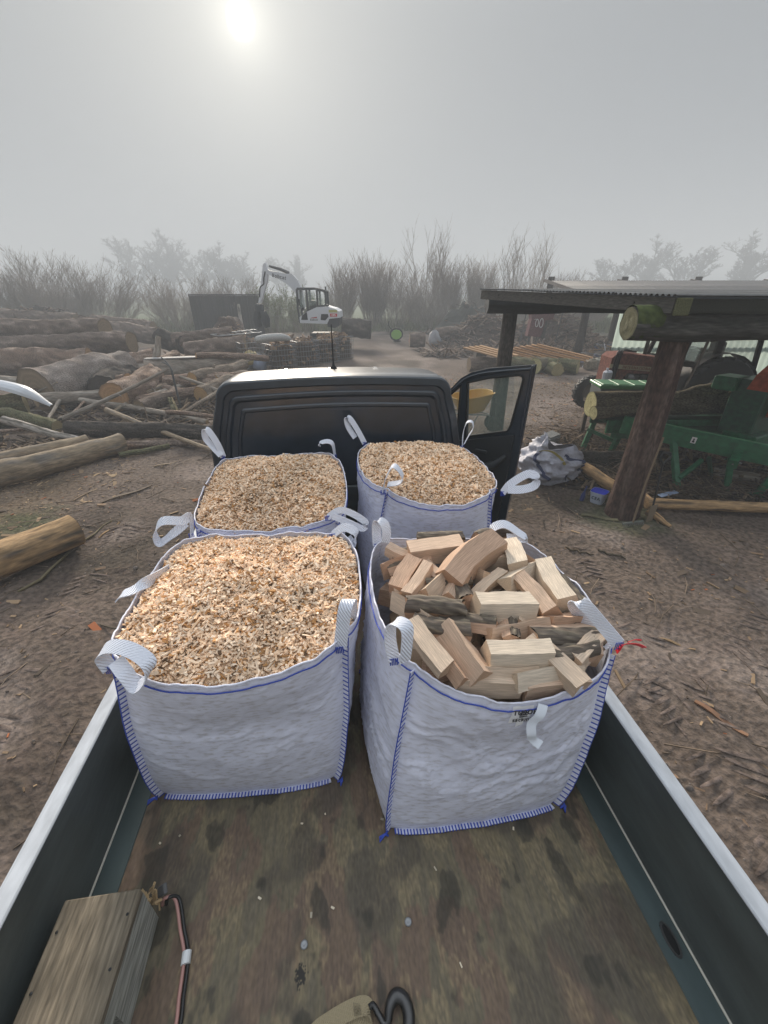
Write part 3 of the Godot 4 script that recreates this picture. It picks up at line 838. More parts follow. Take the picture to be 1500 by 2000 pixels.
# ---------------------------------------------------------------- split firewood
func firewood_mesh(L: float, w: float, h: float, seed_: int, shape: int, pal: int) -> ArrayMesh:
	var r := RandomNumberGenerator.new(); r.seed = seed_
	var sec: Array   # cross-section, counter-clockwise; barked edges flagged
	var bark := []
	match shape:
		0: sec = [Vector2(-0.5, -0.5), Vector2(0.48, -0.5), Vector2(0.5, 0.46), Vector2(-0.46, 0.5)]
		1: sec = [Vector2(-0.5, -0.45), Vector2(-0.1, -0.55), Vector2(0.5, -0.4), Vector2(0.32, 0.5), Vector2(-0.3, 0.5)]; bark = [0, 1]
		2:
			sec = [Vector2(-0.5, -0.5), Vector2(0.5, -0.5), Vector2(0.38, 0.1), Vector2(0.12, 0.46), Vector2(-0.2, 0.5), Vector2(-0.46, 0.15)]; bark = [2, 3, 4]
		3: sec = [Vector2(-0.5, -0.5), Vector2(0.5, -0.45), Vector2(0.02, 0.5)]
		_: sec = [Vector2(-0.5, -0.5), Vector2(0.5, -0.5), Vector2(0.5, 0.1), Vector2(0.2, 0.48), Vector2(-0.25, 0.5), Vector2(-0.5, 0.2)]; bark = [1, 2, 3, 4]
	var base: Color = [Color(0.80, 0.59, 0.44), Color(0.85, 0.67, 0.51), Color(0.72, 0.49, 0.35), Color(0.87, 0.74, 0.59)][pal % 4]
	var n := sec.size()
	var S := 9
	var nn := noise(6.0, 3, FastNoiseLite.TYPE_SIMPLEX_SMOOTH, seed_)
	var bow := r.randf_range(-0.08, 0.08) * w; var twist := r.randf_range(-0.16, 0.16)
	var P := []
	for k in S + 1:
		var t := float(k) / S
		var ring := []
		var ca := cos(twist * (t - 0.5)); var sa := sin(twist * (t - 0.5))
		for q in n:
			var a: Vector2 = sec[q] * Vector2(w, h) * (1.0 + 0.03 * nn.get_noise_2d(q * 7.0, t * 1.2))
			a += Vector2(nn.get_noise_2d(q * 5.0 + 40, t * 0.35), nn.get_noise_2d(q * 5.0 + 80, t * 0.35)) * 0.05 * w
			var z := (t - 0.5) * L
			if k == 0 or k == S: z += nn.get_noise_2d(q * 9.0, k * 3.0) * 0.02
			ring.append(V(a.x * ca - a.y * sa + bow * sin(PI * t) * 2.0, a.x * sa + a.y * ca, z))
		P.append(ring)
	var s := Surf.new()
	for q in n:
		var q2 := (q + 1) % n
		var bk: bool = q in bark
		var f := s.v.size()
		var D := 4
		for k in S + 1:
			for d in D + 1:
				var p: Vector3 = P[k][q].lerp(P[k][q2], float(d) / D)
				var e: Vector3 = (P[k][q2] - P[k][q])
				var nor := V(e.y, -e.x, 0).normalized()
				var g := nn.get_noise_3d(p.x * 9.0, p.y * 9.0, p.z * (0.5 if not bk else 4.0) + q * 11.0)
				if d > 0 and d < D: p += nor * (g * (0.012 if bk else 0.003) + (0.005 if bk else 0.0))
				var c := Color(0.20, 0.165, 0.135) * (0.6 + 1.1 * absf(g)) if bk else base * (0.92 + 0.16 * g)
				if bk and g > 0.25: c = c.lerp(Color(0.33, 0.28, 0.2), 0.6)
				s.add(p, Color(c.r, c.g, c.b))
		for k in S:
			for d in D:
				var a := f + k * (D + 1) + d
				s.quad(a, a + 1, a + D + 2, a + D + 1)
	for e in [0, S]:
		var m := Vector3.ZERO
		for p in P[e]: m += p / n
		var dk := base * Color(0.86, 0.80, 0.74)
		for q in n:
			var a: Vector3 = P[e][q]; var b: Vector3 = P[e][(q + 1) % n]
			if e == 0: s.ftri(m, b, a, dk)
			else: s.ftri(m, a, b, dk)
	return s.mesh()
func firewood(label: String, a: Vector3, b: Vector3, w: float, h: float, roll: float, shape: int, pal: int, seed_: int, knot := -1.0, lift := 0.0) -> void:
	var d := (b - a)
	var L := maxf(d.length(), 0.2)
	var o := solo("firewood_log", firewood_mesh(L, w, h, seed_, shape, pal), M.wood, label, "firewood", (a + b) / 2 - V(0, h * 0.3 - lift, 0), along(a, b, roll), "split firewood in the bulk bag")
	if knot >= 0.0:
		var s := Surf.new()
		s.lathe([Vector2(0.015, -0.004), Vector2(0.013, 0.003), Vector2(0.008, 0.006), Vector2(0.0, 0.005)], 12, V(0, h * 0.49, (knot - 0.5) * L), Basis.from_scale(V(0.7, 0.5, 1.2)), Color(0.22, 0.11, 0.065))
		part(o, "knot", s.mesh(), M.wood)
func build_bags() -> void:
	chip = chip_mesh()
	var fl := bag("FL", "bulk bag of wood chips standing next to the firewood bag with bare deck before it", [Vector2(-0.83, -1.06), Vector2(-0.05, -1.03), Vector2(-0.03, -1.80), Vector2(-0.82, -1.83)], [V(-0.79, 1.755, -1.06), V(0.03, 1.745, -1.085), V(0.055, 1.765, -1.79), V(-0.765, 1.765, -1.86)], {bulge = [0.04, 0.03, 0.02, 0.03], rim = [0.085, 0.03, 0.0, 0.035], sag = [0.045, 0.02, 0.015, 0.02], wr = 0.8})
	chips_in(fl, "pale wood chips heaped level with the rim of the foremost chip bag", 0.055, 0.022, 101, 1.0)
	var fr := bag("FR", "wrinkled bulk bag brimming with split firewood, a red tie on one loop", [Vector2(0.105, -0.805), Vector2(0.85, -0.81), Vector2(0.90, -1.6), Vector2(0.09, -1.6)], [V(0.205, 1.725, -0.93), V(0.955, 1.715, -0.905), V(0.885, 1.77, -1.60), V(0.175, 1.775, -1.69)], {bulge = [0.035, 0.10, 0.02, 0.075], rim = [0.10, 0.03, 0.0, 0.03], sag = [0.05, 0.02, 0.01, 0.03], wr = 1.5})
	var bl := bag("BL", "bulk bag of wood chips against the cab, behind the foremost chip bag", [Vector2(-0.82, -1.98), Vector2(-0.03, -1.98), Vector2(-0.02, -2.82), Vector2(-0.82, -2.82)], [V(-0.755, 1.735, -1.97), V(0.03, 1.765, -1.945), V(0.02, 1.80, -2.87), V(-0.775, 1.80, -2.87)], {bulge = [0.03, 0.03, 0.02, 0.03], rim = [0.02, 0.035, 0.02, 0.03], sag = [0.03, 0.02, 0.01, 0.02], wr = 0.8})
	chips_in(bl, "orange tinted wood chips heaped in the chip bag against the cab", 0.10, 0.018, 102, 0.93)
	var br := bag("BR", "round topped bulk bag of wood chips beside the open door, behind the firewood", [Vector2(0.17, -2.15), Vector2(0.95, -2.15), Vector2(0.96, -2.95), Vector2(0.17, -2.95)], [V(0.275, 1.80, -2.165), V(0.965, 1.785, -2.085), V(0.985, 1.80, -2.92), V(0.215, 1.82, -2.98)], {bulge = [0.04, 0.04, 0.02, 0.05], rim = [0.10, 0.05, 0.04, 0.05], sag = [0.03, 0.02, 0.01, 0.02], wr = 0.7, pull = 0.09})
	chips_in(br, "wood chips domed high in the bag beside the open door", 0.105, 0.012, 103, 1.0)
	# torn print and flap on the firewood bag
	var E: int = fr.E
	var best := Vector2i(0, 0); var bd := 9.0
	for r in range(32, fr.rows):
		for a in E:
			var d: float = (fr.at.call(r, a, 0.0) + fr.org).distance_to(V(0.55, 1.605, -0.77))
			if d < bd: bd = d; best = Vector2i(r, a)
	var lp := Surf.new()
	var L0 := lp.v.size()
	for i in 6:
		for j in 6:
			lp.add(fr.at.call(best.x - 4 + i * 2, best.y - 3 + j, 0.0035 + 0.001 * sin(i * 2.0 + j)), Color(0.86, 0.86, 0.88))
	for i in 5:
		for j in 5:
			if i == 0 and (j < 2 or j == 4): continue
			lp.quad(L0 + i * 6 + j, L0 + i * 6 + j + 1, L0 + i * 6 + j + 7, L0 + i * 6 + j + 6)
	var lab := part(fr.node, "torn_print", lp.mesh(), M.plastic)
	var ink := mat(lin(0.03, 0.03, 0.035), 0.7)
	var put := func(words: String, dr: float, da: float, size: float) -> void:
		var q: Vector3 = fr.at.call(best.x + int(dr), best.y + int(da), 0.010)
		lettering(lab, words, size, ink, q, Basis(Vector3(0, 1, 0), 0.0) * Basis(Vector3(1, 0, 0), -0.12) * Basis(Vector3(0, 0, 1), -0.05))
	put.call("TU9OR", 4, 0, 0.026)
	put.call("sackma", 0, 0, 0.019)
	var ru := Surf.new()
	for i in 3: ru.bar(fr.at.call(best.x + 1, best.y - 1, 0.009) + V(0, 0.022 - i * 0.009, 0), fr.at.call(best.x + 1, best.y + 1, 0.009) + V(0.0, 0.024 - i * 0.009, 0), 0.003, 0.002)
	part(lab, "print_rule", ru.mesh(), ink)
	lp = Surf.new()
	var f0: Vector3 = fr.at.call(best.x + 6, best.y + 4, 0.008)
	lp.ribbon(curve([f0, f0 + V(-0.012, -0.035, 0.012), f0 + V(-0.03, -0.075, 0.010), f0 + V(-0.028, -0.12, 0.022), f0 + V(-0.016, -0.15, 0.016), f0 + V(0.008, -0.165, 0.03)], 5), [V(1, 0.1, 0.25)], 0.030, 0.0015, Color(0.8, 0.86, 0.95))
	part(fr.node, "plastic_flap", lp.mesh(), M.plastic)
	lp = Surf.new()
	var rp: Vector3 = V(0.925, 1.775, -0.895) - fr.org
	lp.ribbon(curve([rp + V(-0.01, -0.03, 0.0), rp + V(0.0, 0.005, 0.005), rp + V(0.02, 0.015, 0.01), rp + V(0.05, 0.010, 0.015), rp + V(0.07, 0.0, 0.02)], 5), [V(0.1, 0.8, 0.5)], 0.016, 0.002, Color(0.75, 0.03, 0.04))
	lp.ribbon(curve([rp + V(0.02, 0.012, 0.0), rp + V(0.045, 0.02, 0.0), rp + V(0.065, 0.014, 0.0)], 4), [V(0.1, 0.8, 0.5)], 0.012, 0.002, Color(0.75, 0.03, 0.04))
	part(fr.node, "red_tie", lp.mesh(), M.plastic)
	# firewood: [from, to, thickness, height share, roll, shape, palette, label, knot]
	var F := [
	[V(0.487, 1.806, -1.113), V(0.695, 1.796, -1.097), 0.100, 0.95, 0.05, 1, 3, "large pale firewood block lying crosswise at the middle of the heap", -1.0],
	[V(0.645, 1.776, -0.978), V(0.895, 1.739, -0.981), 0.084, 1.0, 0.95, 2, 0, "firewood log showing rough grey bark along its whole side", -1.0],
	[V(0.468, 1.768, -0.922), V(0.681, 1.760, -0.909), 0.090, 0.85, 0.1, 1, 3, "cream firewood block lying crosswise behind the narrow front stick", -1.0],
	[V(0.360, 1.796, -1.060), V(0.432, 1.748, -0.852), 0.092, 0.7, 0.15, 3, 0, "orange firewood slab leaning endwise on the front rim", -1.0],
	[V(0.240, 1.770, -1.095), V(0.325, 1.738, -0.895), 0.062, 0.8, 0.2, 0, 1, "long pale firewood stick lying beside the webbing loop at front", -1.0],
	[V(0.240, 1.778, -1.185), V(0.448, 1.792, -1.120), 0.074, 0.9, 0.45, 2, 2, "firewood log with dark flaky bark uppermost, lying crosswise", -1.0],
	[V(0.276, 1.758, -1.093), V(0.424, 1.763, -1.041), 0.07, 0.9, 0.1, 4, 2, "brown firewood piece tucked below the flaky barked log", -1.0],
	[V(0.225, 1.756, -1.236), V(0.300, 1.764, -1.121), 0.075, 0.9, 0.3, 3, 1, "ragged yellow firewood wedge against the bag wall", -1.0],
	[V(0.225, 1.763, -1.292), V(0.315, 1.778, -1.444), 0.068, 0.8, 0.2, 0, 2, "pinkish firewood split, outermost of three leaning side by side", -1.0],
	[V(0.249, 1.774, -1.232), V(0.372, 1.788, -1.403), 0.066, 0.8, 0.1, 1, 0, "pinkish firewood split, middle one of three leaning side by side", -1.0],
	[V(0.319, 1.782, -1.230), V(0.478, 1.798, -1.391), 0.084, 0.8, 0.1, 3, 1, "honey coloured firewood split, innermost of three leaning side by side", -1.0],
	[V(0.309, 1.784, -1.521), V(0.560, 1.797, -1.527), 0.090, 0.85, 0.05, 0, 0, "large grainy firewood block lying across the rear of the heap", -1.0],
	[V(0.374, 1.775, -1.648), V(0.594, 1.786, -1.612), 0.06, 0.8, 0.1, 4, 1, "thin firewood plank standing behind the large rear block", -1.0],
	[V(0.215, 1.752, -1.475), V(0.345, 1.768, -1.494), 0.080, 0.9, 0.4, 3, 2, "brown firewood wedge in the corner below the rear loop", -1.0],
	[V(0.440, 1.800, -1.283), V(0.700, 1.850, -1.478), 0.138, 0.62, 0.45, 1, 2, "big curved firewood piece with rippled grain and reddish bark edge, topmost", -1.0],
	[V(0.780, 1.795, -1.517), V(0.745, 1.800, -1.318), 0.078, 0.9, 0.3, 0, 3, "short pale yellow firewood chunk leaning beside the curved topmost piece", -1.0],
	[V(0.660, 1.790, -1.595), V(0.835, 1.778, -1.638), 0.075, 0.9, 0.2, 2, 2, "firewood piece with mossy bark at the rear rim", -1.0],
	[V(0.675, 1.793, -1.252), V(0.808, 1.785, -1.338), 0.085, 0.7, 0.3, 3, 3, "cream firewood wedge below the short yellow chunk", -1.0],
	[V(0.872, 1.786, -1.356), V(0.856, 1.775, -1.121), 0.105, 0.9, 0.25, 1, 3, "thick pale firewood log pointing to the front by the outer wall", -1.0],
	[V(0.738, 1.786, -1.249), V(0.766, 1.772, -1.088), 0.086, 1.1, 0.5, 1, 0, "brown sided firewood log pressed against the thick pale one", -1.0],
	[V(0.748, 1.772, -1.038), V(0.915, 1.745, -1.062), 0.075, 0.9, 0.5, 3, 2, "triangular firewood wedge lying behind the grey barked log", -1.0],
	[V(0.494, 1.778, -0.999), V(0.729, 1.778, -1.029), 0.075, 0.8, 0.3, 3, 0, "splintered pink firewood piece between the two pale blocks", -1.0],
	[V(0.745, 1.732, -0.876), V(0.925, 1.738, -0.985), 0.074, 0.9, 0.2, 1, 1, "firewood split slanting up under the red tied loop", -1.0],
	[V(0.535, 1.728, -0.842), V(0.770, 1.722, -0.852), 0.062, 0.8, 0.15, 3, 3, "narrow flat firewood stick along the front rim", -1.0],
	[V(0.450, 1.732, -0.885), V(0.589, 1.726, -0.868), 0.05, 0.9, 0.1, 3, 1, "small firewood end peeping out at the front rim", -1.0],
	[V(0.660, 1.752, -0.926), V(0.710, 1.728, -0.838), 0.06, 0.9, 0.2, 0, 1, "square sawn firewood end beside the cream crosswise block", -1.0],
	[V(0.296, 1.753, -1.015), V(0.356, 1.732, -0.881), 0.055, 0.9, 0.2, 3, 2, "frayed firewood splinter between the slab and the long stick", -1.0],
	[V(0.800, 1.772, -1.464), V(0.866, 1.766, -1.332), 0.062, 0.9, 0.3, 3, 2, "crumbling firewood piece at the rear outer corner", -1.0],
	[V(0.913, 1.755, -1.226), V(0.928, 1.745, -1.116), 0.05, 0.9, 0.3, 4, 1, "firewood end peeping out beside the outer wall", -1.0],
	[V(0.703, 1.745, -0.911), V(0.815, 1.738, -0.927), 0.07, 0.9, 0.2, 2, 2, "dark firewood piece in the hollow below the grey barked log", -1.0]]
	for k in F.size():
		var q: Array = F[k]
		firewood(q[7], q[0], q[1], q[2] * 1.07, q[2] * 1.07 * q[3], q[4], q[5], q[6], 300 + k, q[8], 0.022)
	for q in [[V(0.36, 1.715, -0.90), V(0.56, 1.715, -0.862), 0.075, 1], [V(0.57, 1.705, -0.86), V(0.78, 1.70, -0.865), 0.075, 0], [V(0.60, 1.722, -0.90), V(0.80, 1.715, -0.925), 0.075, 3], [V(0.50, 1.715, -0.955), V(0.70, 1.72, -0.95), 0.08, 0], [V(0.80, 1.74, -1.0), V(0.93, 1.735, -1.12), 0.08, 2], [V(0.84, 1.735, -0.93), V(0.91, 1.735, -1.08), 0.07, 0], [V(0.60, 1.79, -1.50), V(0.80, 1.79, -1.42), 0.085, 1], [V(0.24, 1.76, -1.58), V(0.45, 1.765, -1.60), 0.08, 2]]:
		firewood("firewood piece filling the gaps just below the rim of the bag", q[0], q[1], q[2] * 1.1, q[2], 0.2, q[3], q[3], 600 + F.size() + int(q[0].x * 100))
	rng.seed = 93
	for k in 15:   # smaller wedges lying in the hollows of the top
		var c := V(rnd(0.27, 0.84), 1.765, rnd(-1.56, -0.96))
		c.y += 0.03 * (1.0 - pow((c.x - 0.54) / 0.34, 2.0)) - 0.012
		var a := rnd(0, TAU)
		var d := V(cos(a), rnd(-0.25, 0.25), sin(a)) * rnd(0.08, 0.11)
		firewood("small split wedge of firewood lying in a hollow between larger logs on top", c - d, c + d, rnd(0.05, 0.075), rnd(0.045, 0.065), rnd(-0.9, 0.9), 1 + k % 4, [0, 2, 1, 2][k % 4], 700 + k)
	rng.seed = 77
	for k in 34:   # lower layer
		var c := V(rnd(0.28, 0.80), rnd(1.60, 1.685), rnd(-1.52, -1.0))
		var a := rnd(0, TAU)
		var d := V(cos(a), rnd(-0.2, 0.2), sin(a)) * 0.11
		firewood("split firewood piece wedged down between the upper logs of the heap", c - d, c + d, rnd(0.07, 0.10), rnd(0.06, 0.09), rnd(-0.6, 0.6), k % 5, k, 400 + k)
	var core := Surf.new()   # wood packed out of sight below
	core.box(V(0.53, 1.28, -1.26), V(0.62, 0.6, 0.62), Basis.IDENTITY, Color(0.74, 0.54, 0.36), 0.1)
	part(fr.node, "packed_logs", core.mesh(), M.wood, -fr.org)

# ---------------------------------------------------------------- loose things on the deck
func build_deck_things() -> void:
	# hollow timber box along the side board
	var t := thing("timber_box", "weathered timber box beam lying along the sideboard with square slot in its side", "box", V(-0.79, BED + 0.006, -0.20))
	var top_c := Color(0.27, 0.225, 0.165); var lit_side_c := Color(0.50, 0.50, 0.44)  # grey sides lightened in colour to stand in for light on that face
	var s := Surf.new()
	var Lz := 0.95   # from z -0.67 to +0.28
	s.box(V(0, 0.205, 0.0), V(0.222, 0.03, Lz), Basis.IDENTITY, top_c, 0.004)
	var lid := part(t, "top_board", s.mesh(), M.oldwood)
	s = Surf.new()
	for q in [[-0.094, -0.40], [-0.094, -0.28], [0.094, -0.415], [0.094, -0.30], [0.09, -0.17]]: s.lathe([Vector2(0.004, 0), Vector2(0.004, 0.0015), Vector2(0.0, 0.0016)], 8, V(q[0], 0.2205, q[1]))
	part(lid, "nail_head", s.mesh(), M.rubber)
	s = Surf.new()
	# side board with a square slot
	s.plate([Vector2(-Lz / 2, 0), Vector2(Lz / 2, 0), Vector2(Lz / 2, 0.19), Vector2(-Lz / 2, 0.19)], 0.022, V(0.087, 0, 0), Basis(V(0, 0, 1), V(0, 1, 0), V(1, 0, 0)) , lit_side_c, [[Vector2(-0.235, 0.045), Vector2(-0.165, 0.045), Vector2(-0.165, 0.125), Vector2(-0.235, 0.125)]])
	var sb := part(t, "side_plank", s.mesh(), M.oldwood)
	sb.set_meta("label", "grey side plank with light put into its colour and square black slot")
	s = Surf.new()
	s.box(V(-0.098, 0.095, 0), V(0.022, 0.19, Lz), Basis.IDENTITY, lit_side_c, 0.003)
	part(t, "side_plank", s.mesh(), M.oldwood)
	s = Surf.new()
	s.box(V(-0.005, 0.095, -Lz / 2 + 0.012), V(0.16, 0.186, 0.022), Basis.IDENTITY, lit_side_c, 0.002)
	part(t, "end_block", s.mesh(), M.oldwood)
	s = Surf.new()   # a bracket in the slot
	s.box(V(0.06, 0.07, -0.20), V(0.05, 0.05, 0.05), Basis.IDENTITY, grey(0.05), 0.004)
	part(t, "bracket", s.mesh(), M.rubber)
	# red and black cable
	var path := [V(-0.672, 0.975, -0.70), V(-0.655, 1.02, -0.70), V(-0.625, 1.00, -0.70), V(-0.592, 0.975, -0.625), V(-0.566, 0.964, -0.565), V(-0.556, 0.962, -0.48), V(-0.55, 0.962, -0.41), V(-0.58, 0.975, -0.35), V(-0.66, 0.985, -0.385), V(-0.70, 1.02, -0.40)]
	var c := thing("cable", "pink and black twin cable looping out beside the timber box, bound with white tape", "cable", Vector3.ZERO)
	s = Surf.new()
	s.tube(curve(path, 8), 0.0055, 8, Color(0.42, 0.22, 0.19))
	part(c, "pink_core", s.mesh(), M.plastic)
	var p2 := []
	for p in path: p2.append(p + V(0.012, -0.003, -0.001))
	s = Surf.new()
	s.tube(curve(p2, 8), 0.0055, 8, grey(0.012))
	part(c, "black_core", s.mesh(), M.plastic)
	s = Surf.new()
	s.tube([V(-0.560, 0.965, -0.575), V(-0.556, 0.964, -0.545)], 0.0145, 8, Color(0.7, 0.72, 0.72))
	part(c, "tape", s.mesh(), M.plastic)
	# splintered wood and metal end where the cable comes out
	rng.seed = 5
	s = Surf.new()
	for k in 26:
		var a := V(-0.695 + rnd(-0.03, 0.025), BED + rnd(0.008, 0.14), -0.70 + rnd(-0.02, 0.02))
		s.bar(a, a + V(rnd(-0.03, 0.02), rnd(-0.012, 0.03), rnd(-0.03, 0.012)), rnd(0.004, 0.009), 0.003, Color(0.5, 0.36, 0.2) * rnd(0.5, 1.1))
	s.box(V(-0.662, BED + 0.09, -0.715), V(0.012, 0.07, 0.03), Basis.from_euler(V(0.4, 0.3, -0.5)), grey(0.12), 0.003)
	stuff(part(self, "splinters", s.mesh(), M.chip), "tuft of wood splinters caught at the end of the timber box", "splinters")
	# webbing strap with a hook
	var st := thing("tie_down_strap", "olive tie-down strap with black steel hook lying on the deck", "strap", V(0.012, BED, -0.352))
	st.scale = Vector3.ONE * 0.88
	s = Surf.new()
	var spath := curve([V(-0.30, 0.012, 0.10), V(-0.20, 0.016, 0.005), V(-0.13, 0.024, -0.022), V(-0.06, 0.034, -0.036), V(-0.02, 0.036, -0.036), V(-0.008, 0.028, -0.022), V(-0.02, 0.012, -0.012), V(-0.10, 0.009, 0.000), V(-0.20, 0.008, 0.05), V(-0.30, 0.007, 0.14)], 6)
	s.ribbon(spath, [V(0.15, -0.25, 1.0)], 0.046, 0.004, Color(0.30, 0.25, 0.155))
	part(st, "webbing", s.mesh(true), M.strap)
	s = Surf.new()
	for k in 6: s.bar(V(-0.058 + k * 0.004, 0.0385, -0.055), V(-0.055 + k * 0.004, 0.0385, -0.018), 0.0014, 0.002, Color(0.16, 0.13, 0.08))
	part(st, "stitching", s.mesh(), M.plain)
	s = Surf.new()
	var hook := curve([V(-0.008, 0.032, -0.030), V(0.006, 0.026, -0.036), V(0.024, 0.018, -0.014), V(0.038, 0.016, 0.006), V(0.052, 0.018, 0.002), V(0.062, 0.026, -0.026), V(0.084, 0.027, -0.046), V(0.110, 0.027, -0.036), V(0.122, 0.026, -0.004), V(0.114, 0.025, 0.030), V(0.090, 0.024, 0.052), V(0.066, 0.024, 0.052)], 6)
	var rad := []
	for k in hook.size():
		var u := float(k) / (hook.size() - 1)
		rad.append(lerpf(0.010, 0.021, smoothstep(0.25, 0.6, u)) * (1.0 - 0.35 * smoothstep(0.85, 1.0, u)))
	s.tube(hook, rad, 12, grey(0.016))
	part(st, "hook", s.mesh(), mat(grey(1), 0.28, {coat = 0.5, coat_rough = 0.15}))
	# crumbs of chip on the deck
	var list := []; var tints := []
	rng.seed = 8
	for k in 12:
		var p := V(rnd(-0.84, 0.92), BED + 0.006, rnd(-0.98, -0.4))
		list.append(Transform3D(Basis.from_euler(V(rnd(-0.2, 0.2), rnd(0, TAU), 0)) * Basis.from_scale(V(rnd(0.004, 0.008), 0.003, rnd(0.006, 0.016))), p))
		tints.append(Color(0.7, 0.62, 0.48) * rnd(0.5, 1.1))
	stuff(copies("chip_crumbs", chip, M.chip, list, tints), "stray crumbs of wood chip scattered over the plywood deck", "wood chips")

# ---------------------------------------------------------------- logs
# style: bark colour, second colour, share of the second, roughness of the bark, colour of the cut end
const STYLES := {
	"grey": [Color(0.215, 0.165, 0.135), Color(0.39, 0.31, 0.262), 0.10, 0.048, Color(0.350, 0.263, 0.175)],
	"brown": [Color(0.30, 0.212, 0.162), Color(0.50, 0.385, 0.31), 0.05, 0.054, Color(0.612, 0.374, 0.204)],
	"pale": [Color(0.300, 0.252, 0.222), Color(0.405, 0.352, 0.315), 0.0, 0.026, Color(0.36, 0.28, 0.20)],
	"orange": [Color(0.28, 0.222, 0.172), Color(0.45, 0.375, 0.30), 0.1, 0.048, Color(0.700, 0.448, 0.224)],
	"dark": [Color(0.088, 0.076, 0.068), Color(0.204, 0.170, 0.145), 0.2, 0.056, Color(0.102, 0.085, 0.076)],
	"peeled": [Color(0.350, 0.273, 0.189), Color(0.231, 0.203, 0.175), 0.15, 0.007, Color(0.532, 0.378, 0.224)],
	"fresh": [Color(0.52, 0.34, 0.18), Color(0.12, 0.095, 0.075), 0.22, 0.014, Color(0.504, 0.336, 0.18)],
	"birch": [Color(0.520, 0.468, 0.416), Color(0.111, 0.098, 0.072), 0.08, 0.014, Color(0.650, 0.416, 0.234)],
	"moss": [Color(0.161, 0.161, 0.091), Color(0.280, 0.245, 0.154), 0.05, 0.048, Color(0.420, 0.350, 0.196)],
	"silver": [Color(0.300, 0.255, 0.210), Color(0.420, 0.375, 0.323), 0.0, 0.014, Color(0.510, 0.375, 0.240)],
	"saw": [Color(0.188, 0.162, 0.117), Color(0.255, 0.217, 0.150), 0.1, 0.014, Color(0.700, 0.645, 0.345)]}
func log_mesh(L: float, r1: float, r2: float, st: Array, seed_: int, bend := 0.0, sides := 26) -> Array:
	var n := noise(1.0, 3, FastNoiseLite.TYPE_SIMPLEX_SMOOTH, seed_)
	var rings := clampi(int(L / 0.09), 10, 46)
	var s := Surf.new()
	for k in rings + 1:
		var t := float(k) / rings
		var c := V(bend * sin(PI * t), n.get_noise_2d(t * 1.6, 9.0) * r1 * 0.3, (t - 0.5) * L)
		var r := lerpf(r1, r2, t)
		for a in sides:
			var an := TAU * a / sides
			var d := V(cos(an), sin(an), 0)
			var big := n.get_noise_3d(d.x * 0.9, d.y * 0.9, c.z * 0.7) * 0.10
			var ridge := 1.0 - absf(n.get_noise_3d(d.x * 7.0, d.y * 7.0, c.z * 1.8 + 20.0)) * 2.0
			var rr: float = r * (1.0 + big) + st[3] * (ridge - 0.6) * clampf(r / 0.25, 0.3, 1.3)
			var m := n.get_noise_3d(d.x * 1.6 + 5.0, d.y * 1.6, c.z * 1.1)
			var col: Color = (st[0] as Color).lerp(st[1], smoothstep(st[2], st[2] + 0.25, m))
			var sh := 0.80 + 0.72 * clampf(n.get_noise_3d(d.x * 5.0, d.y * 5.0, c.z * 2.0 + 50.0) + 0.5, 0, 1)
			s.add(c + d * rr, Color(col.r * sh, col.g * sh, col.b * sh))
	for k in rings:
		for a in sides:
			var a2 := (a + 1) % sides
			var q := k * sides
			s.quad(q + a, q + a2, q + sides + a2, q + sides + a)
	var caps := []
	for e in [0, rings]:
		var cs := Surf.new()
		var cen := Vector3.ZERO
		for a in sides: cen += s.v[e * sides + a] / sides
		var ec: Color = st[4]
		var R := 9
		for q in R + 1:
			for a in sides:
				var p: Vector3 = cen.lerp(s.v[e * sides + a], float(q) / R * (0.995))
				p.z += n.get_noise_2d(p.x * 8.0, p.y * 8.0) * 0.008
				var tone := 0.85 + 0.2 * (q % 2) + 0.15 * n.get_noise_2d(p.x * 5.0, p.y * 5.0)
				if q == R: tone *= 0.55
				cs.add(p, Color(ec.r * tone, ec.g * tone, ec.b * tone))
		for q in R:
			for a in sides:
				var a2 := (a + 1) % sides
				if e == 0: cs.quad(q * sides + a, q * sides + a2, (q + 1) * sides + a2, (q + 1) * sides + a)
				else: cs.quad(q * sides + a, (q + 1) * sides + a, (q + 1) * sides + a2, q * sides + a2)
		caps.append(cs.mesh())
	return [s.mesh(), caps[0], caps[1]]
func log_thing(called: String, label: String, a: Vector3, b: Vector3, r1: float, r2: float, style: String, group := "", bend := 0.0, category := "log", stubs := 0) -> MeshInstance3D:
	var st: Array = STYLES[style]
	var sd := absi(hash(label + str(a))) % 9000
	var L := (b - a).length()
	var m := log_mesh(L, r1, r2, st, sd, bend, 30 if maxf(r1, r2) > 0.15 else 16)
	var mt: Material = M.peeled if style in ["peeled", "fresh", "silver", "birch"] else M.bark
	var o := solo(called, m[0], mt, label, category, (a + b) / 2, along(a, b, float(sd % 7)), group)
	part(o, "cut_end", m[1], M.endgrain); part(o, "cut_end", m[2], M.endgrain)
	for k in stubs:   # stubs of cut branches
		var an := k * 2.4 + sd
		var z := (float(k + 1) / (stubs + 1) - 0.5) * L * 0.9
		var dr := V(cos(an), sin(an), 0.3)
		var s := Surf.new()
		var rr := lerpf(r1, r2, 0.5)
		s.tube([V(0, 0, z) + dr * rr * 0.6, V(0, 0, z) + dr * (rr + 0.05), V(0, 0, z) + dr * (rr + 0.11)], [rr * 0.3, rr * 0.22, rr * 0.2], 9, st[1])
		part(o, "branch_stub", s.mesh(), mt)
	return o
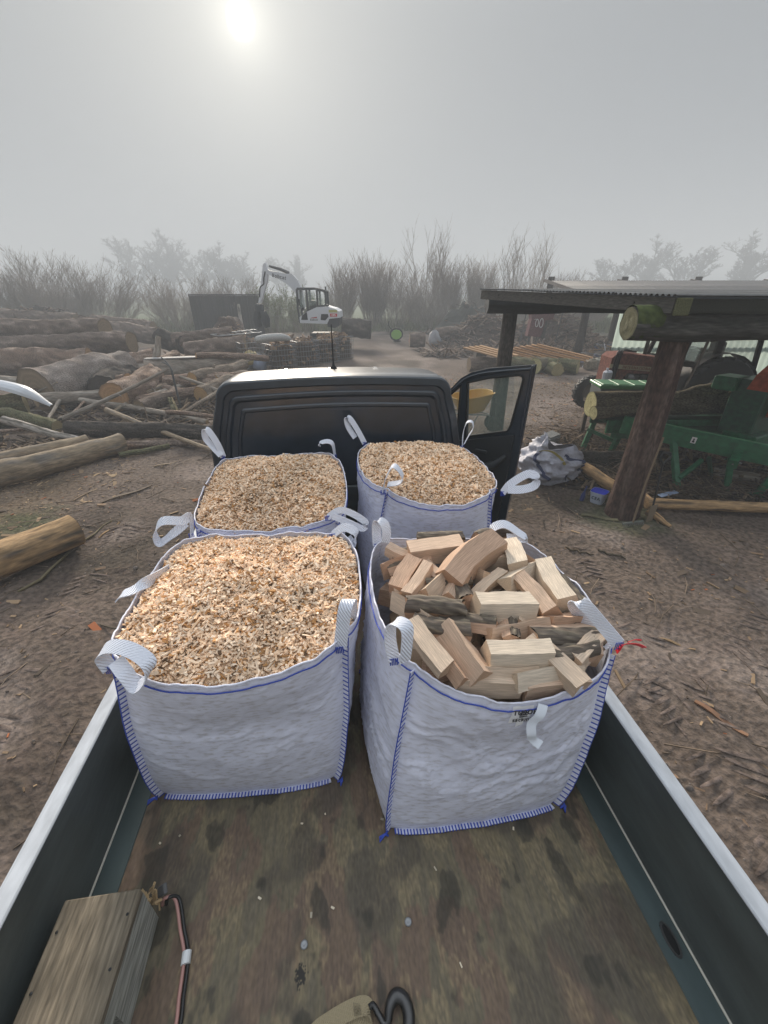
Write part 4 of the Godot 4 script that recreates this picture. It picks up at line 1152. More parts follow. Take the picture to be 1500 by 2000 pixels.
func build_logs() -> void:
	log_thing("timber_log", "thick grey barked timber log lying topmost on the far stack", V(-15.34, 1.53, -21.69), V(-9.26, 1.41, -20.38), 0.500, 0.460, "grey", "big timber logs in the far stack", 0.00, "log", 0)
	log_thing("timber_log", "mossy grey timber log hidden low behind the far stack", V(-16.22, 0.80, -22.51), V(-10.02, 0.83, -21.39), 0.450, 0.450, "grey", "big timber logs in the far stack", 0.00, "log", 0)
	log_thing("timber_log", "long timber log in the middle of the far stack, its end torn and dark", V(-15.01, 0.80, -20.74), V(-7.96, 1.07, -19.51), 0.400, 0.420, "grey", "big timber logs in the far stack", 0.00, "log", 0)
	log_thing("timber_log", "reddish timber log with peeling bark at the foot of the far stack", V(-13.54, 0.52, -18.40), V(-9.36, 0.48, -18.70), 0.520, 0.460, "brown", "big timber logs in the far stack", 0.00, "log", 0)
	log_thing("timber_log", "knobbly timber log end poking out beyond the reddish one", V(-10.27, 0.40, -19.41), V(-8.38, 0.45, -20.38), 0.360, 0.360, "brown", "big timber logs in the far stack", 0.00, "log", 0)
	log_thing("timber_log", "distant hazy timber log lying beyond the far stack", V(-14.41, 0.90, -29.13), V(-9.59, 0.78, -27.49), 0.550, 0.450, "grey", "big timber logs in the far stack", 0.00, "log", 0)
	log_thing("timber_log", "distant timber log lying on top of the hazy one", V(-14.15, 1.32, -30.10), V(-10.40, 0.98, -29.00), 0.420, 0.380, "grey", "big timber logs in the far stack", 0.00, "log", 0)
	log_thing("timber_log", "distant timber log partly hidden behind the topmost timber log", V(-19.85, 1.61, -30.86), V(-15.25, 1.32, -30.25), 0.500, 0.450, "grey", "big timber logs in the far stack", 0.00, "log", 0)
	log_thing("timber_log", "distant timber log carrying the partly hidden one", V(-20.13, 0.97, -30.89), V(-15.14, 0.74, -30.23), 0.600, 0.600, "dark", "big timber logs in the far stack", 0.00, "log", 0)
	log_thing("felled_log", "very thick felled log with pale smooth bark, broadest of the heap", V(-7.78, 0.60, -12.36), V(-6.69, 0.62, -15.37), 0.580, 0.520, "pale", "logs heaped in the yard", 0.00, "log", 0)
	log_thing("felled_log", "dark felled log with rimmed end squeezed between the pale and brown ones", V(-6.43, 0.42, -12.96), V(-6.62, 0.46, -15.23), 0.400, 0.430, "dark", "logs heaped in the yard", 0.00, "log", 0)
	log_thing("felled_log", "reddish brown felled log with cracked bark sloping up to a round shoulder", V(-5.59, 0.38, -11.85), V(-5.43, 0.50, -14.26), 0.380, 0.380, "brown", "logs heaped in the yard", 0.00, "log", 0)
	log_thing("felled_log", "felled log with torn shredded bark behind the cracked brown one", V(-8.13, 0.42, -16.64), V(-6.53, 0.62, -17.56), 0.340, 0.400, "brown", "logs heaped in the yard", 0.00, "log", 2)
	log_thing("felled_log", "felled log planed white along its top side", V(-6.33, 0.46, -16.14), V(-3.22, 0.46, -16.68), 0.380, 0.340, "silver", "logs heaped in the yard", 0.00, "log", 0)
	log_thing("felled_log", "grey felled log lying farther off, upper one of two by the wire cages", V(-6.68, 0.95, -20.65), V(-4.12, 1.25, -20.71), 0.360, 0.300, "grey", "logs heaped in the yard", 0.00, "log", 0)
	log_thing("felled_log", "grey felled log with open end, lower one of two by the wire cages", V(-5.76, 0.64, -19.11), V(-3.36, 0.96, -19.20), 0.440, 0.380, "grey", "logs heaped in the yard", 0.00, "log", 0)
	log_thing("felled_log", "dark felled log stub crossing behind the two grey ones", V(-7.49, 1.06, -21.36), V(-6.22, 0.80, -20.59), 0.420, 0.400, "dark", "logs heaped in the yard", 0.00, "log", 0)
	log_thing("felled_log", "felled log whose round orange cut end is the upper one below the white planed log", V(-4.13, 0.50, -13.65), V(-2.90, 0.62, -15.78), 0.200, 0.170, "orange", "logs heaped in the yard", 0.00, "log", 2)
	log_thing("felled_log", "short felled log with dull red cut end beside the cab roof", V(-3.52, 0.40, -13.95), V(-2.74, 0.40, -14.98), 0.180, 0.160, "orange", "logs heaped in the yard", 0.00, "log", 1)
	log_thing("felled_log", "felled log with large orange cut end at the foot of the small heap", V(-3.68, 0.25, -12.58), V(-3.04, 0.40, -13.89), 0.250, 0.220, "orange", "logs heaped in the yard", 0.00, "log", 0)
	log_thing("felled_log", "small felled log with orange cut end beside the pry bar", V(-4.47, 0.20, -13.06), V(-3.27, 0.22, -13.10), 0.170, 0.160, "orange", "logs heaped in the yard", 0.00, "log", 0)
	log_thing("felled_log", "slim grey felled log sloping behind the yellow rounds", V(-4.95, 0.20, -11.50), V(-4.41, 0.26, -12.91), 0.200, 0.170, "grey", "logs heaped in the yard", 0.00, "log", 1)
	log_thing("felled_log", "stubby mossy felled log lying under the white planed one", V(-5.58, 0.22, -13.86), V(-5.02, 0.26, -14.75), 0.210, 0.190, "moss", "logs heaped in the yard", 0.00, "log", 0)
	log_thing("felled_log", "felled log lying deep in the small heap behind the orange ends", V(-4.17, 0.20, -14.43), V(-2.84, 0.22, -15.25), 0.220, 0.200, "grey", "logs heaped in the yard", 0.00, "log", 0)
	log_thing("weathered_slab", "dark weathered slab of timber lying askew over the yard edge", V(-6.68, 0.28, -12.20), V(-2.98, 0.08, -10.29), 0.090, 0.060, "silver", "logs heaped in the yard", 0.10, "log", 0)
	log_thing("long_pole", "long thin debarked pole slanting down to the cab corner", V(-5.35, 0.36, -10.68), V(-2.23, 0.05, -8.07), 0.065, 0.040, "peeled", "logs heaped in the yard", 0.05, "log", 1)
	log_thing("felled_log", "straight felled log with furrowed dark bark lying on the ground", V(-5.79, 0.17, -9.76), V(-2.38, 0.17, -9.00), 0.170, 0.160, "dark", "logs heaped in the yard", 0.00, "log", 0)
	log_thing("thin_log", "thin barked log lying before the straight furrowed one", V(-4.29, 0.08, -8.76), V(-2.71, 0.07, -8.72), 0.080, 0.060, "grey", "logs heaped in the yard", 0.03, "log", 0)
	log_thing("peeled_log", "stout smooth peeled log with tapered end lying in front of the heap", V(-5.82, 0.22, -6.58), V(-4.17, 0.20, -8.52), 0.220, 0.190, "peeled", "logs lying by the truck", 0.00, "log", 0)
	log_thing("peeled_log", "slimmer reddish peeled log lying close behind the stout peeled one", V(-6.48, 0.15, -7.47), V(-5.01, 0.13, -8.90), 0.150, 0.120, "peeled", "logs lying by the truck", 0.00, "log", 0)
	log_thing("birch_log", "blotchy white birch log with torn orange tip", V(-7.21, 0.35, -10.04), V(-5.16, 0.07, -9.11), 0.090, 0.065, "birch", "logs lying by the truck", 0.03, "log", 0)
	log_thing("felled_log", "mossy felled log with round cut end behind the birch log", V(-7.63, 0.36, -10.69), V(-6.23, 0.15, -10.13), 0.130, 0.145, "moss", "logs lying by the truck", 0.00, "log", 0)
	log_thing("felled_log", "thick felled log with two lobed yellow cut end beside the white duct", V(-8.43, 0.42, -10.84), V(-7.44, 0.45, -11.26), 0.260, 0.240, "moss", "logs lying by the truck", 0.00, "log", 0)
	log_thing("felled_log", "mossy felled log propping up the two lobed one", V(-8.26, 0.16, -10.44), V(-7.53, 0.16, -11.02), 0.170, 0.160, "moss", "logs lying by the truck", 0.00, "log", 0)
	log_thing("peeled_log", "freshly peeled orange log with a patch of dark bark, lying alone on the mud", V(-4.00, 0.21, -3.98), V(-3.28, 0.20, -4.92), 0.200, 0.205, "fresh", "logs lying by the truck", 0.00, "log", 0)
	log_thing("mossy_branch", "green mossy branch with torn end lying beside the stout peeled log", V(-4.13, 0.06, -8.18), V(-3.31, 0.06, -8.56), 0.055, 0.050, "moss", "logs lying by the truck", 0.02, "log", 0)
	log_thing("broken_stub", "pale broken branch stub standing upright in the heap", V(-6.16, 0.64, -16.55), V(-5.94, 1.49, -16.82), 0.130, 0.090, "silver", "logs heaped in the yard", 0.02, "log", 0)
	log_thing("log_round", "yellow sawn log round leaning on the small heap, upper one", V(-4.20, 0.22, -11.65), V(-4.11, 0.24, -11.67), 0.170, 0.170, "moss", "logs heaped in the yard", 0.00, "log", 0)
	log_thing("log_round", "yellow sawn log round lying flat, lower one by the pry bar", V(-4.11, 0.11, -11.42), V(-4.00, 0.13, -11.44), 0.160, 0.160, "moss", "logs heaped in the yard", 0.00, "log", 0)
	log_thing("long_pole", "long peeled pole with bark underneath lying along the ground behind the mossy post", V(4.55, 0.09, -4.85), V(7.10, 0.09, -4.25), 0.080, 0.075, "fresh", "poles by the shelter", 0.03, "log", 0)
	log_thing("thin_log", "short log with pale cut end lying beside the mossy post", V(4.71, 0.07, -5.25), V(4.66, 0.07, -4.85), 0.070, 0.070, "fresh", "poles by the shelter", 0.00, "log", 0)
	log_thing("thin_log", "pointed log stub lying behind the blue tub", V(4.35, 0.12, -6.19), V(4.42, 0.10, -5.36), 0.110, 0.090, "fresh", "poles by the shelter", 0.00, "log", 0)
	log_thing("thin_log", "split log stake on the ground at the foot of the mossy post", V(4.45, 0.06, -4.65), V(4.50, 0.03, -4.28), 0.060, 0.020, "fresh", "poles by the shelter", 0.00, "log", 0)
	log_thing("felled_log", "dark log lying half buried behind the white sack", V(4.52, 0.13, -6.65), V(6.09, 0.13, -6.53), 0.140, 0.130, "dark", "poles by the shelter", 0.00, "log", 0)
	log_thing("felled_log", "broken branch log lying in the brush under the green machine", V(6.38, 0.12, -5.69), V(6.91, 0.14, -5.35), 0.100, 0.090, "silver", "poles by the shelter", 0.05, "log", 0)
	log_thing("felled_log", "log with large pale cut face lying behind the pallet of boards", V(8.18, 0.30, -16.15), V(10.23, 0.30, -17.31), 0.300, 0.300, "saw", "boards and logs beyond the shelter", 0.00, "log", 0)
	log_thing("felled_log", "mossy log on which the sawn boards rest", V(8.81, 0.26, -16.76), V(8.82, 0.25, -15.51), 0.260, 0.260, "moss", "boards and logs beyond the shelter", 0.00, "log", 0)
	log_thing("felled_log", "dark standing log block by the muddy track", V(7.10, 0.35, -20.29), V(7.59, 0.35, -20.23), 0.340, 0.340, "dark", "boards and logs beyond the shelter", 0.00, "log", 0)
	log_thing("felled_log", "grey log block lying across the muddy track in front of the hedge", V(4.94, 0.42, -25.86), V(5.84, 0.42, -25.74), 0.400, 0.400, "grey", "boards and logs beyond the shelter", 0.00, "log", 0)
	log_thing("felled_log", "long crooked grey log lying below the brush heap", V(6.95, 0.50, -27.72), V(9.49, 0.35, -26.69), 0.420, 0.220, "grey", "boards and logs beyond the shelter", 0.30, "log", 1)
	log_thing("felled_log", "hollow round log lying by the dark hut", V(-5.58, 1.16, -26.96), V(-5.33, 1.15, -27.93), 0.500, 0.500, "grey", "big timber logs in the far stack", 0.00, "log", 0)
	log_thing("felled_log", "dark log stack end beside the excavator", V(1.02, 1.04, -27.10), V(2.76, 0.93, -26.87), 0.550, 0.500, "dark", "big timber logs in the far stack", 0.00, "log", 0)

# ---------------------------------------------------------------- trees and shrubs
func seg(s: Surf, a: Vector3, b: Vector3, ra: float, rb: float, col: Color) -> void:
	var d := (b - a).normalized()
	var x := d.cross(V(0.31, 0.2, 0.93)).normalized()
	var y := d.cross(x)
	var f := s.v.size()
	for k in 3:
		var o := x * cos(TAU * k / 3.0) + y * sin(TAU * k / 3.0)
		s.add(a + o * ra, col); s.add(b + o * rb, col)
	for k in 3:
		var k2 := (k + 1) % 3
		s.quad(f + k * 2, f + k2 * 2, f + k2 * 2 + 1, f + k * 2 + 1)
func grow(stem: Surf, tw: Surf, p: Vector3, d: Vector3, L: float, r: float, level: int, o: Dictionary) -> void:
	var n := 4 if level == 0 else 3
	var col: Color = o.col * rnd(0.8, 1.2)
	var q := p
	for k in n:
		d = (d + V(rnd(-1, 1), rnd(-0.4, 0.8) * o.up, rnd(-1, 1)) * o.wig + V(o.lean, 0, 0) * 0.06).normalized()
		var e := q + d * L / n
		var r1 := r * (1.0 - 0.8 * k / n); var r2 := r * (1.0 - 0.8 * (k + 1.0) / n)
		seg(stem if level == 0 else tw, q, e, maxf(r1, o.rmin), maxf(r2, o.rmin), col)
		if level < o.levels and (k > 0 or level > 0):
			for c in o.kids[level]:
				var side := V(rnd(-1, 1), rnd(-0.1, 0.7), rnd(-1, 1)).normalized()
				grow(stem, tw, q.lerp(e, rnd(0.2, 1.0)), (d * o.follow + side).normalized(), L * rnd(0.32, 0.55) * (1.0 - 0.12 * k), r * 0.5, level + 1, o)
		elif o.has("leaf") and level == o.levels:
			for c in 2:
				var w: Vector3 = V(rnd(-1, 1), rnd(-1, 1), rnd(-1, 1)).normalized() * o.leafsize
				var h: Vector3 = V(rnd(-1, 1), rnd(-1, 1), rnd(-1, 1)).normalized() * o.leafsize
				tw.ftri(e - w, e + w * 0.6, e + h, (o.leaf as Color) * rnd(0.7, 1.3))
		q = e
func shrub_meshes(seed_: int, stems: int, H: float, spread: float, o: Dictionary) -> Array:
	rng.seed = seed_
	var a := Surf.new(); var b := Surf.new()
	for k in stems:
		var an := rnd(0, TAU)
		var rr: float = sqrt(rnd()) * spread * o.get("foot", 0.25)
		var lean: float = rnd(0.0, 1.0) * o.get("open", 0.45)
		var d := V(cos(an) * lean, 1.0, sin(an) * lean).normalized()
		grow(a, b, V(cos(an) * rr, -0.2, sin(an) * rr), d, H * rnd(0.62, 0.95) * (1.0 - 0.22 * lean), o.r * rnd(0.6, 1.1), 0, o)
	return [a.mesh(), b.mesh()]
func tree(called: String, label: String, m: Array, at: Vector3, turn: float, sc: Vector3, group: String, category := "shrub") -> void:
	var t := thing(called, label, category, at + V(0, ground_y(at.x, at.z), 0), 0.0, group)
	var b := Basis(Vector3.UP, turn).scaled(sc)
	part(t, "trunk", m[0], M.twig, Vector3.ZERO, b)
	part(t, "crown", m[1], M.twig, Vector3.ZERO, b)
func build_trees() -> void:
	var w := {col = Color(0.30, 0.255, 0.225), up = 0.22, wig = 0.10, lean = 0.0, levels = 2, kids = [3, 3], follow = 1.3, rmin = 0.0062, r = 0.034, open = 1.05, foot = 0.55}
	var wl := w.duplicate(); wl.lean = -1.0
	var tall := w.duplicate(); tall.up = 0.5; tall.open = 0.34; tall.kids = [3, 2]; tall.r = 0.055; tall.follow = 2.0; tall.foot = 0.3
	var leafy := w.duplicate(); leafy.leaf = Color(0.16, 0.20, 0.075); leafy.leafsize = 0.07; leafy.kids = [2, 2]; leafy.open = 0.5
	var A := shrub_meshes(11, 64, 5.4, 2.6, w)
	var B := shrub_meshes(12, 64, 5.8, 2.4, wl)
	var C := shrub_meshes(13, 9, 7.6, 1.2, tall)
	var D := shrub_meshes(14, 52, 6.4, 2.2, tall)
	var F := shrub_meshes(15, 34, 4.2, 2.0, leafy)
	var G := "bare shrubs along the edge of the yard"
	# label, mesh, x, z, turn, scale
	var L := [
		["leaning bare shrub at the end of the hedge behind the timber stack", B, -27.5, -40.5, 0.2, 0.95],
		["tall leaning bare shrub with one long wand above the rest behind the timber stack", B, -23.5, -41.5, 2.0, 1.03],
		["wide leaning bare shrub beside the gap in the hedge", B, -18.6, -41.0, 4.0, 0.90],
		["low bare shrub crouching before the leaning ones", B, -21.0, -38.5, 3.1, 0.68],
		["round bare shrub standing alone beyond the gap in the hedge", A, -12.4, -41.5, 0.6, 0.84],
		["slender bare shrub beside the lone round one", A, -10.0, -42.5, 2.6, 0.65],
		["bare shrub with budding twigs rising behind the dark hut", A, -6.9, -38.0, 1.2, 0.79],
		["budding shrub with pale green leaves under the excavator boom", F, -3.9, -36.0, 0.4, 0.85],
		["small leafy shrub behind the excavator cab", F, -1.6, -37.0, 2.4, 0.77],
		["bare shrub just behind the excavator counterweight", D, 1.8, -40.0, 1.0, 0.79],
		["dense bare shrub, first of the tall hedge beside the excavator", D, 4.4, -41.5, 0.0, 0.88],
		["dense bare shrub, second of the tall hedge beside the excavator", A, 6.6, -42.0, 2.2, 1.01],
		["tall birch with wispy tips rising out of the hedge", C, 9.6, -40.5, 1.4, 1.0],
		["dense bare shrub between the wispy birch and its neighbour", D, 11.6, -41.8, 3.0, 0.85],
		["bare shrub at the foot of the wispy birch", A, 9.2, -39.6, 5.0, 0.65],
		["dense bare shrub rising over the brush heap", D, 14.2, -41.0, 4.2, 0.84],
		["slim birch, first of a pair above the shelter roof", C, 16.9, -39.5, 0.3, 0.93],
		["slim birch, second of a pair above the shelter roof", C, 18.9, -39.8, 3.6, 0.90],
		["low bare shrub under the pair of birches", A, 17.6, -41.0, 1.9, 0.72],
		["bare shrub beside the end of the long shed", D, 21.6, -39.5, 2.6, 0.70],
		["last bare shrub of the hedge, behind the long shed end", A, 24.2, -40.0, 0.9, 0.79],
		["bare shrub peeping over the long shed end", A, 26.6, -43.0, 4.4, 0.56]]
	for q in L: tree("bare_tree" if q[1] == C else "shrub", q[0], q[1], V(q[2], 0, q[3]), q[4], Vector3.ONE * q[5], G, "tree" if q[1] == C else "shrub")
	# big trees far off in the fog
	var big := {col = Color(0.12, 0.11, 0.10), up = 0.25, wig = 0.22, lean = 0.0, levels = 3, kids = [3, 3, 3], follow = 0.75, rmin = 0.035, r = 0.28, open = 0.35, foot = 0.1}
	var T1 := shrub_meshes(21, 4, 13.0, 3.0, big)
	var T2 := shrub_meshes(22, 5, 12.0, 4.0, big)
	var FG := "fogbound trees beyond the field"
	var Q := [["broad fogbound tree beyond the gap in the hedge, tallest there", T1, -63.0, -174.0, 1.63], ["broad fogbound tree close beside the tallest one", T2, -52.5, -172.5, 1.56], ["lower fogbound tree fading toward the hut", T1, -42.0, -174.0, 1.39],
		["lower fogbound tree above the dark hut", T2, -33.8, -171.0, 1.32], ["faint fogbound tree seen over the excavator boom", T1, -16.5, -187.5, 1.25], ["faint fogbound tree seen over the excavator cab", T2, -9.0, -192.0, 1.06], ["fogbound tree low behind the lone round shrub", T2, -27.0, -177.0, 1.14],
		["fogbound tree at the end of the row above the long shed", T1, 85.5, -132.0, 0.99], ["fogbound tree, second of the row above the long shed", T2, 96.0, -129.0, 1.25], ["fogbound tree, third of the row above the long shed", T1, 106.5, -124.5, 1.22], ["fogbound tree, fourth of the row above the long shed", T2, 117.0, -118.5, 1.28], ["fogbound tree, fifth of the row above the long shed", T1, 129.0, -114.0, 1.35], ["faint fogbound bush far off past the hedge end", T2, 70.5, -165.0, 0.60], ["faint fogbound bush next to the hedge end", T1, 82.5, -168.0, 0.64]]
	for k in Q.size():
		var q: Array = Q[k]
		tree("fogbound_tree", q[0], q[1], V(q[2], 0, q[3]), k * 1.7, V(1.25, 1, 1.25) * q[4], FG, "tree")
	# rough grass at the foot of the hedge
	var gs := Surf.new()
	for k in 5: gs.ftri(V(-0.05 + k * 0.022, 0, (k % 2) * 0.04), V(-0.02 + k * 0.022, 0, (k % 3) * 0.03), V(-0.10 + k * 0.05, 0.32 + 0.06 * (k % 3), 0.1 * sin(k * 2.0)))
	var list := []; var tints := []
	rng.seed = 31
	for k in 5200:
		var x := rnd(-34, 32); var z := rnd(-52, -35)
		if absf(x) < 12.0 and z > -38.0: continue
		list.append(Transform3D(Basis(Vector3.UP, rnd(0, TAU)).scaled(V(2.6, rnd(0.7, 1.9), 2.6)), V(x, ground_y(x, z), z)))
		tints.append(Color(0.17, 0.17, 0.09) * rnd(0.6, 1.3))
	stuff(copies("rough_grass", gs.mesh(), M.fieldgrass, list, tints), "pale rough grass at the foot of the bare hedge", "grass")

# ---------------------------------------------------------------- wire cages of firewood
func stick_heap(s: Surf, at: Vector3, half: Vector3, count: int, len_: Vector2, thick: Vector2, cols: Array) -> void:
	for k in count:
		var p := at + V(rnd(-half.x, half.x), rnd(-half.y, half.y), rnd(-half.z, half.z))
		var d := V(rnd(-1, 1), rnd(-0.5, 0.5), rnd(-1, 1)).normalized() * rnd(len_.x, len_.y) / 2
		var w := rnd(thick.x, thick.y)
		s.bar(p - d, p + d, w, w * rnd(0.6, 1.0), (cols[rng.randi() % cols.size()] as Color) * rnd(0.7, 1.15))
func cage_mesh(w: float, h: float, d: float) -> ArrayMesh:
	var s := Surf.new()
	for r in 6:
		var y := 0.06 + (h - 0.06) * r / 5.0
		var q := [V(-w / 2, y, -d / 2), V(w / 2, y, -d / 2), V(w / 2, y, d / 2), V(-w / 2, y, d / 2)]
		for k in 4: seg(s, q[k], q[(k + 1) % 4], 0.013, 0.013, grey(0.75))
	for k in 9:
		var x := lerpf(-w / 2, w / 2, k / 8.0); var z := lerpf(-d / 2, d / 2, k / 8.0)
		for e in [-1, 1]:
			seg(s, V(x, 0.02, e * d / 2), V(x, h, e * d / 2), 0.010, 0.010, grey(0.7))
			seg(s, V(e * w / 2, 0.02, z), V(e * w / 2, h, z), 0.010, 0.010, grey(0.7))
	return s.mesh()
func build_cages() -> void:
	var wood := [Color(0.50, 0.32, 0.20), Color(0.38, 0.25, 0.165), Color(0.62, 0.43, 0.28), Color(0.24, 0.17, 0.125)]
	var spec := [["wire cage of firewood with a white padded sack on top", -1.95, -18.35, 0.52, true], ["wire cage of firewood, second of the row behind the sack topped one", -1.05, -19.75, 0.52, true], ["wire cage of firewood, third of the row towards the excavator", -0.10, -21.1, 0.52, true],
		["heaped wire cage of firewood beside the excavator tracks", -1.9, -21.2, 0.52, true], ["last wire cage of firewood at the end of the row", 0.65, -22.4, 0.52, true], ["empty wire cage holding crumpled rubbish sacks", -3.2, -18.9, 0.45, false]]
	rng.seed = 44
	for k in spec.size():
		var q: Array = spec[k]
		var gy := ground_y(q[1], q[2])
		var t := thing("wire_cage", q[0], "cage", V(q[1], gy, q[2]), q[3], "wire cages standing in the yard")
		part(t, "wire_frame", cage_mesh(1.0, 1.05, 1.15), M.galv)
		var s := Surf.new()
		for p in 5: s.box(V(0, 0.03, -0.46 + p * 0.23), V(1.0, 0.03, 0.12), Basis.IDENTITY, Color(0.25, 0.19, 0.13))
		part(t, "pallet_base", s.mesh(), M.wood)
		if not q[4]: continue
		s = Surf.new()
		stick_heap(s, V(0, 0.52, 0), V(0.40, 0.44, 0.47), 150, Vector2(0.2, 0.3), Vector2(0.07, 0.12), wood)
		stick_heap(s, V(0, 1.08, 0), V(0.34, 0.10, 0.38), 30, Vector2(0.2, 0.3), Vector2(0.06, 0.1), wood)
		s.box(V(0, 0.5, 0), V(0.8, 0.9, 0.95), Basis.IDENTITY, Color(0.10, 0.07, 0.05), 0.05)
		var o := part(self, numbered("caged_firewood"), s.mesh(), M.wood, V(q[1], gy, q[2]), Basis(Vector3.UP, q[3]))
		stuff(o, "split firewood filling the %s wire cage of the row" % ["sack topped", "second", "third", "heaped", "last"][k], "firewood")
	# padded sack on the front cage
	var s := Surf.new()
	s.tube(curve([V(-0.75, 0.0, 0.1), V(-0.6, 0.06, 0.08), V(-0.2, 0.10, 0), V(0.2, 0.11, -0.02), V(0.45, 0.08, -0.05), V(0.62, 0.02, -0.1)], 4), [0.05, 0.09, 0.11, 0.13, 0.14, 0.14, 0.15, 0.15, 0.15, 0.15, 0.15, 0.15, 0.15, 0.15, 0.14, 0.13, 0.12, 0.11, 0.09, 0.07, 0.05], 12, Color(0.62, 0.62, 0.6))
	solo("padded_sack", s.mesh(), M.smooth, "long white padded sack draped along the top of a wire cage", "sack", V(-2.0, 1.20, -17.95), Basis(Vector3.UP, 0.12))
	for k in 3:
		s = Surf.new()
		var prof := [Vector2(0.05, 0.0), Vector2(0.26, 0.06), Vector2(0.32, 0.25), Vector2(0.24, 0.45), Vector2(0.09, 0.55), Vector2(0.02, 0.62)]
		s.lathe(prof, 14, Vector3.ZERO, Basis.IDENTITY, [Color(0.55, 0.56, 0.58), Color(0.5, 0.4, 0.18), Color(0.28, 0.33, 0.45)][k])
		var nn := noise(3.0, 2, FastNoiseLite.TYPE_SIMPLEX_SMOOTH, 90 + k)
		for i in s.v.size(): s.v[i] += V(nn.get_noise_3dv(s.v[i]), nn.get_noise_3dv(s.v[i] + V(9, 0, 0)), nn.get_noise_3dv(s.v[i] + V(0, 9, 0))) * 0.16
		solo("rubbish_sack", s.mesh(), M.plastic, ["crumpled white rubbish sack in the empty cage", "yellowish rubbish sack in the empty cage", "blue grey rubbish sack slumped in the empty cage"][k], "sack", V(-3.35 + k * 0.28, 0.05 + 0.14 * (k % 2), -18.75 + 0.15 * k), Basis.IDENTITY, "rubbish sacks")
	# bent metal frame lying on the logs behind
	s = Surf.new()
	var fr := [V(-5.0, 1.25, -20.4), V(-3.1, 1.42, -20.6), V(-2.7, 1.38, -19.6), V(-4.4, 1.28, -19.3), V(-5.0, 1.25, -20.4)]
	s.tube(fr, 0.025, 6, grey(0.9))
	for k in 6: seg(s, (fr[0] as Vector3).lerp(fr[1], k / 6.0), (fr[3] as Vector3).lerp(fr[2], k / 6.0), 0.012, 0.012, grey(0.8))
	solo("cage_lid", s.mesh(), M.galv, "bent grey metal cage lid lying on the felled logs", "cage lid")

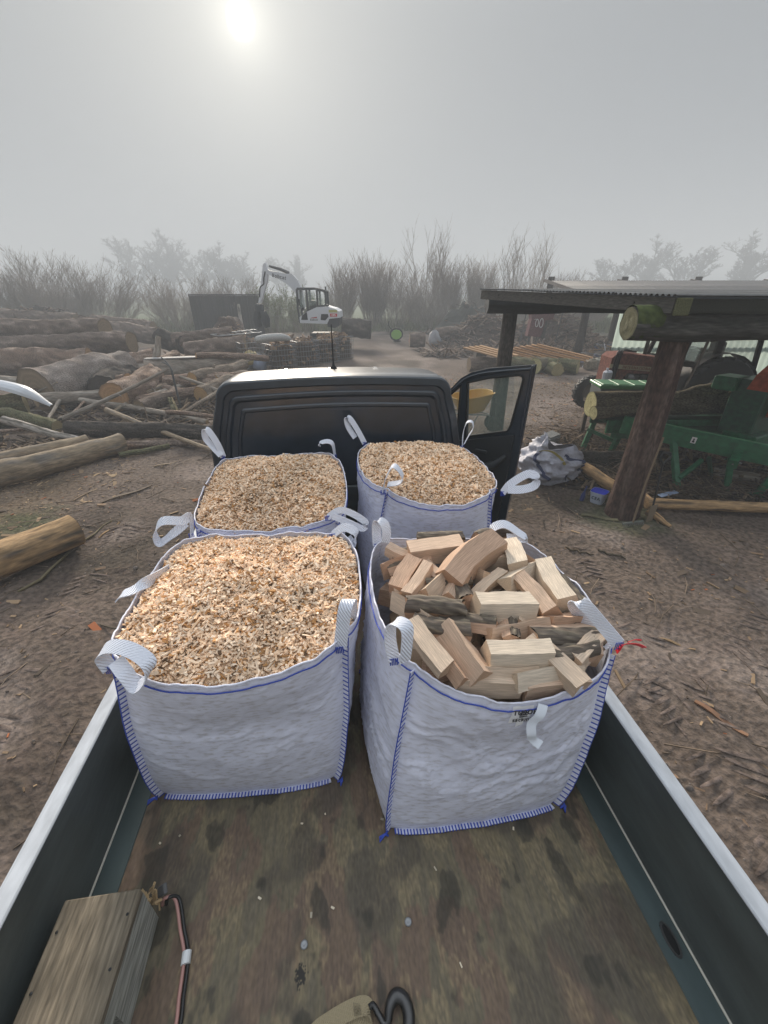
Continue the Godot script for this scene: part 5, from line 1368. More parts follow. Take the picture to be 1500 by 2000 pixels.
# ---------------------------------------------------------------- excavator
func build_excavator() -> void:
	var t := thing("excavator", "white and black mini excavator with raised boom and red badge, working beyond the cages", "excavator", V(-0.28, 0.0, -24.3), deg_to_rad(-7.5))
	var X := func(px: float) -> float: return (px - 620.0) * 0.026
	var Y := func(py: float) -> float: return (690.7 - py) * 0.0242
	var P := func(px: float, py: float) -> Vector2: return Vector2(X.call(px), Y.call(py))
	var white := Color(0.62, 0.64, 0.68); var dark := Color(0.035, 0.038, 0.042)
	var s := Surf.new()
	for z in [-0.75, 0.75]:
		s = Surf.new()
		var path := []
		for k in 25:
			var a := TAU * k / 24
			path.append(Vector2(0.25 + 1.05 * clampf(cos(a) * 1.6, -1, 1) + 0.0, 0.33 + 0.33 * sin(a)))
		s.plate(path, 0.4, V(0, 0, z - 0.2), Basis.IDENTITY, dark)
		for k in 30: s.box(V(-0.85 + k * 0.076, 0.665, z), V(0.045, 0.03, 0.42), Basis.IDENTITY, dark)
		part(t, "track", s.mesh(), M.rubber)
	s = Surf.new()
	s.box(V(0.2, 0.82, 0), V(1.3, 0.36, 1.2), Basis.IDENTITY, dark, 0.04)
	part(t, "undercarriage", s.mesh(), M.plain)
	s = Surf.new()
	s.plate([P.call(587, 628), P.call(587, 617), P.call(603, 606), P.call(622, 598), P.call(642, 597), P.call(657, 601), P.call(665, 606), P.call(666, 618), P.call(645, 620), P.call(640, 630)], 1.9, V(0, 0, -0.95), Basis.IDENTITY, white)
	var body := part(t, "house", s.mesh(), M.plastic)
	s = Surf.new()
	s.plate([P.call(590, 622), P.call(592, 614), P.call(602, 607), P.call(603, 622)], 0.012, V(0, 0, 0.95), Basis.IDENTITY, dark)
	part(body, "side_vent", s.mesh(), M.rubber)
	s = Surf.new()
	s.plate([P.call(628, 622), P.call(630, 611), P.call(643, 611), P.call(644, 616), P.call(637, 623)], 0.012, V(0, 0, 0.95), Basis.IDENTITY, dark)
	part(body, "side_vent", s.mesh(), M.rubber)
	s = Surf.new()
	s.plate([P.call(647, 616), P.call(661, 616), P.call(661, 610), P.call(647, 610)], 0.012, V(0, 0, 0.95), Basis.IDENTITY, Color(0.55, 0.05, 0.05))
	var bdg := part(body, "red_badge", s.mesh(), M.plastic)
	lettering(bdg, "E85", 0.13, mat(grey(0.8), 0.6), V(X.call(654), Y.call(613), 0.966), Basis.IDENTITY)
	s = Surf.new()
	s.plate([P.call(645, 608), P.call(662, 608), P.call(661, 603), P.call(645, 603)], 0.010, V(0, 0, 0.95), Basis.IDENTITY, Color(0.42, 0.40, 0.12))
	part(body, "yellow_decal", s.mesh(), M.plastic)
	s = Surf.new()
	s.plate([P.call(609, 619), P.call(621, 619), P.call(621, 616), P.call(609, 618)], 0.010, V(0, 0, 0.95), Basis.IDENTITY, Color(0.4, 0.06, 0.05))
	part(body, "stripe_decal", s.mesh(), M.plastic)
	lettering(body, "Bobcat", 0.12, mat(grey(0.05), 0.6), V(X.call(615), Y.call(622), 0.955), Basis.IDENTITY)
	s = Surf.new()
	s.plate([P.call(641, 636), P.call(640, 627), P.call(646, 618), P.call(665, 618), P.call(663, 634), P.call(655, 638)], 1.7, V(0, 0, -0.85), Basis.IDENTITY, Color(0.05, 0.05, 0.055))
	part(t, "counterweight", s.mesh(), M.plain)
	# cab
	var w1 := [P.call(590, 600), P.call(590, 571), P.call(602, 571), P.call(602, 598)]
	var w2 := [P.call(607, 597), P.call(606, 571), P.call(609, 569), P.call(620, 569), P.call(622, 592)]
	var w3 := [P.call(627, 594), P.call(625, 573), P.call(638, 573), P.call(639, 594)]
	s = Surf.new()
	var rim := [P.call(587, 627), P.call(585, 600), P.call(586, 565), P.call(620, 564), P.call(640, 569), P.call(640, 595), P.call(622, 597), P.call(604, 605)]
	for z in [-0.08, 0.90]:
		for k in rim.size():
			var p0: Vector2 = rim[k]; var p1: Vector2 = rim[(k + 1) % rim.size()]
			s.bar(V(p0.x, p0.y, z), V(p1.x, p1.y, z), 0.09, 0.09, dark, 0.0, V(0, 0, 1))
		for q in [[604, 566, 604.5, 604], [624, 567, 624, 597]]: s.bar(V(X.call(q[0]), Y.call(q[1]), z), V(X.call(q[2]), Y.call(q[3]), z), 0.10, 0.09, dark, 0.0, V(0, 0, 1))
	for q in [[587, 627], [585, 600], [640, 595]]: s.bar(V(X.call(q[0]), Y.call(q[1]), -0.1), V(X.call(q[0]), Y.call(q[1]), 0.9), 0.08, 0.08, dark)
	s.box(V(X.call(612), Y.call(600), 0.4), V(0.35, 0.7, 0.5), Basis.IDENTITY, dark, 0.08)
	s.box(V(X.call(603), Y.call(563), 0.4), V(0.9, 0.05, 1.04), Basis.IDENTITY, dark, 0.02)
	s.box(V(X.call(631), Y.call(568), 0.4), V(0.5, 0.05, 1.0), Basis.IDENTITY, dark, 0.02)
	for p in [[585, 600], [641, 583]]: s.box(V(X.call(p[0]), Y.call(p[1]), 0.86), V(0.07, 0.6, 0.07), Basis.IDENTITY, dark)
	var cab := part(t, "cab", s.mesh(), M.plastic)
	for w in [w1, w2, w3]:
		s = Surf.new()
		s.plate(w, 0.006, V(0, 0, 0.90)); part(cab, "window_pane", s.mesh(), M.pane)
	s = Surf.new()
	s.tube([V(X.call(638), Y.call(567), 0.3), V(X.call(638), Y.call(560), 0.3)], [0.03, 0.05], 8, dark)
	part(cab, "beacon", s.mesh(), M.plastic)
	# boom, stick, rams and grab
	s = Surf.new()
	s.plate([P.call(584, 612), P.call(580, 590), P.call(575, 572), P.call(562, 556), P.call(545, 546), P.call(522, 536), P.call(519, 528), P.call(540, 533), P.call(563, 536), P.call(572, 536), P.call(582, 548), P.call(589, 566), P.call(593, 600)], 0.30, V(0, 0, -0.38), Basis.IDENTITY, white)
	var boom := part(t, "boom", s.mesh(), M.plastic)
	lettering(boom, "Bobcat", 0.22, mat(grey(0.08), 0.6), V(X.call(546), Y.call(541.5), -0.075), Basis(Vector3(0, 0, 1), -0.2))
	s = Surf.new()
	s.tube([V(X.call(528), Y.call(522), -0.2), V(X.call(550), Y.call(528), -0.2), V(X.call(566), Y.call(535), -0.2)], [0.05, 0.08, 0.08], 8, Color(0.25, 0.25, 0.26))
	s.tube([V(X.call(590), Y.call(605), 0.0), V(X.call(580), Y.call(585), -0.1)], 0.09, 8, dark)
	part(t, "hydraulic_ram", s.mesh(), M.steel)
	s = Surf.new()
	s.plate([P.call(517, 519), P.call(522, 516), P.call(525, 530), P.call(522, 548), P.call(512, 572), P.call(503, 592), P.call(499, 590), P.call(504, 570), P.call(511, 545)], 0.26, V(0, 0, -0.36), Basis.IDENTITY, white)
	part(t, "stick", s.mesh(), M.plastic)
	s = Surf.new()
	s.tube(curve([V(X.call(520), Y.call(532), -0.1), V(X.call(516), Y.call(545), -0.05), V(X.call(514), Y.call(555), -0.1), V(X.call(506), Y.call(562), -0.1), V(X.call(503), Y.call(580), -0.1)], 4), 0.03, 6, dark)
	part(t, "hose", s.mesh(), M.rubber)
	s = Surf.new()
	s.box(V(X.call(499), Y.call(602), -0.23), V(0.35, 0.45, 0.4), Basis.IDENTITY, dark, 0.05)
	for z in [-0.55, -0.23, 0.08]:
		s.plate([P.call(490, 640), P.call(487, 622), P.call(492, 607), P.call(500, 606), P.call(496, 622), P.call(497, 638)], 0.10, V(0, 0, z), Basis.IDENTITY, dark)
		s.plate([P.call(512, 640), P.call(514, 622), P.call(508, 607), P.call(500, 606), P.call(505, 622), P.call(506, 638)], 0.10, V(0, 0, z), Basis.IDENTITY, dark)
	part(t, "grab", s.mesh(), M.plain)

# ---------------------------------------------------------------- hut, heaps and odds and ends beyond
func heap(called: String, label: String, category: String, at: Vector3, rx: float, rz: float, h: float, col: Color, sticks: int, cols: Array, seed_: int, len_ := Vector2(0.5, 1.6), thick := Vector2(0.03, 0.10)) -> void:
	rng.seed = seed_
	var n := noise(0.8, 3, FastNoiseLite.TYPE_SIMPLEX_SMOOTH, seed_)
	var s := Surf.new()
	var R := 16; var S := 36
	for r in R + 1:
		for k in S:
			var rho := float(r) / R; var a := TAU * k / S
			var p := V(cos(a) * rx * rho, 0, sin(a) * rz * rho)
			p.y = h * (0.5 + 0.5 * cos(PI * rho)) * (1.0 + 0.5 * n.get_noise_2d(p.x + at.x, p.z)) - 0.05
			s.add(p, col * (0.85 + 0.4 * n.get_noise_2d(p.x * 3.0, p.z * 3.0)))
	for r in R:
		for k in S:
			var k2 := (k + 1) % S
			s.quad(r * S + k, r * S + k2, (r + 1) * S + k2, (r + 1) * S + k)
	for k in sticks:
		var rho := sqrt(rnd()) * 1.05; var a := rnd(0, TAU)
		var p := V(cos(a) * rx * rho, maxf(h * (0.5 + 0.5 * cos(PI * minf(rho, 1.0))), 0.02), sin(a) * rz * rho)
		var d := V(rnd(-1, 1), rnd(-0.35, 0.35), rnd(-1, 1)).normalized() * rnd(len_.x, len_.y) / 2
		var w := rnd(thick.x, thick.y)
		s.bar(p - d, p + d, w, w * 0.7, (cols[rng.randi() % cols.size()] as Color) * rnd(0.7, 1.2))
	stuff(part(self, numbered(called), s.mesh(), M.matte, at + V(0, ground_y(at.x, at.z), 0)), label, category)
func build_far_things() -> void:
	# dark hut
	var t := thing("hut", "long dark windowless hut with flat roof at the hedge", "hut", V(-7.1, 0, -35.3), deg_to_rad(-7.5))
	var s := Surf.new()
	for k in 22:
		s = Surf.new()
		s.box(V(-2.25 + k * 0.209, 1.36, 0.9 + 0.012 * (k % 2)), V(0.2, 2.72, 0.05), Basis.IDENTITY, Color(0.048, 0.042, 0.040) * (0.85 + 0.3 * fmod(k * 0.37, 1.0)))
		part(t, "wall_board", s.mesh(), M.matte)
	s = Surf.new()
	s.box(V(0.05, 1.35, 0), V(4.56, 2.7, 1.7), Basis.IDENTITY, Color(0.04, 0.036, 0.034))
	part(t, "wall", s.mesh(), M.matte)
	s = Surf.new()
	s.box(V(0.05, 2.78, 0), V(4.8, 0.09, 2.0), Basis.IDENTITY, Color(0.055, 0.05, 0.05), 0.02)
	part(t, "roof", s.mesh(), M.matte)
	log_thing("birch_tree", "white barked birch trunk standing before the dark hut", V(-5.75, -0.1, -33.0), V(-5.95, 2.2, -33.4), 0.13, 0.10, "birch", "", 0.05, "tree")
	var br := [Color(0.28, 0.21, 0.17), Color(0.36, 0.26, 0.2), Color(0.46, 0.35, 0.27), Color(0.16, 0.13, 0.11)]
	heap("dark_heap", "large dark heap of soil rising under the hedge", "heap", V(11.4, 0, -34.5), 4.2, 2.0, 2.3, Color(0.085, 0.085, 0.07), 60, br, 201)
	heap("brush_heap", "heap of brown broken branches before the dark soil heap", "brush", V(9.9, 0, -27.0), 3.0, 2.0, 1.7, Color(0.16, 0.115, 0.095), 520, br, 202)
	heap("brush_heap", "wide heap of brown branches seen between the shelter posts", "brush", V(14.6, 0, -27.5), 4.2, 2.4, 1.75, Color(0.16, 0.115, 0.095), 800, br, 203)
	heap("brush_heap", "low spread of branches and bark in front of the brush heaps", "brush", V(10.6, 0, -22.6), 5.5, 2.2, 0.28, Color(0.17, 0.125, 0.105), 620, br, 204)
	heap("log_heap", "heap of broken firewood pieces behind the felled logs", "heap", V(-4.9, 0, -23.6), 2.6, 1.4, 1.55, Color(0.15, 0.11, 0.09), 260, [Color(0.52, 0.35, 0.24), Color(0.36, 0.25, 0.18), Color(0.58, 0.44, 0.32)], 205, Vector2(0.25, 0.6))
	heap("bark_heap", "low heap of bark and broken sticks beside the timber stack", "heap", V(-7.3, 0, -17.4), 1.6, 1.6, 0.55, Color(0.15, 0.115, 0.085), 260, br, 206, Vector2(0.3, 0.9))
	heap("brush_heap", "tangle of dark brushwood topping the distant timber logs", "brush", V(-17.5, 1.0, -31.0), 5.0, 1.5, 1.0, Color(0.10, 0.085, 0.075), 220, br, 207)
	heap("chip_heap", "scattered planks and rubble beyond the shelter near the shed post", "heap", V(13.2, 0, -18.6), 2.6, 1.6, 0.9, Color(0.16, 0.125, 0.1), 160, [Color(0.42, 0.29, 0.18), Color(0.25, 0.2, 0.17), Color(0.38, 0.38, 0.4), Color(0.16, 0.18, 0.28)], 208, Vector2(0.4, 1.5))
	# lime green machine part, red lid, grey bag
	s = Surf.new()
	var oc := []
	for k in 10: oc.append(Vector2(cos(TAU * k / 10 + 0.3) * 0.36, sin(TAU * k / 10 + 0.3) * 0.30))
	s.plate(oc, 0.16, V(0, 0.45, 0), Basis(Vector3(0, 1, 0), -0.35), Color(0.20, 0.42, 0.07))
	var gm := thing("mower_deck", "lime green round machine cover with black rim beside the track", "machine", V(4.75, ground_y(4.75, -29.6), -29.6), 0.1)
	part(gm, "cover", s.mesh(), M.plastic)
	s = Surf.new()
	var rim := []
	for k in 17: rim.append(V(cos(TAU * k / 16) * 0.42, 0.46 + sin(TAU * k / 16) * 0.36, -0.08))
	s.tube(rim, 0.06, 6, grey(0.03)); part(gm, "rim", s.mesh(), M.rubber)
	s = Surf.new()
	s.tube([V(-0.2, 0.6, -0.1), V(-0.5, 1.0, -0.3), V(-0.45, 1.25, -0.3)], 0.03, 6, grey(0.05)); s.tube([V(-0.2, 0.04, 0), V(0.3, 0.04, 0)], 0.05, 6, grey(0.05)); part(gm, "handle", s.mesh(), M.rubber)
	s = Surf.new()
	s.box(V(0, 0.2, 0), V(0.75, 0.3, 0.5), Basis.from_euler(V(0.1, 0.3, 0.12)), Color(0.42, 0.12, 0.12), 0.08)
	s.box(V(0, 0.37, 0), V(0.6, 0.06, 0.4), Basis.from_euler(V(0.1, 0.3, 0.12)), Color(0.36, 0.1, 0.1), 0.03)
	solo("fuel_can", s.mesh(), M.plastic, "faded red can lying by the lime green cover", "can", V(5.9, ground_y(5.9, -29.0), -29.0))
	s = Surf.new()
	s.lathe([Vector2(0.1, 0), Vector2(0.4, 0.1), Vector2(0.45, 0.4), Vector2(0.3, 0.75), Vector2(0.12, 0.95), Vector2(0.0, 1.0)], 12, Vector3.ZERO, Basis.IDENTITY, Color(0.42, 0.42, 0.46))
	var nn := noise(2.0, 2)
	for i in s.v.size(): s.v[i] += V(nn.get_noise_3dv(s.v[i]), 0, nn.get_noise_3dv(s.v[i] + V(7, 0, 0))) * 0.25
	solo("grey_sack", s.mesh(), M.smooth, "tied grey sack standing behind the log block on the track", "sack", V(6.9, ground_y(6.9, -27.3) + 0.02, -27.4))
	# faded red trailer panel with white emblem on a frame
	var rp := thing("trailer_panel", "faded dusky red machine panel with white ring emblem, held in a thin frame", "machine", V(11.6, 0, -23.7), deg_to_rad(-7.5))
	s = Surf.new()
	s.plate([Vector2(-0.42, 0.75), Vector2(0.34, 0.72), Vector2(0.46, 1.55), Vector2(0.85, 1.60), Vector2(0.95, 2.15), Vector2(-0.45, 2.2), Vector2(-0.32, 1.6)], 0.5, V(0, 0, -0.25), Basis.IDENTITY, Color(0.20, 0.075, 0.085))
	part(rp, "panel", s.mesh(), M.matte)
	s = Surf.new()
	for q in [[0.0, 0.10], [0.24, 0.12]]:
		var lp := []
		for k in 15: lp.append(V(q[0] + cos(TAU * k / 14) * q[1] * 0.8, 1.42 + sin(TAU * k / 14) * q[1] * 1.9, 0.26))
		s.tube(lp, 0.022, 5, grey(0.6))
	s.bar(V(-0.16, 1.6, 0.26), V(-0.02, 1.62, 0.26), 0.03, 0.02, grey(0.6))
	part(rp, "emblem", s.mesh(), M.plain)
	s = Surf.new()
	for x in [-0.75, 1.25]: s.tube([V(x, 0, 0), V(x + 0.2, 2.3, 0)], 0.035, 6, grey(0.10))
	s.tube([V(-0.3, 0, 0), V(-0.2, 0.8, 0)], 0.05, 6, grey(0.08)); s.tube([V(0.2, 0, 0), V(0.2, 0.8, 0)], 0.05, 6, grey(0.08))
	part(rp, "frame", s.mesh(), M.plain)
	# pry bar in the heap
	var pb := thing("pry_bar", "dark metal log hook with two curved prongs standing in the log heap", "tool", V(-4.04, 0.0, -11.85))
	s = Surf.new()
	s.tube([V(0, 0, 0), V(-0.06, 0.45, -0.16), V(-0.13, 1.0, -0.34)], 0.028, 8, grey(0.05))
	part(pb, "shaft", s.mesh(), M.plain)
	for k in 2:
		s = Surf.new()
		s.tube(curve([V(-0.13, 0.98, -0.34), V(-0.15, 1.08, -0.37), V(-0.24 - 0.02 * k, 1.16 + 0.06 * k, -0.40 - 0.05 * k), V(-0.36 - 0.02 * k, 1.22 + 0.10 * k, -0.42 - 0.1 * k)], 4), 0.02, 6, grey(0.10))
		part(pb, "prong", s.mesh(), M.plain)
	# white duct half buried in the logs
	s = Surf.new()
	var DP := curve([V(-8.1, 0.98, -11.05), V(-7.7, 0.94, -11.05), V(-7.25, 0.76, -11.1), V(-6.85, 0.42, -11.2)], 5)
	for k in DP.size() - 1:
		for a in 7:
			var f := func(i: int, b: int) -> Vector3:
				var an := PI * b / 7.0
				var r := 0.23 * (1.0 - 0.7 * smoothstep(0.6, 1.0, float(i) / (DP.size() - 1)))
				return DP[i] + V(sin(an) * r * 0.35, sin(an) * r * 0.6 - 0.05, cos(an) * r)
			s.fquad(f.call(k, a), f.call(k, a + 1), f.call(k + 1, a + 1), f.call(k + 1, a), Color(0.58, 0.61, 0.66))
	solo("plastic_duct", s.mesh(), M.plastic, "curved white half round plastic duct among the mossy logs", "duct")
	# white planed plank on top of its log
	s = Surf.new()
	s.bar(V(-6.3, 0.83, -16.12), V(-3.25, 0.82, -16.66), 0.34, 0.035, Color(0.46, 0.45, 0.44), 0.01)
	solo("white_plank", s.mesh(), M.smooth, "white weathered plank lying along the top of a felled log", "plank")

# ---------------------------------------------------------------- pole shelter and long shed
func pole_mesh(H: float, r1: float, r2: float, col: Color, col2: Color, seed_: int) -> ArrayMesh:   # upright from y 0 to H
	var n := noise(1.0, 3, FastNoiseLite.TYPE_SIMPLEX_SMOOTH, seed_)
	var s := Surf.new()
	var R := 40; var S := 28
	for k in R + 1:
		var t := float(k) / R
		var r := lerpf(r1, r2, pow(t, 0.6))
		for a in S:
			var an := TAU * a / S
			var d := V(cos(an), 0, sin(an))
			var g := n.get_noise_3d(d.x * 4.0, t * H * 0.9, d.z * 4.0)
			var m := n.get_noise_3d(d.x * 1.5 + 9.0, t * H * 0.7, d.z * 1.5)
			var c := col.lerp(col2, smoothstep(-0.1, 0.35, m)) * (0.85 + 0.35 * g)
			s.add(d * r * (1.0 + 0.04 * g + 0.05 * m) + V(0, t * H, 0), c)
	for k in R:
		for a in S:
			var a2 := (a + 1) % S
			s.quad(k * S + a, (k + 1) * S + a, (k + 1) * S + a2, k * S + a2)
	return s.mesh()
func corrugated(s: Surf, o: Vector3, e: Vector3, run: Vector3, amp := 0.011, pitch := 0.076, col := Color.WHITE) -> void:   # waves follow e; sheet runs along `run`
	var n := int(e.length() / pitch * 6.0)
	var up := run.cross(e).normalized()
	if up.y < 0: up = -up
	var f := s.v.size()
	for k in n + 1:
		var t := float(k) / n
		var p := o + e * t + up * amp * sin(t * e.length() / pitch * TAU)
		s.add(p, col); s.add(p + run, col)
	var flip := (run.cross(e)).y > 0
	for k in n:
		if flip: s.quad(f + k * 2, f + k * 2 + 1, f + k * 2 + 3, f + k * 2 + 2)
		else: s.quad(f + k * 2 + 2, f + k * 2 + 3, f + k * 2 + 1, f + k * 2)
func build_shelter() -> void:
	var t := thing("pole_shelter", "open pole shelter with log posts, round log beams and corrugated roof over the tractor", "shelter")
	var b1 := Color(0.165, 0.105, 0.088); var b2 := Color(0.29, 0.205, 0.17)
	part(t, "post", pole_mesh(2.46, 0.235, 0.155, b1, b2, 501), M.bark_up, V(4.15, -0.06, -4.80)).set_meta("label", "thick reddish brown log post with mossy foot")
	part(t, "post", pole_mesh(2.58, 0.185, 0.15, Color(0.12, 0.105, 0.096), Color(0.19, 0.16, 0.145), 502), M.bark_up, V(3.90, -0.06, -9.18))
	part(t, "post", pole_mesh(2.46, 0.19, 0.16, b1, b2, 503), M.bark_up, V(10.5, -0.06, -3.95))
	part(t, "post", pole_mesh(2.58, 0.19, 0.16, b1, b2, 504), M.bark_up, V(11.2, -0.06, -8.2))
	var beams := [[V(3.44, 2.535, -4.735), V(10.9, 2.525, -3.76), 0.178, 0.19, "moss"], [V(3.36, 2.665, -9.17), V(11.6, 2.66, -8.1), 0.19, 0.18, "dark"]]
	for q in beams:
		var L: float = (q[1] - q[0]).length()
		var st: Array = STYLES[q[4]].duplicate()
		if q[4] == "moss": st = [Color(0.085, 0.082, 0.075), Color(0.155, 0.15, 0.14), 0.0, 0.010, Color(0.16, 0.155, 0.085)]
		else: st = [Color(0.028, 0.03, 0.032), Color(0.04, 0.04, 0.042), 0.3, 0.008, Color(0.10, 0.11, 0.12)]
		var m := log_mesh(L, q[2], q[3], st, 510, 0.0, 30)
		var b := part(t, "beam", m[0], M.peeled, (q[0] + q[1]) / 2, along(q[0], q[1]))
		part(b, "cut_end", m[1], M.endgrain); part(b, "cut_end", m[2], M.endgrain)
		if q[4] == "moss":   # green algae on the first stretch
			b.set_meta("label", "round log beam with algae green end")
			var ms := Surf.new()
			for k in 9:
				for a in 30:
					var an := TAU * a / 30
					var rr := 0.1815 + 0.006 * n_fine.get_noise_2d(a * 0.7, k)
					ms.add(V(cos(an) * rr, sin(an) * rr, -L / 2 + 0.002 + k * 0.036 * (1.0 + 0.22 * n_mid.get_noise_2d(a * 0.9, 3.0))), Color(0.12, 0.155, 0.05) * (0.8 + 0.5 * n_fine.get_noise_2d(a * 1.1, k * 1.3)))
			for k in 8:
				for a in 30:
					var a2 := (a + 1) % 30
					ms.quad(k * 30 + a, k * 30 + a2, k * 30 + 30 + a2, k * 30 + 30 + a)
			part(b, "algae", ms.mesh(), M.matte)
	# fascia boards
	var A := V(3.73, 2.712, -4.46); var B := V(3.12, 2.812, -8.85); var C := V(10.9, 2.665, -3.52); var D := V(11.6, 2.85, -7.75)
	var s := Surf.new()
	s.bar(A + V(0, 0.0, 0.0), B, 0.045, 0.155, Color(0.165, 0.155, 0.14), 0.004)
	var fb := part(t, "fascia_board", s.mesh(), M.oldwood)
	s = Surf.new()
	for k in 3: s.lathe([Vector2(0.012, 0), Vector2(0.01, 0.01), Vector2(0.0, 0.011)], 8, A.lerp(B, 0.12 + 0.36 * k) + V(-0.024, 0.01, 0), Basis(Vector3(0, 0, 1), PI / 2), grey(0.05))
	part(fb, "bolt_head", s.mesh(), M.steel)
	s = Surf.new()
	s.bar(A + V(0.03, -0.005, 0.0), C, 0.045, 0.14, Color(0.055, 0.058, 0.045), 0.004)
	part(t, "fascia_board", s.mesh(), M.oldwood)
	s = Surf.new()
	s.bar(A + V(-0.035, -0.01, 0.05), A + V(0.12, -0.01, 0.07), 0.04, 0.17, Color(0.17, 0.175, 0.09), 0.006)
	part(t, "fascia_end", s.mesh(), M.oldwood)
	for k in 5:
		s = Surf.new()
		var o := A.lerp(B, k / 5.0 - 0.004) + V(-0.06, 0.098 + 0.004 * (k % 2), 0.03)
		var o2 := A.lerp(B, (k + 1) / 5.0 + 0.004) + V(-0.06, 0.098 + 0.004 * (k % 2), 0.03)
		corrugated(s, o, o2 - o, V(7.3, -0.03, 0.95), 0.013, 0.076, Color(0.19, 0.19, 0.185))
		part(t, "roof_sheet", s.mesh(), M.sheet)
	# frayed rope nailed down the front post
	s = Surf.new()
	s.tube(curve([V(4.33, 2.62, -4.52), V(4.345, 2.42, -4.53), V(4.33, 2.2, -4.545), V(4.30, 1.98, -4.56), V(4.27, 1.80, -4.57)], 5), 0.016, 7, Color(0.19, 0.165, 0.145))
	part(t, "rope", s.mesh(), M.bark_up)
	# light green corrugated end wall, one part per sheet
	for k in 6:
		s = Surf.new()
		corrugated(s, V(8.3 + k * 0.93, 0.05, -11.9 + k * 0.12 + 0.004 * (k % 2)), V(0.95, 0, 0.122), V(0, 2.75, 0), 0.028, 0.19, Color(0.52, 0.62, 0.57))
		part(t, "wall_sheet", s.mesh(), M.grp)
	s = Surf.new()
	for y in [0.4, 1.4, 2.6]: s.bar(V(8.3, y, -11.96), V(14.0, y, -11.24), 0.05, 0.1, Color(0.12, 0.1, 0.08))
	part(t, "wall_rail", s.mesh(), M.oldwood)
	# long shed behind
	var sh := thing("long_shed", "long low open shed with grey corrugated roof in the mist behind the shelter", "shed", V(12.3, 0, -20.4), deg_to_rad(-7.5))
	for k in 9:
		part(sh, "post", pole_mesh(2.9 if k < 5 else 3.7, 0.2, 0.17, Color(0.10, 0.085, 0.078), Color(0.16, 0.135, 0.12), 520 + k), M.bark_up, V(0.0 + (k % 5) * 4.2, 0, 0.35 if k < 5 else -5.0))
	for k in 14:
		for r in 2:
			s = Surf.new()
			var y0 := 2.86 + r * 0.30; var z0 := 0.7 - r * 2.35
			corrugated(s, V(-0.3 + k * 1.35, y0, z0 + 0.01 * (k % 2)), V(1.37, 0, 0), V(0, 0.31, -2.4), 0.03, 0.146, Color(0.15, 0.148, 0.15) if r else (Color(0.10, 0.10, 0.105) if k < 7 else Color(0.15, 0.128, 0.12)))
			part(sh, "roof_sheet", s.mesh(), M.sheet)
	s = Surf.new()
	s.bar(V(-0.4, 2.78, 0.66), V(18.8, 2.78, 0.66), 0.06, 0.16, Color(0.22, 0.215, 0.21))
	part(sh, "fascia_board", s.mesh(), M.oldwood)
	s = Surf.new()
	for x in [-0.3, 3.9, 8.1, 12.3, 16.5]: s.bar(V(x, 2.78, 0.6), V(x, 3.52, -5.2), 0.08, 0.14, Color(0.14, 0.12, 0.11))
	part(sh, "rafter", s.mesh(), M.oldwood)

# ---------------------------------------------------------------- tractor
func big_wheel(parent: Node3D, at: Vector3, r: float, w: float, rimcol: Color) -> void:
	var b := Basis(Vector3(1, 0, 0), PI / 2)
	var s := Surf.new()
	s.lathe([Vector2(r * 0.55, -w / 2), Vector2(r * 0.9, -w / 2), Vector2(r * 0.97, -w * 0.3), Vector2(r * 0.97, w * 0.3), Vector2(r * 0.9, w / 2), Vector2(r * 0.55, w / 2)], 32, Vector3.ZERO, b, grey(0.9))
	for k in 36:
		var a := TAU * k / 36
		s.box(V(cos(a) * r * 0.97, sin(a) * r * 0.97, (k % 2 - 0.5) * w * 0.45), V(r * 0.08, r * 0.06, w * 0.55), Basis(Vector3(0, 0, 1), a) * Basis(Vector3(1, 0, 0), 0.5 if k % 2 else -0.5))
	var t := part(parent, "wheel", s.mesh(), M.rubber, at)
	s = Surf.new()
	s.lathe([Vector2(0.0, -w * 0.2), Vector2(r * 0.25, -w * 0.2), Vector2(r * 0.45, -w * 0.05), Vector2(r * 0.56, -w * 0.4), Vector2(r * 0.56, w * 0.4), Vector2(r * 0.45, w * 0.1), Vector2(r * 0.25, w * 0.25), Vector2(0.0, w * 0.25)], 24, Vector3.ZERO, b, rimcol)
	part(t, "rim", s.mesh(), M.plain)
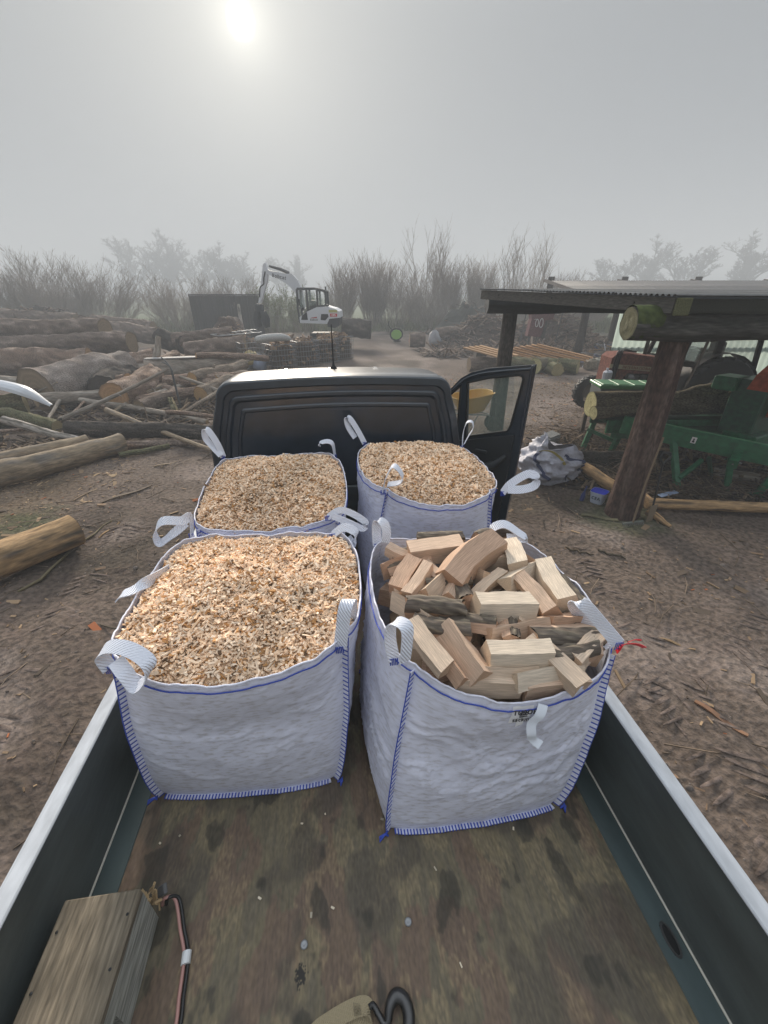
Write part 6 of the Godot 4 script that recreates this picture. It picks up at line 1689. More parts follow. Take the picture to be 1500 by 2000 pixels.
func build_tractor() -> void:
	var t := thing("tractor", "old red and dark tractor with glazed cab parked under the pole shelter", "tractor", V(6.95, 0.0, -10.0), deg_to_rad(-10))
	var red := Color(0.26, 0.105, 0.080); var dark := Color(0.022, 0.024, 0.024)
	var s := Surf.new()
	var Z := 0.30   # half width of the bonnet
	s.plate([Vector2(-0.05, 0.85), Vector2(0.25, 0.85), Vector2(0.42, 1.10), Vector2(1.16, 1.08), Vector2(1.18, 1.46), Vector2(0.35, 1.56), Vector2(0.05, 1.54), Vector2(-0.04, 1.45)], Z * 2, V(0, 0, -Z), Basis.IDENTITY, red)
	var hood := part(t, "bonnet", s.mesh(), M.matte)
	s = Surf.new()
	s.plate([Vector2(-0.05, 1.22), Vector2(1.10, 1.14), Vector2(1.10, 1.24), Vector2(-0.05, 1.32)], 0.006, V(0, 0, Z), Basis.IDENTITY, Color(0.38, 0.33, 0.22))
	var dc := part(hood, "cream_stripe", s.mesh(), M.plain)
	lettering(dc, "INTERNATIONAL", 0.092, mat(lin(0.16, 0.05, 0.035), 0.6), V(0.62, 1.225, Z + 0.0085), Basis(Vector3(0, 0, 1), -0.07))
	s = Surf.new()
	s.plate([Vector2(1.14, 0.72), Vector2(1.36, 0.78), Vector2(1.44, 1.44), Vector2(1.20, 1.46)], 0.10, V(0, 0, Z - 0.06), Basis.IDENTITY, Color(0.115, 0.13, 0.085))
	var sp := part(t, "side_panel", s.mesh(), M.matte)
	s = Surf.new()
	s.plate([Vector2(1.17, 1.10), Vector2(1.38, 1.12), Vector2(1.39, 1.20), Vector2(1.17, 1.18)], 0.006, V(0, 0, Z + 0.04), Basis.IDENTITY, Color(0.30, 0.28, 0.2))
	part(sp, "badge", s.mesh(), M.plain)
	s = Surf.new()
	s.box(V(0.65, 0.80, 0), V(1.3, 0.5, 0.42), Basis.IDENTITY, dark, 0.03)
	for k in 4: s.box(V(0.45 + k * 0.2, 0.98, 0.25), V(0.12, 0.18, 0.12), Basis.IDENTITY, dark * 2.0, 0.02)
	s.lathe([Vector2(0.07, -0.08), Vector2(0.08, 0), Vector2(0.05, 0.10), Vector2(0.0, 0.1)], 12, V(0.52, 1.0, 0.32), Basis(Vector3(1, 0, 0), PI / 2), grey(0.16))
	part(t, "engine", s.mesh(), M.plain)
	s = Surf.new()
	s.box(V(1.6, 0.72, 0), V(1.6, 0.4, 0.5), Basis.IDENTITY, dark, 0.03); s.box(V(0.15, 0.45, 0), V(0.16, 0.14, 1.3), Basis.IDENTITY, dark); s.box(V(2.25, 0.78, 0), V(0.2, 0.2, 1.5), Basis.IDENTITY, dark)
	part(t, "chassis", s.mesh(), M.plain)
	for z in [-0.7, 0.7]: big_wheel(t, V(0.05, 0.44, z), 0.44, 0.24, Color(0.2, 0.19, 0.17))
	for z in [-0.8, 0.8]: big_wheel(t, V(2.3, 0.78, z), 0.78, 0.42, Color(0.2, 0.19, 0.17))
	# cab
	var W := 0.72
	var posts := [[1.30, 1.35, 1.52, 2.35], [2.10, 1.0, 2.12, 2.38], [3.05, 1.1, 2.95, 2.35]]
	s = Surf.new()
	for p in posts:
		for z in [-W, W]: s.bar(V(p[0], p[1], z), V(p[2], p[3], z * 0.92), 0.09 if p[0] != 2.10 else 0.15, 0.09, Color(0.045, 0.035, 0.032), 0.01, V(0, 0, 1))
	for y in [1.42]:
		for z in [-W, W]: s.bar(V(1.3, 1.40, z), V(3.05, 1.28, z), 0.06, 0.12, Color(0.05, 0.045, 0.04))
	s.bar(V(1.3, 1.40, -W), V(1.3, 1.40, W), 0.07, 0.08, Color(0.05, 0.045, 0.04)); s.bar(V(3.03, 1.28, -W), V(3.03, 1.28, W), 0.07, 0.08, Color(0.05, 0.045, 0.04))
	var cab := part(t, "cab_frame", s.mesh(), M.matte)
	s = Surf.new()
	s.box(V(2.25, 2.42, 0), V(1.7, 0.12, 1.55), Basis.IDENTITY, Color(0.10, 0.05, 0.04), 0.04)
	part(cab, "roof", s.mesh(), M.matte)
	for q in [[[1.36, 1.46], [2.05, 1.42], [2.06, 2.34], [1.55, 2.34]], [[2.18, 1.40], [2.98, 1.34], [2.90, 2.33], [2.20, 2.34]]]:
		for z in [-0.69, 0.69]:
			s = Surf.new()
			var o := []
			for p in q: o.append(Vector2(p[0], p[1]))
			s.plate(o, 0.006, V(0, 0, z)); part(cab, "window_pane", s.mesh(), M.pane)
	s = Surf.new()
	s.plate([Vector2(-W, 1.46), Vector2(W, 1.46), Vector2(W * 0.92, 2.33), Vector2(-W * 0.92, 2.33)], 0.006, V(1.40, 0, 0), Basis(V(0, 0, -1), V(0.17, 0.985, 0), V(1, 0, 0)))
	part(cab, "windscreen", s.mesh(), M.pane)
	s = Surf.new()
	for z in [-0.62, 0.62]:
		for k in 9:
			var a := PI * (0.08 + 0.80 * k / 8.0); var a2 := PI * (0.08 + 0.80 * (k + 1) / 8.0)
			s.fquad(V(2.3 + cos(a) * 0.86, 0.78 + sin(a) * 0.86, z - 0.25), V(2.3 + cos(a) * 0.86, 0.78 + sin(a) * 0.86, z + 0.25), V(2.3 + cos(a2) * 0.86, 0.78 + sin(a2) * 0.86, z + 0.25), V(2.3 + cos(a2) * 0.86, 0.78 + sin(a2) * 0.86, z - 0.25), Color(0.035, 0.03, 0.028))
	part(t, "fender", s.mesh(), M.plain)
	s = Surf.new()
	s.box(V(2.3, 1.25, 0), V(0.5, 0.14, 0.5), Basis.IDENTITY, dark, 0.04); s.box(V(2.55, 1.55, 0), V(0.12, 0.55, 0.48), Basis.IDENTITY, dark, 0.04)
	part(t, "seat", s.mesh(), M.plain)
	s = Surf.new()
	s.tube([V(0.95, 1.48, -0.16), V(0.95, 2.05, -0.16)], 0.045, 10, Color(0.06, 0.055, 0.05))
	part(t, "exhaust", s.mesh(), M.matte)
	s = Surf.new()
	for k in 3: s.tube(curve([V(-0.02 + k * 0.04, 0.75, 0.36), V(0.02 + k * 0.045, 1.15, 0.345), V(0.06 + k * 0.05, 1.55, 0.30), V(0.22 + k * 0.05, 1.60 + k * 0.01, 0.12), V(0.6, 1.56, -0.1), V(0.75, 1.54, -0.2)], 6), 0.022, 7, grey(0.02 + 0.015 * k))
	part(t, "hose", s.mesh(), M.rubber)
	s = Surf.new()
	s.box(V(0, 0.19, 0), V(0.22, 0.38, 0.16), Basis.IDENTITY, Color(0.5, 0.52, 0.58), 0.04)
	s.lathe([Vector2(0.03, 0.36), Vector2(0.03, 0.44), Vector2(0.0, 0.44)], 10, V(-0.04, 0, 0), Basis.IDENTITY, Color(0.5, 0.52, 0.58))
	solo("white_canister", s.mesh(), M.plastic, "white plastic canister hung on the front of the tractor", "canister", V(6.78, 0.80, -9.62), Basis(Vector3.UP, 0.3))

# ---------------------------------------------------------------- green log processor
func build_processor() -> void:
	var g := Color(0.022, 0.20, 0.085); var gd := Color(0.014, 0.11, 0.052)
	var t := thing("log_processor", "dark green firewood processor with orange guard, a log lying on its infeed deck", "machine")
	var s := Surf.new()
	s.bar(V(5.05, 0.81, -6.45), V(6.95, 0.62, -4.75), 0.10, 0.30, g, 0.01)
	var beam := part(t, "front_rail", s.mesh(), M.green)
	var dirn := V(6.95, 0.62, -4.75) - V(5.05, 0.81, -6.45)
	var bb := along(V(5.05, 0.81, -6.45), V(6.95, 0.62, -4.75))   # z along the rail, x across
	var side := bb.x if bb.x.dot(V(-1, 0, 1)) > 0 else -bb.x
	var fb := Basis(dirn.normalized(), dirn.normalized().cross(side).normalized() * -1.0, side)
	if fb.y.y < 0: fb = Basis(fb.x, -fb.y, fb.z)
	var c0 := V(5.05, 0.81, -6.45)
	s = Surf.new()
	s.plate([Vector2(-0.09, -0.06), Vector2(0.09, -0.06), Vector2(0.09, 0.06), Vector2(-0.09, 0.06)], 0.004, c0 + dirn * 0.17 + side * 0.051, fb, Color(0.06, 0.10, 0.42))
	part(beam, "blue_sticker", s.mesh(), M.plastic)
	s = Surf.new()
	s.plate([Vector2(-0.035, -0.05), Vector2(0.035, -0.05), Vector2(0.035, 0.05), Vector2(-0.035, 0.05)], 0.004, c0 + dirn * 0.42 + side * 0.051, fb, grey(0.7))
	var ws := part(beam, "white_sticker", s.mesh(), M.plastic)
	s = Surf.new()
	s.lathe([Vector2(0.013, 0), Vector2(0.013, 0.003), Vector2(0.0, 0.003)], 10, c0 + dirn * 0.42 + side * 0.0555 + V(0, 0.016, 0), fb * Basis(Vector3(1, 0, 0), PI / 2), grey(0.02))
	s.plate([Vector2(-0.02, -0.035), Vector2(0.02, -0.035), Vector2(0.012, 0.0), Vector2(-0.012, 0.0)], 0.003, c0 + dirn * 0.42 + side * 0.0555, fb, grey(0.02))
	part(ws, "pictogram", s.mesh(), M.plain)
	# infeed trough under the log
	s = Surf.new()
	s.bar(V(4.95, 0.79, -6.97), V(7.5, 0.79, -6.68), 0.50, 0.06, gd, 0.01)
	s.bar(V(4.95, 0.70, -6.70), V(7.5, 0.70, -6.42), 0.05, 0.24, g, 0.008)
	s.bar(V(4.97, 0.74, -7.24), V(7.5, 0.74, -6.95), 0.05, 0.24, gd, 0.008)
	part(t, "infeed_deck", s.mesh(), M.green)
	s = Surf.new()
	s.fquad(V(5.3, 0.70, -6.30), V(7.1, 0.55, -4.85), V(7.4, 0.72, -6.36), V(5.2, 0.72, -6.62), gd)
	part(t, "slide_plate", s.mesh(), M.green)
	for q in [[V(5.18, 0.78, -7.35), V(5.05, 0.0, -7.40)], [V(5.45, 0.78, -6.85), V(5.42, 0.0, -7.05)], [V(5.65, 0.68, -5.92), V(5.58, 0.0, -5.43)], [V(6.25, 0.62, -5.38), V(6.35, 0.0, -5.30)], [V(6.75, 0.60, -4.95), V(6.62, 0.0, -5.05)], [V(7.2, 0.8, -6.2), V(7.25, 0.0, -6.3)]]:
		s = Surf.new()
		s.bar(q[0], q[1] + V(0, ground_y(q[1].x, q[1].z), 0), 0.09, 0.09, g, 0.01)
		s.box(q[1] + V(0, 0.02 + ground_y(q[1].x, q[1].z), 0), V(0.16, 0.03, 0.16), Basis.IDENTITY, gd)
		part(t, "leg", s.mesh(), M.green)
	s = Surf.new()
	s.bar(V(5.60, 0.16, -5.50), V(6.0, 0.42, -5.6), 0.06, 0.06, g, 0.005); s.bar(V(6.0, 0.50, -5.5), V(6.3, 0.1, -5.6), 0.05, 0.05, gd, 0.005); s.bar(V(5.06, 0.45, -7.38), V(5.45, 0.30, -6.98), 0.05, 0.06, g)
	part(t, "brace", s.mesh(), M.green)
	s = Surf.new()
	s.box(V(5.40, 0.62, -6.72), V(0.5, 0.34, 0.04), Basis(Vector3.UP, -0.4), g, 0.01)
	part(t, "end_plate", s.mesh(), M.green)
	s = Surf.new()
	s.plate([Vector2(-0.12, -0.1), Vector2(0.14, -0.06), Vector2(0.22, 0.10), Vector2(-0.18, 0.04)], 0.12, V(6.05, 0.58, -5.20), Basis(Vector3.UP, 0.7), g)
	for k in 3: s.lathe([Vector2(0.02, 0), Vector2(0.018, 0.02), Vector2(0.0, 0.021)], 8, V(5.98 + k * 0.06, 0.56, -5.07 + 0.0 * k), Basis(Vector3(1, 0, 0), PI / 2), grey(0.3))
	part(t, "bracket", s.mesh(), M.green)
	# saw housing and guard
	s = Surf.new()
	s.box(V(7.15, 1.12, -6.12), V(0.75, 0.95, 0.5), Basis(Vector3.UP, 0.35), gd, 0.02)
	s.box(V(6.78, 1.50, -6.35), V(0.45, 0.22, 0.35), Basis(Vector3.UP, 0.35), g, 0.02)
	s.box(V(7.0, 0.62, -5.9), V(0.6, 0.3, 0.5), Basis(Vector3.UP, 0.35), g, 0.02)
	part(t, "saw_housing", s.mesh(), M.green)
	s = Surf.new()
	var gp := [Vector2(0.55, 0.02), Vector2(0.46, 0.24), Vector2(0.24, 0.42), Vector2(-0.04, 0.44), Vector2(-0.30, 0.30), Vector2(-0.44, 0.10), Vector2(-0.30, 0.12), Vector2(-0.22, 0.22), Vector2(-0.02, 0.34), Vector2(0.18, 0.32), Vector2(0.34, 0.18), Vector2(0.40, 0.0), Vector2(0.40, -0.42), Vector2(0.55, -0.42)]
	s.plate(gp, 0.28, V(6.74, 1.44, -5.78), Basis(Vector3.UP, 0.35), Color(0.55, 0.12, 0.05))
	part(t, "orange_guard", s.mesh(), M.matte)
	# the log on the deck
	log_thing("sawlog", "straight forked sawlog with double pale cut end lying on the green deck", V(4.74, 1.05, -6.99), V(7.55, 1.04, -6.68), 0.225, 0.20, "saw", "", 0.0, "log", 0)
	log_thing("sawlog_fork", "smaller second stem of the sawlog, its pale cut end below the larger", V(4.70, 0.93, -6.80), V(5.6, 1.0, -6.75), 0.125, 0.10, "saw", "", 0.0, "log", 0)
	log_thing("sawlog_fork", "upper fork of the sawlog rising to the saw housing", V(6.3, 1.12, -6.82), V(7.1, 1.34, -6.72), 0.14, 0.12, "saw", "", 0.0, "log", 0)
	# green crate with lid behind
	var c := thing("plastic_crate", "grey crate with bright green lid standing behind the sawlog", "crate", V(6.10, 0.0, -8.0), deg_to_rad(-14))
	s = Surf.new()
	s.box(V(0, 0.98, 0), V(1.15, 0.30, 0.62), Basis.IDENTITY, Color(0.10, 0.115, 0.12), 0.02)
	part(c, "tub", s.mesh(), M.plastic)
	s = Surf.new()
	s.box(V(0, 1.17, 0), V(1.22, 0.07, 0.68), Basis.IDENTITY, Color(0.05, 0.20, 0.085), 0.015)
	for k in 4: s.box(V(-0.45 + k * 0.3, 1.21, 0), V(0.2, 0.014, 0.56), Basis.IDENTITY, Color(0.055, 0.215, 0.09), 0.005)
	part(c, "lid", s.mesh(), M.plastic)
	s = Surf.new()
	s.box(V(0, 0.80, 0), V(1.3, 0.06, 0.7), Basis.IDENTITY, Color(0.12, 0.1, 0.08))
	for q in [V(-0.55, 0.38, -0.28), V(0.55, 0.38, -0.28), V(-0.55, 0.38, 0.28), V(0.55, 0.38, 0.28)]: s.box(q, V(0.07, 0.80, 0.07), Basis.IDENTITY, Color(0.12, 0.1, 0.08))
	solo("trestle", s.mesh(), M.oldwood, "rough wooden trestle carrying the green lidded crate", "trestle", V(6.10, ground_y(6.1, -8.0), -8.0), Basis(Vector3.UP, deg_to_rad(-14)))

# ---------------------------------------------------------------- things round the shelter
func build_right_things() -> void:
	# crumpled white bulk bag
	var t := thing("crumpled_bag", "slumped dirty white bulk bag with navy straps and open mouth lying by the door", "bulk bag", V(3.72, ground_y(3.7, -6.2), -6.22), 0.2)
	var s := Surf.new()
	var n := noise(1.7, 3, FastNoiseLite.TYPE_SIMPLEX_SMOOTH, 301); var n2 := noise(5.0, 3, FastNoiseLite.TYPE_SIMPLEX_SMOOTH, 302)
	var R := 40; var S := 64
	for r in R + 1:
		var tt := float(r) / R
		for k in S:
			var a := TAU * k / S
			var rad := 0.50 * pow(sin(PI * (0.10 + 0.80 * tt)), 0.45) * (1.0 - 0.32 * smoothstep(0.55, 1.0, tt))
			var sq := pow(pow(absf(cos(a)), 4.0) + pow(absf(sin(a)), 4.0), -0.25)
			var p := V(cos(a) * rad * lerpf(1.0, sq, 0.6), 0.72 * tt, sin(a) * rad * lerpf(1.0, sq, 0.6) * 0.85)
			if tt > 0.62: p += V(0.10 * sin(a * 2.0 + 1.0), 0.20 * maxf(0.0, sin(a * 1.0 - 2.4)) - 0.10, 0.0) * (tt - 0.62) * 2.6
			var d := V(p.x, 0.1, p.z).normalized()
			p += d * (0.14 * (pow(1.0 - absf(n.get_noise_3dv(p * 1.4)), 3.0) - 0.6) + 0.03 * n2.get_noise_3dv(p))
			p.y = maxf(p.y, 0.0)
			s.add(p, Color(0.62, 0.61, 0.61) * (0.9 + 0.2 * n.get_noise_3dv(p * 2.0)))
	for r in R:
		for k in S:
			var k2 := (k + 1) % S
			s.quad(r * S + k, (r + 1) * S + k, (r + 1) * S + k2, r * S + k2)
	var grid := s.v
	part(t, "body", s.mesh(), M.fabric)
	var navy := Color(0.018, 0.025, 0.075)
	for q in [[10, 9, 34], [26, 9, 34], [18, 4, 16]]:
		s = Surf.new()
		var pth := []
		for r in range(q[1], q[2], 2):
			var v: Vector3 = grid[r * S + int(q[0] + (r - 20) * 0.35)]
			pth.append(v + V(v.x, 0.03, v.z).normalized() * 0.016)
		s.ribbon(curve(pth, 3), [V(1, 0.25, -0.6) if q[0] == 18 else V(1, 0.35, 0.1)], 0.055, 0.004, navy)
		part(t, "strap", s.mesh(), M.plain)
	s = Surf.new()
	s.ribbon(curve([V(-0.42, 0.62, 0.15), V(-0.28, 0.64, 0.25), V(-0.15, 0.55, 0.36), V(-0.08, 0.44, 0.42)], 4), [V(0.3, 0.5, 1)], 0.05, 0.004, Color(0.42, 0.35, 0.10))
	part(t, "yellow_tie", s.mesh(), M.plain)
	# blue lidded tub
	var tb := thing("plastic_tub", "white plastic tub with bright blue lid and dark lettering at the post foot", "tub", V(4.03, ground_y(4.03, -5.2), -5.22), 0.65)
	s = Surf.new()
	var sqr := func(w: float, y: float) -> Array:
		var o := []
		for k in 24:
			var a := TAU * k / 24 + PI / 4
			var q := pow(pow(absf(cos(a)), 5.0) + pow(absf(sin(a)), 5.0), -0.2)
			o.append(V(cos(a) * q * w, y, sin(a) * q * w))
		return o
	var prof := [[0.085, 0.0], [0.09, 0.01], [0.112, 0.17], [0.118, 0.175], [0.118, 0.19]]
	for p in prof:
		for v in sqr.call(p[0], p[1]): s.add(v, Color(0.5, 0.56, 0.68))
	for r in prof.size() - 1:
		for k in 24: s.quad(r * 24 + k, (r + 1) * 24 + k, (r + 1) * 24 + (k + 1) % 24, r * 24 + (k + 1) % 24)
	part(tb, "tub", s.mesh(), M.plastic)
	s = Surf.new()
	var m := s.add(V(0, 0.186, 0), Color(0.012, 0.03, 0.40))
	for v in sqr.call(0.112, 0.188): s.add(v, Color(0.012, 0.03, 0.40))
	for k in 24: s.tri(m, 1 + (k + 1) % 24, 1 + k)
	part(tb, "lid", s.mesh(), M.plastic)
	lettering(tb, "CEA", 0.07, mat(lin(0.01, 0.04, 0.07), 0.5), V(-0.113, 0.10, 0.0), Basis(Vector3.UP, -PI / 2))
	s = Surf.new()
	s.tube([V(0, 0.01, 0), V(0, 0.10, 0.01), V(0.005, 0.17, 0.015), V(0.01, 0.26, 0.03)], [0.035, 0.035, 0.012, 0.012], 10, Color(0.03, 0.045, 0.16))
	solo("blue_scoop", s.mesh(), M.plastic, "dark blue plastic handle standing beside the tub", "scoop", V(3.82, ground_y(3.82, -5.3), -5.3))
	# rake and long handled tool leaning on the post
	var rk := thing("rake", "garden rake with pale wooden handle leaning on the thick post", "rake", V(4.08, ground_y(4.08, -4.47), -4.47))
	s = Surf.new()
	s.tube([V(0, 0.02, 0), V(0.05, 0.6, -0.055), V(0.115, 1.22, -0.085)], [0.014, 0.014, 0.013], 8, Color(0.28, 0.21, 0.14)); part(rk, "handle", s.mesh(), M.wood)
	s = Surf.new()
	s.bar(V(-0.17, 0.03, 0.02), V(0.17, 0.03, -0.02), 0.02, 0.02, Color(0.16, 0.17, 0.15))
	for k in 12: s.bar(V(-0.16 + k * 0.029, 0.03, 0.02 - k * 0.0033), V(-0.16 + k * 0.029, 0.0, 0.06 - k * 0.0033), 0.006, 0.006, Color(0.14, 0.14, 0.13))
	part(rk, "head", s.mesh(), M.plain)
	var sv := thing("long_shovel", "black D handled tool leaning behind the rake", "shovel", V(4.36, ground_y(4.36, -4.5), -4.52))
	s = Surf.new()
	s.tube([V(0, 0.2, 0), V(-0.02, 0.85, -0.06)], 0.013, 8, grey(0.025)); part(sv, "shaft", s.mesh(), M.plain)
	s = Surf.new()
	s.tube([V(-0.02, 0.84, -0.06), V(-0.085, 0.93, -0.06), V(-0.075, 0.99, -0.07), V(0.05, 0.99, -0.07), V(0.06, 0.93, -0.06), V(-0.02, 0.84, -0.06)], 0.013, 8, grey(0.02)); part(sv, "d_handle", s.mesh(), M.plain)
	s = Surf.new()
	s.plate([Vector2(-0.07, 0.0), Vector2(0.07, 0.0), Vector2(0.08, 0.26), Vector2(-0.08, 0.26)], 0.006, V(0, 0, 0.01), Basis(Vector3(0, 1, 0), 0.3), Color(0.26, 0.2, 0.14)); part(sv, "blade", s.mesh(), M.wood)
	# wheelbarrow
	var wb := thing("wheelbarrow", "yellow wheelbarrow with thin grey frame behind the open door", "wheelbarrow", V(3.25, ground_y(3.25, -9.2), -9.2), deg_to_rad(12))
	s = Surf.new()
	var rows := []
	var ring := func(w: float, l: float, y: float, cx: float, sl: float) -> Array:
		var o := []
		for k in 28:
			var a := TAU * k / 28
			var q := pow(pow(absf(cos(a)), 3.5) + pow(absf(sin(a)), 3.5), -1.0 / 3.5)
			o.append(V(cx + cos(a) * q * l, y + sl * cos(a), sin(a) * q * w))
		return o
	for p in [[0.0, 0.0, 0.46, 0.02, 0.0], [0.17, 0.24, 0.46, 0.02, 0.02], [0.21, 0.29, 0.50, 0.02, 0.03], [0.33, 0.48, 0.86, 0.0, 0.05], [0.345, 0.50, 0.875, 0.0, 0.05], [0.345, 0.50, 0.86, 0.0, 0.05]]: rows.append(ring.call(p[0], p[1], p[2], p[3], p[4]))
	for r in rows:
		for v in r: s.add(v, Color(0.56, 0.32, 0.025))
	for r in rows.size() - 1:
		for k in 28: s.quad(r * 28 + k, (r + 1) * 28 + k, (r + 1) * 28 + (k + 1) % 28, r * 28 + (k + 1) % 28)
	part(wb, "tray", s.mesh(), M.plastic)
	s = Surf.new()
	for z in [-0.26, 0.26]:
		s.tube(curve([V(0.62, 0.32, z * 0.2), V(0.2, 0.42, z * 0.8), V(-0.4, 0.50, z), V(-0.85, 0.62, z * 1.1)], 4), 0.016, 7, Color(0.30, 0.31, 0.3))
		s.tube([V(-0.25, 0.47, z), V(-0.38, 0.02, z * 1.05), V(-0.2, 0.02, z * 1.05), V(0.05, 0.44, z)], 0.013, 6, Color(0.30, 0.31, 0.3))
	part(wb, "frame", s.mesh(), M.plain)
	wheel_small(wb, V(0.60, 0.19, 0))
	# weathered pale block
	s = Surf.new()
	s.box(V(0, 0.11, 0), V(0.34, 0.2, 0.28), Basis.from_euler(V(0.12, 0.4, 0.15)), Color(0.42, 0.43, 0.43), 0.02)
	s.box(V(0.02, 0.225, 0), V(0.3, 0.02, 0.24), Basis.from_euler(V(0.12, 0.4, 0.15)), Color(0.36, 0.37, 0.37), 0.008)
	solo("foam_block", s.mesh(), M.smooth, "pale grey foam block lying on bark behind the white bag", "block", V(4.63, ground_y(4.6, -7.95), -7.95))
	s = Surf.new()
	s.box(V(0, 0.03, 0), V(0.34, 0.012, 0.08), Basis.from_euler(V(0.1, 0.2, 0.06)), Color(0.28, 0.36, 0.52), 0.004)
	s.box(V(0.05, 0.045, 0), V(0.10, 0.010, 0.05), Basis.from_euler(V(0.1, 0.2, 0.06)), Color(0.25, 0.32, 0.48), 0.004)
	solo("blue_strip", s.mesh(), M.plastic, "flat pale blue plastic strip lying behind the long peeled pole", "strip", V(5.0, 0.12, -5.0))
	# sawn boards on logs
	var BG := "orange sawn boards on the bearers"
	var o := V(7.85, 0.93, -17.8); var u := V(2.45, -0.46, 1.75); var w := V(0.245, -0.055, -0.02)
	for k in 9:
		s = Surf.new()
		var a := o + V(-0.95, -0.20, 0.1) + V(0.235, 0.03, 0.03) * k + V(0, 0.012 * (k % 2), 0)
		s.bar(a, a + V(1.85, -0.42, 1.55) * (1.0 - 0.04 * (k % 3)), 0.225, 0.045, Color(0.50, 0.285, 0.145) * (0.85 + 0.07 * (k % 4)), 0.004)
		solo("sawn_board", s.mesh(), M.wood, "orange sawn board lying aslant on logs, one of the wide stack beyond the shelter", "board", Vector3.ZERO, Basis.IDENTITY, BG)
	for k in 4:
		s = Surf.new()
		var a := V(5.65 + k * 0.22, 0.88 + 0.02 * k, -17.5)
		s.bar(a, a + V(1.0, -0.22, 1.5), 0.2, 0.05, Color(0.50, 0.31, 0.17) * (0.9 + 0.06 * k), 0.004)
		solo("sawn_board", s.mesh(), M.wood, "orange sawn board of the small stack beside the dark shelter post", "board", Vector3.ZERO, Basis.IDENTITY, "orange sawn boards of the small stack")
	for k in 3:
		log_thing("bearer_log", ["short log bearer under the orange boards, first from the dark post", "short log bearer under the middle of the orange boards", "short log bearer under the low corner of the orange boards"][k], V(7.35 + k * 0.75, 0.32 - 0.02 * k, -17.3 + k * 0.3), V(8.3 + k * 0.75, 0.30, -16.3 + k * 0.25), 0.28, 0.26, "moss", "log bearers under the boards")
	log_thing("bearer_log", "short log bearer under the small board stack", V(5.7, 0.3, -16.9), V(7.1, 0.3, -16.9), 0.28, 0.26, "grey")
	for k in 4:
		s = Surf.new()
		s.box(V(0, 0.2, 0), V(0.42, 0.38, 0.4), Basis.from_euler(V(0, k * 0.6, 0.05)), [Color(0.30, 0.25, 0.19), Color(0.4, 0.37, 0.31), Color(0.27, 0.24, 0.2), Color(0.20, 0.22, 0.34)][k], 0.05)
		s.box(V(0.05, 0.4, 0.02), V(0.2, 0.08, 0.2), Basis.from_euler(V(0, k * 0.6, 0.05)), Color(0.25, 0.22, 0.18), 0.03)
		solo("rubble_block", s.mesh(), M.matte, ["brown rubble block beside the sawn boards", "cream rubble block beside the sawn boards", "dark rubble block in the rubble by the boards", "bluish drum lying in the rubble by the boards"][k], "rubble", V(11.0 + k * 0.55, 0.0, -16.9 - 0.3 * (k % 2)))
func wheel_small(parent: Node3D, at: Vector3) -> void:
	var s := Surf.new()
	s.lathe([Vector2(0.10, -0.04), Vector2(0.17, -0.04), Vector2(0.19, -0.015), Vector2(0.19, 0.015), Vector2(0.17, 0.04), Vector2(0.10, 0.04), Vector2(0.03, 0.03), Vector2(0.0, 0.03)], 24, Vector3.ZERO, Basis(Vector3(1, 0, 0), PI / 2))
	part(parent, "wheel", s.mesh(), M.rubber, at)

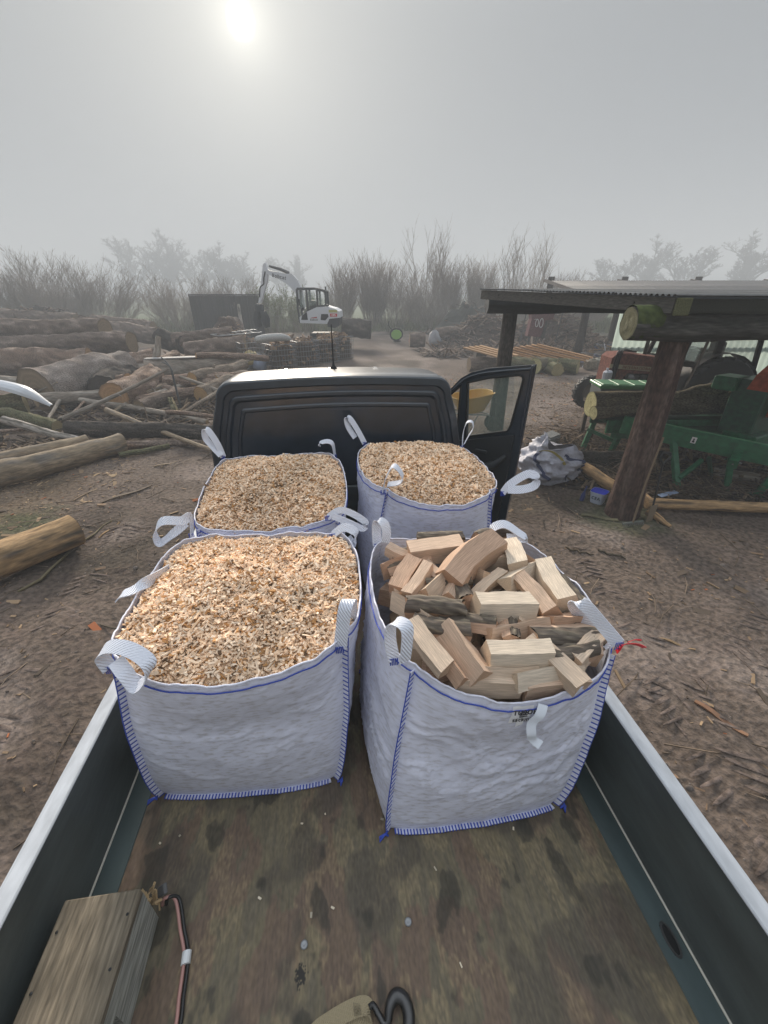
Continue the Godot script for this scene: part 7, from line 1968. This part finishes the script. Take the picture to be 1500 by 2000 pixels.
# ---------------------------------------------------------------- litter on the ground
func build_litter() -> void:
	var bc := [Color(0.24, 0.175, 0.125), Color(0.14, 0.105, 0.08), Color(0.09, 0.072, 0.06), Color(0.33, 0.24, 0.16)]
	heap("brush_heap", "dark brushwood and splinters heaped under the green machine", "brush", V(6.5, 0, -6.1), 2.6, 1.25, 0.22, Color(0.10, 0.08, 0.065), 900, bc, 209, Vector2(0.15, 0.7), Vector2(0.012, 0.045))
	heap("bark_heap", "bark and splinters spread between the white bag and the green machine", "bark", V(4.9, 0, -7.3), 1.3, 0.9, 0.10, Color(0.19, 0.145, 0.11), 320, bc, 210, Vector2(0.1, 0.5), Vector2(0.012, 0.05))
	heap("bark_heap", "dark bark and rotten wood between the birch log and the peeled logs", "bark", V(-6.6, 0, -8.9), 1.7, 0.8, 0.12, Color(0.11, 0.09, 0.07), 320, bc, 211, Vector2(0.1, 0.6), Vector2(0.015, 0.06))
	heap("bark_heap", "bark and branch litter around the small log heap", "bark", V(-4.6, 0, -12.3), 2.6, 2.2, 0.12, Color(0.17, 0.135, 0.11), 620, bc, 212, Vector2(0.15, 0.9), Vector2(0.015, 0.06))
	rng.seed = 414
	for k in 40:   # slimmer logs filling the heap
		var x := rnd(-9.6, -3.2); var z := rnd(-19.0, -12.2)
		var d := V(rnd(-1, 1), rnd(-0.06, 0.06), rnd(-0.7, 0.7)).normalized() * rnd(0.7, 1.5)
		var r := rnd(0.09, 0.19)
		var y := ground_y(x, z) + r + absf(d.y) + rnd(0.0, 0.55) * smoothstep(-12.5, -15.5, z)
		log_thing("slim_log", "slim barked log with pale sawn end in the tangled yard heap", V(x, y, z) - d, V(x, y, z) + d, r, r * 0.85, ["brown", "orange", "brown", "silver"][k % 4], "slim logs in the yard heap", rnd(-0.05, 0.05), "log", k % 3)
	rng.seed = 313
	for k in 34:   # branches tangled in the log heaps
		var x := rnd(-9.5, -2.9); var z := rnd(-17.5, -10.2)
		var d := V(rnd(-1, 1), rnd(-0.10, 0.22), rnd(-0.6, 0.6)).normalized() * rnd(0.5, 1.5)
		var r := rnd(0.03, 0.085)
		var y := ground_y(x, z) + r + absf(d.y) + rnd(0.0, 0.32) * smoothstep(-10.5, -13.0, z)
		log_thing("broken_branch", "broken branch tangled loosely in the yard log heap", V(x, y, z) - d, V(x, y, z) + d, r, r * 0.6, ["brown", "silver", "peeled", "orange"][k % 4], "broken branches in the log heap", rnd(-0.12, 0.12), "branch", k % 2)
	var list := []; var tints := []
	rng.seed = 61
	var n := noise(0.5, 3, FastNoiseLite.TYPE_SIMPLEX_SMOOTH, 62)
	var tries := 0
	while list.size() < 15000 and tries < 90000:
		tries += 1
		var x := rnd(-8.5, 9.0); var z := rnd(-17, 0.8)
		if absf(x - 0.05) < 1.0 and z > -5.6: continue
		var dens := 0.10 + 0.35 * maxf(n.get_noise_2d(x, z), 0.0)
		dens += 0.75 * smoothstep(3.0, 4.6, -x) * (1.0 - smoothstep(11.0, 14.0, -z)) + 0.9 * smoothstep(3.6, 4.6, x) * smoothstep(4.6, 6.0, -z)
		if rnd() > dens: continue
		var big := rnd() < 0.12
		var L := rnd(0.06, 0.18) if big else rnd(0.015, 0.06)
		var W := L * rnd(0.12, 0.5)
		list.append(Transform3D(Basis.from_euler(V(rnd(-0.25, 0.25), rnd(0, TAU), rnd(-0.3, 0.3))) * Basis.from_scale(V(W, rnd(0.003, 0.010), L)), V(x, ground_y(x, z) + 0.004, z)))
		var c := Color(0.38, 0.27, 0.165).lerp(Color(0.20, 0.135, 0.09), rnd())
		if rnd() < 0.25: c = Color(0.11, 0.085, 0.065)
		if rnd() < 0.05: c = Color(0.36, 0.13, 0.06)
		tints.append(c * rnd(0.7, 1.2))
	stuff(copies("wood_litter", chip, M.chip, list, tints), "scattered bark flakes and wood chips trodden into the mud", "litter")
	# twigs
	var tw := Surf.new()
	seg(tw, V(-0.5, 0, 0), V(0.05, 0.03, 0.03), 0.012, 0.01, Color.WHITE); seg(tw, V(0.05, 0.03, 0.03), V(0.5, 0, -0.02), 0.01, 0.005, Color.WHITE); seg(tw, V(0.0, 0.025, 0.02), V(0.2, 0.03, 0.15), 0.007, 0.003, Color.WHITE)
	list = []; tints = []
	for k in 2600:
		var x := 0.0; var z := 0.0
		var under := k < 1700
		if under: x = rnd(4.6, 9.0); z = rnd(-8.6, -4.9)
		else:
			x = rnd(-8.0, 6.5); z = rnd(-14, 0.3)
			if absf(x - 0.05) < 1.05 and z > -5.6: continue
		var sc := rnd(0.25, 0.8) if under else rnd(0.12, 0.55)
		var y := ground_y(x, z) + 0.01 + (rnd(0, 0.16) if under else 0.0)
		list.append(Transform3D(Basis.from_euler(V(rnd(-0.2, 0.2), rnd(0, TAU), rnd(-0.35, 0.35) if under else rnd(-0.03, 0.03))) * Basis.from_scale(V(sc, maxf(sc, 0.5), maxf(sc, 0.5))), V(x, y, z)))
		tints.append(Color(0.15, 0.115, 0.085) * rnd(0.45, 1.6))
	stuff(copies("twig_litter", tw.mesh(), M.twig, list, tints), "tangled dark twigs under the green machine and strewn over the yard", "twigs")
	# ridges pressed by tyre treads
	list = []; tints = []
	var bar := Surf.new()
	bar.tube([V(-0.5, -0.3, 0), V(-0.3, 0.25, 0.02), V(0.1, 0.35, 0), V(0.4, 0.2, -0.03), V(0.5, -0.3, 0)], [0.34, 0.46, 0.5, 0.46, 0.34], 6)
	var tracks := [[V(-2.6, 0, -1.2), V(-2.9, 0, -5.4), 0.36], [V(-1.75, 0, -1.0), V(-1.85, 0, -6.5), 0.28], [V(2.35, 0, -0.2), V(3.0, 0, -4.2), 0.45], [V(3.2, 0, -0.6), V(4.6, 0, -3.2), 0.42], [V(2.0, 0, -1.6), V(4.4, 0, -2.6), 0.34], [V(3.6, 0, -1.0), V(4.6, 0, -1.6), 0.4]]
	for q in tracks:
		var d: Vector3 = q[1] - q[0]
		var steps := int(d.length() / 0.085)
		var yaw := atan2(-d.z, d.x) + PI / 2
		for k in steps:
			if n.get_noise_2d(k * 0.35, d.x * 9.0) < 0.02: continue
			for e in [-1, 1]:
				var p: Vector3 = q[0] + d * (k + 0.5 * e * 0.5) / steps + V(d.z, 0, -d.x).normalized() * q[2] * 0.26 * e
				list.append(Transform3D(Basis(Vector3.UP, yaw + e * 0.42 + rnd(-0.1, 0.1)) * Basis.from_scale(V(q[2] * rnd(0.35, 0.55), rnd(0.005, 0.013), rnd(0.026, 0.042))), V(p.x, ground_y(p.x, p.z) - 0.002, p.z)))
				tints.append(Color(0.225, 0.174, 0.148) * rnd(0.85, 1.15))
	stuff(copies("mud_ridges", bar.mesh(), M.dirt, list, tints), "ribbed tyre tread marks pressed into the mud beside the truck", "tyre marks")
	# clods and pebbles
	list = []; tints = []
	var peb := Surf.new()
	peb.lathe([Vector2(0.0, -0.4), Vector2(0.4, -0.3), Vector2(0.5, 0.0), Vector2(0.36, 0.3), Vector2(0.0, 0.42)], 7)
	for k in 3800:
		var x := rnd(-7, 8); var z := rnd(-13, 0.8)
		if absf(x - 0.05) < 1.0 and z > -5.6: continue
		var sc := rnd(0.008, 0.028) * (1.0 if rnd() > 0.04 else 2.2)
		list.append(Transform3D(Basis.from_euler(V(rnd(0, 6), rnd(0, 6), rnd(0, 6))) * Basis.from_scale(V(sc, sc * 0.7, sc * 1.2)), V(x, ground_y(x, z), z)))
		tints.append(Color(0.20, 0.17, 0.15) * rnd(0.6, 1.3))
	stuff(copies("mud_clods", peb.mesh(), M.dirt_plain, list, tints), "small clods and pebbles on the bare mud", "clods")
	# larger pieces one can pick out
	var big := [
		["stick", "long pale stick lying beside the orange peeled log", V(-3.42, 0, -3.97), V(-3.18, 0, -5.61), 0.016, Color(0.20, 0.165, 0.095)],
		["bark_strip", "curled bark strip lying on the mud before the stout peeled log", V(-3.55, 0, -6.1), V(-3.05, 0, -6.75), 0.05, Color(0.17, 0.13, 0.09)],
		["bark_strip", "pale pointed bark strip touching the stout peeled log", V(-4.05, 0, -6.3), V(-3.75, 0, -7.0), 0.04, Color(0.28, 0.20, 0.13)],
		["bark_strip", "narrow orange bark strip at the tip of the long pale stick", V(-3.15, 0, -5.1), V(-3.05, 0, -5.5), 0.03, Color(0.34, 0.22, 0.11)],
		["wood_slab", "square yellow wood slab lying close to the white top rail", V(-1.78, 0, -1.95), V(-1.70, 0, -2.10), 0.10, Color(0.46, 0.29, 0.12)],
		["wood_splinter", "reddish split wood splinter on the bare mud", V(2.66, 0, -1.78), V(2.86, 0, -1.50), 0.05, Color(0.36, 0.20, 0.12)],
		["stick", "thin dark stick on the mud by the chip bag", V(-1.5, 0, -2.9), V(-2.3, 0, -3.3), 0.012, Color(0.12, 0.095, 0.07)],
		["stick", "short dark stick before the thick shelter post", V(3.2, 0, -3.9), V(3.45, 0, -3.75), 0.015, Color(0.12, 0.095, 0.07)],
		["stick", "pair forming dark stick on the mud before the white sack", V(2.9, 0, -4.1), V(3.1, 0, -3.85), 0.013, Color(0.13, 0.10, 0.07)],
		["bark_strip", "tan bark strip at the edge of the tyre track", V(2.95, 0, -2.5), V(3.15, 0, -2.3), 0.03, Color(0.32, 0.22, 0.13)],
		["wood_splinter", "pale splinter among bark chips by the mossy branch", V(-3.3, 0, -7.6), V(-3.0, 0, -7.9), 0.03, Color(0.34, 0.25, 0.16)],
		["plank_offcut", "mossy offcut board at the foot of the thick post", V(3.55, 0, -4.85), V(3.95, 0, -4.60), 0.07, Color(0.16, 0.15, 0.09)]]
	for q in big:
		var a: Vector3 = q[2] + V(0, ground_y(q[2].x, q[2].z) + q[4] * 0.35, 0); var b: Vector3 = q[3] + V(0, ground_y(q[3].x, q[3].z) + q[4] * 0.35, 0)
		var s := Surf.new()
		if q[0] == "stick":
			var pth := []
			for k in 9: pth.append(a.lerp(b, k / 8.0) + V(n.get_noise_2d(k * 0.9, a.x * 7), 0.2 * absf(n.get_noise_2d(k * 1.3, a.z)), n.get_noise_2d(k * 0.9, a.z * 9)) * 0.07)
			s.tube(pth, [q[4], q[4] * 1.1, q[4], q[4], q[4] * 0.95, q[4] * 0.9, q[4] * 0.8, q[4] * 0.7, q[4] * 0.5], 7, q[5])
		else:
			var d: Vector3 = (b - a) / 6.0
			var sd: Vector3 = d.cross(Vector3.UP).normalized() * q[4] * 0.5
			for k in 6:
				var w0: float = 1.0 - absf(k / 6.0 - 0.45) * 0.9; var w1: float = 1.0 - absf((k + 1) / 6.0 - 0.45) * 0.9
				if q[0] in ["wood_slab", "plank_offcut"]: w0 = 1.0; w1 = 1.0
				var y0 := V(0, 0.012 * sin(k * 1.1), 0); var y1 := V(0, 0.012 * sin((k + 1) * 1.1), 0)
				var th := V(0, -0.014, 0)
				var A := a + d * k + y0; var B := a + d * (k + 1) + y1
				var cc: Color = q[5] * (0.9 + 0.06 * (k % 3))
				s.fquad(A + sd * w0, A - sd * w0, B - sd * w1, B + sd * w1, cc)
				s.fquad(A - sd * w0, A - sd * w0 + th, B - sd * w1 + th, B - sd * w1, cc); s.fquad(A + sd * w0 + th, A + sd * w0, B + sd * w1, B + sd * w1 + th, cc)
			s.fquad(a + sd * 0.6, a + sd * 0.6 + V(0, -0.014, 0), a - sd * 0.6 + V(0, -0.014, 0), a - sd * 0.6, q[5])
		solo(q[0], s.mesh(), M.wood, q[1], "wood scrap")

# ---------------------------------------------------------------- everything in order
func _ready() -> void:
	light_and_camera()
	materials()
	M.oldwood = mat(grey(1), 0.85, {tex = tex(noise(0.02, 4, FastNoiseLite.TYPE_SIMPLEX_SMOOTH, 17), grey(0.6), grey(1.0)), nrm = bumps(noise(0.025, 3, FastNoiseLite.TYPE_SIMPLEX_SMOOTH, 18), 4.0), nscale = 0.6, scale = V(6, 6, 0.6), spec = 0.3})
	M.strap = mat(grey(1), 0.9, {nrm = weave(), nscale = 0.8}); M.strap.uv1_scale = V(1, 30, 1)
	M.endgrain = mat(grey(1), 0.85, {tex = tex(noise(0.05, 4, FastNoiseLite.TYPE_SIMPLEX_SMOOTH, 19), grey(0.7), grey(1.0)), scale = V(2, 2, 2), spec = 0.3})
	M.bark_up = mat(grey(1), 0.95, {tex = tex(noise(0.02, 5, FastNoiseLite.TYPE_SIMPLEX_SMOOTH, 20), grey(0.5), grey(1.0)), nrm = bumps(noise(0.04, 4, FastNoiseLite.TYPE_SIMPLEX_SMOOTH, 22), 6.0), scale = V(3, 0.7, 3), spec = 0.2})
	M.grp = mat(grey(1), 0.5, {back = Color(1.0, 1.0, 1.0), spec = 0.4})
	M.dirt_plain = mat(grey(1), 0.95, {spec = 0.2})
	build_ground()
	build_truck()
	build_bags()
	build_deck_things()
	build_shelter()
	build_logs()
	build_cages()
	build_excavator()
	build_far_things()
	build_trees()
	build_tractor()
	build_processor()
	build_right_things()
	build_litter()
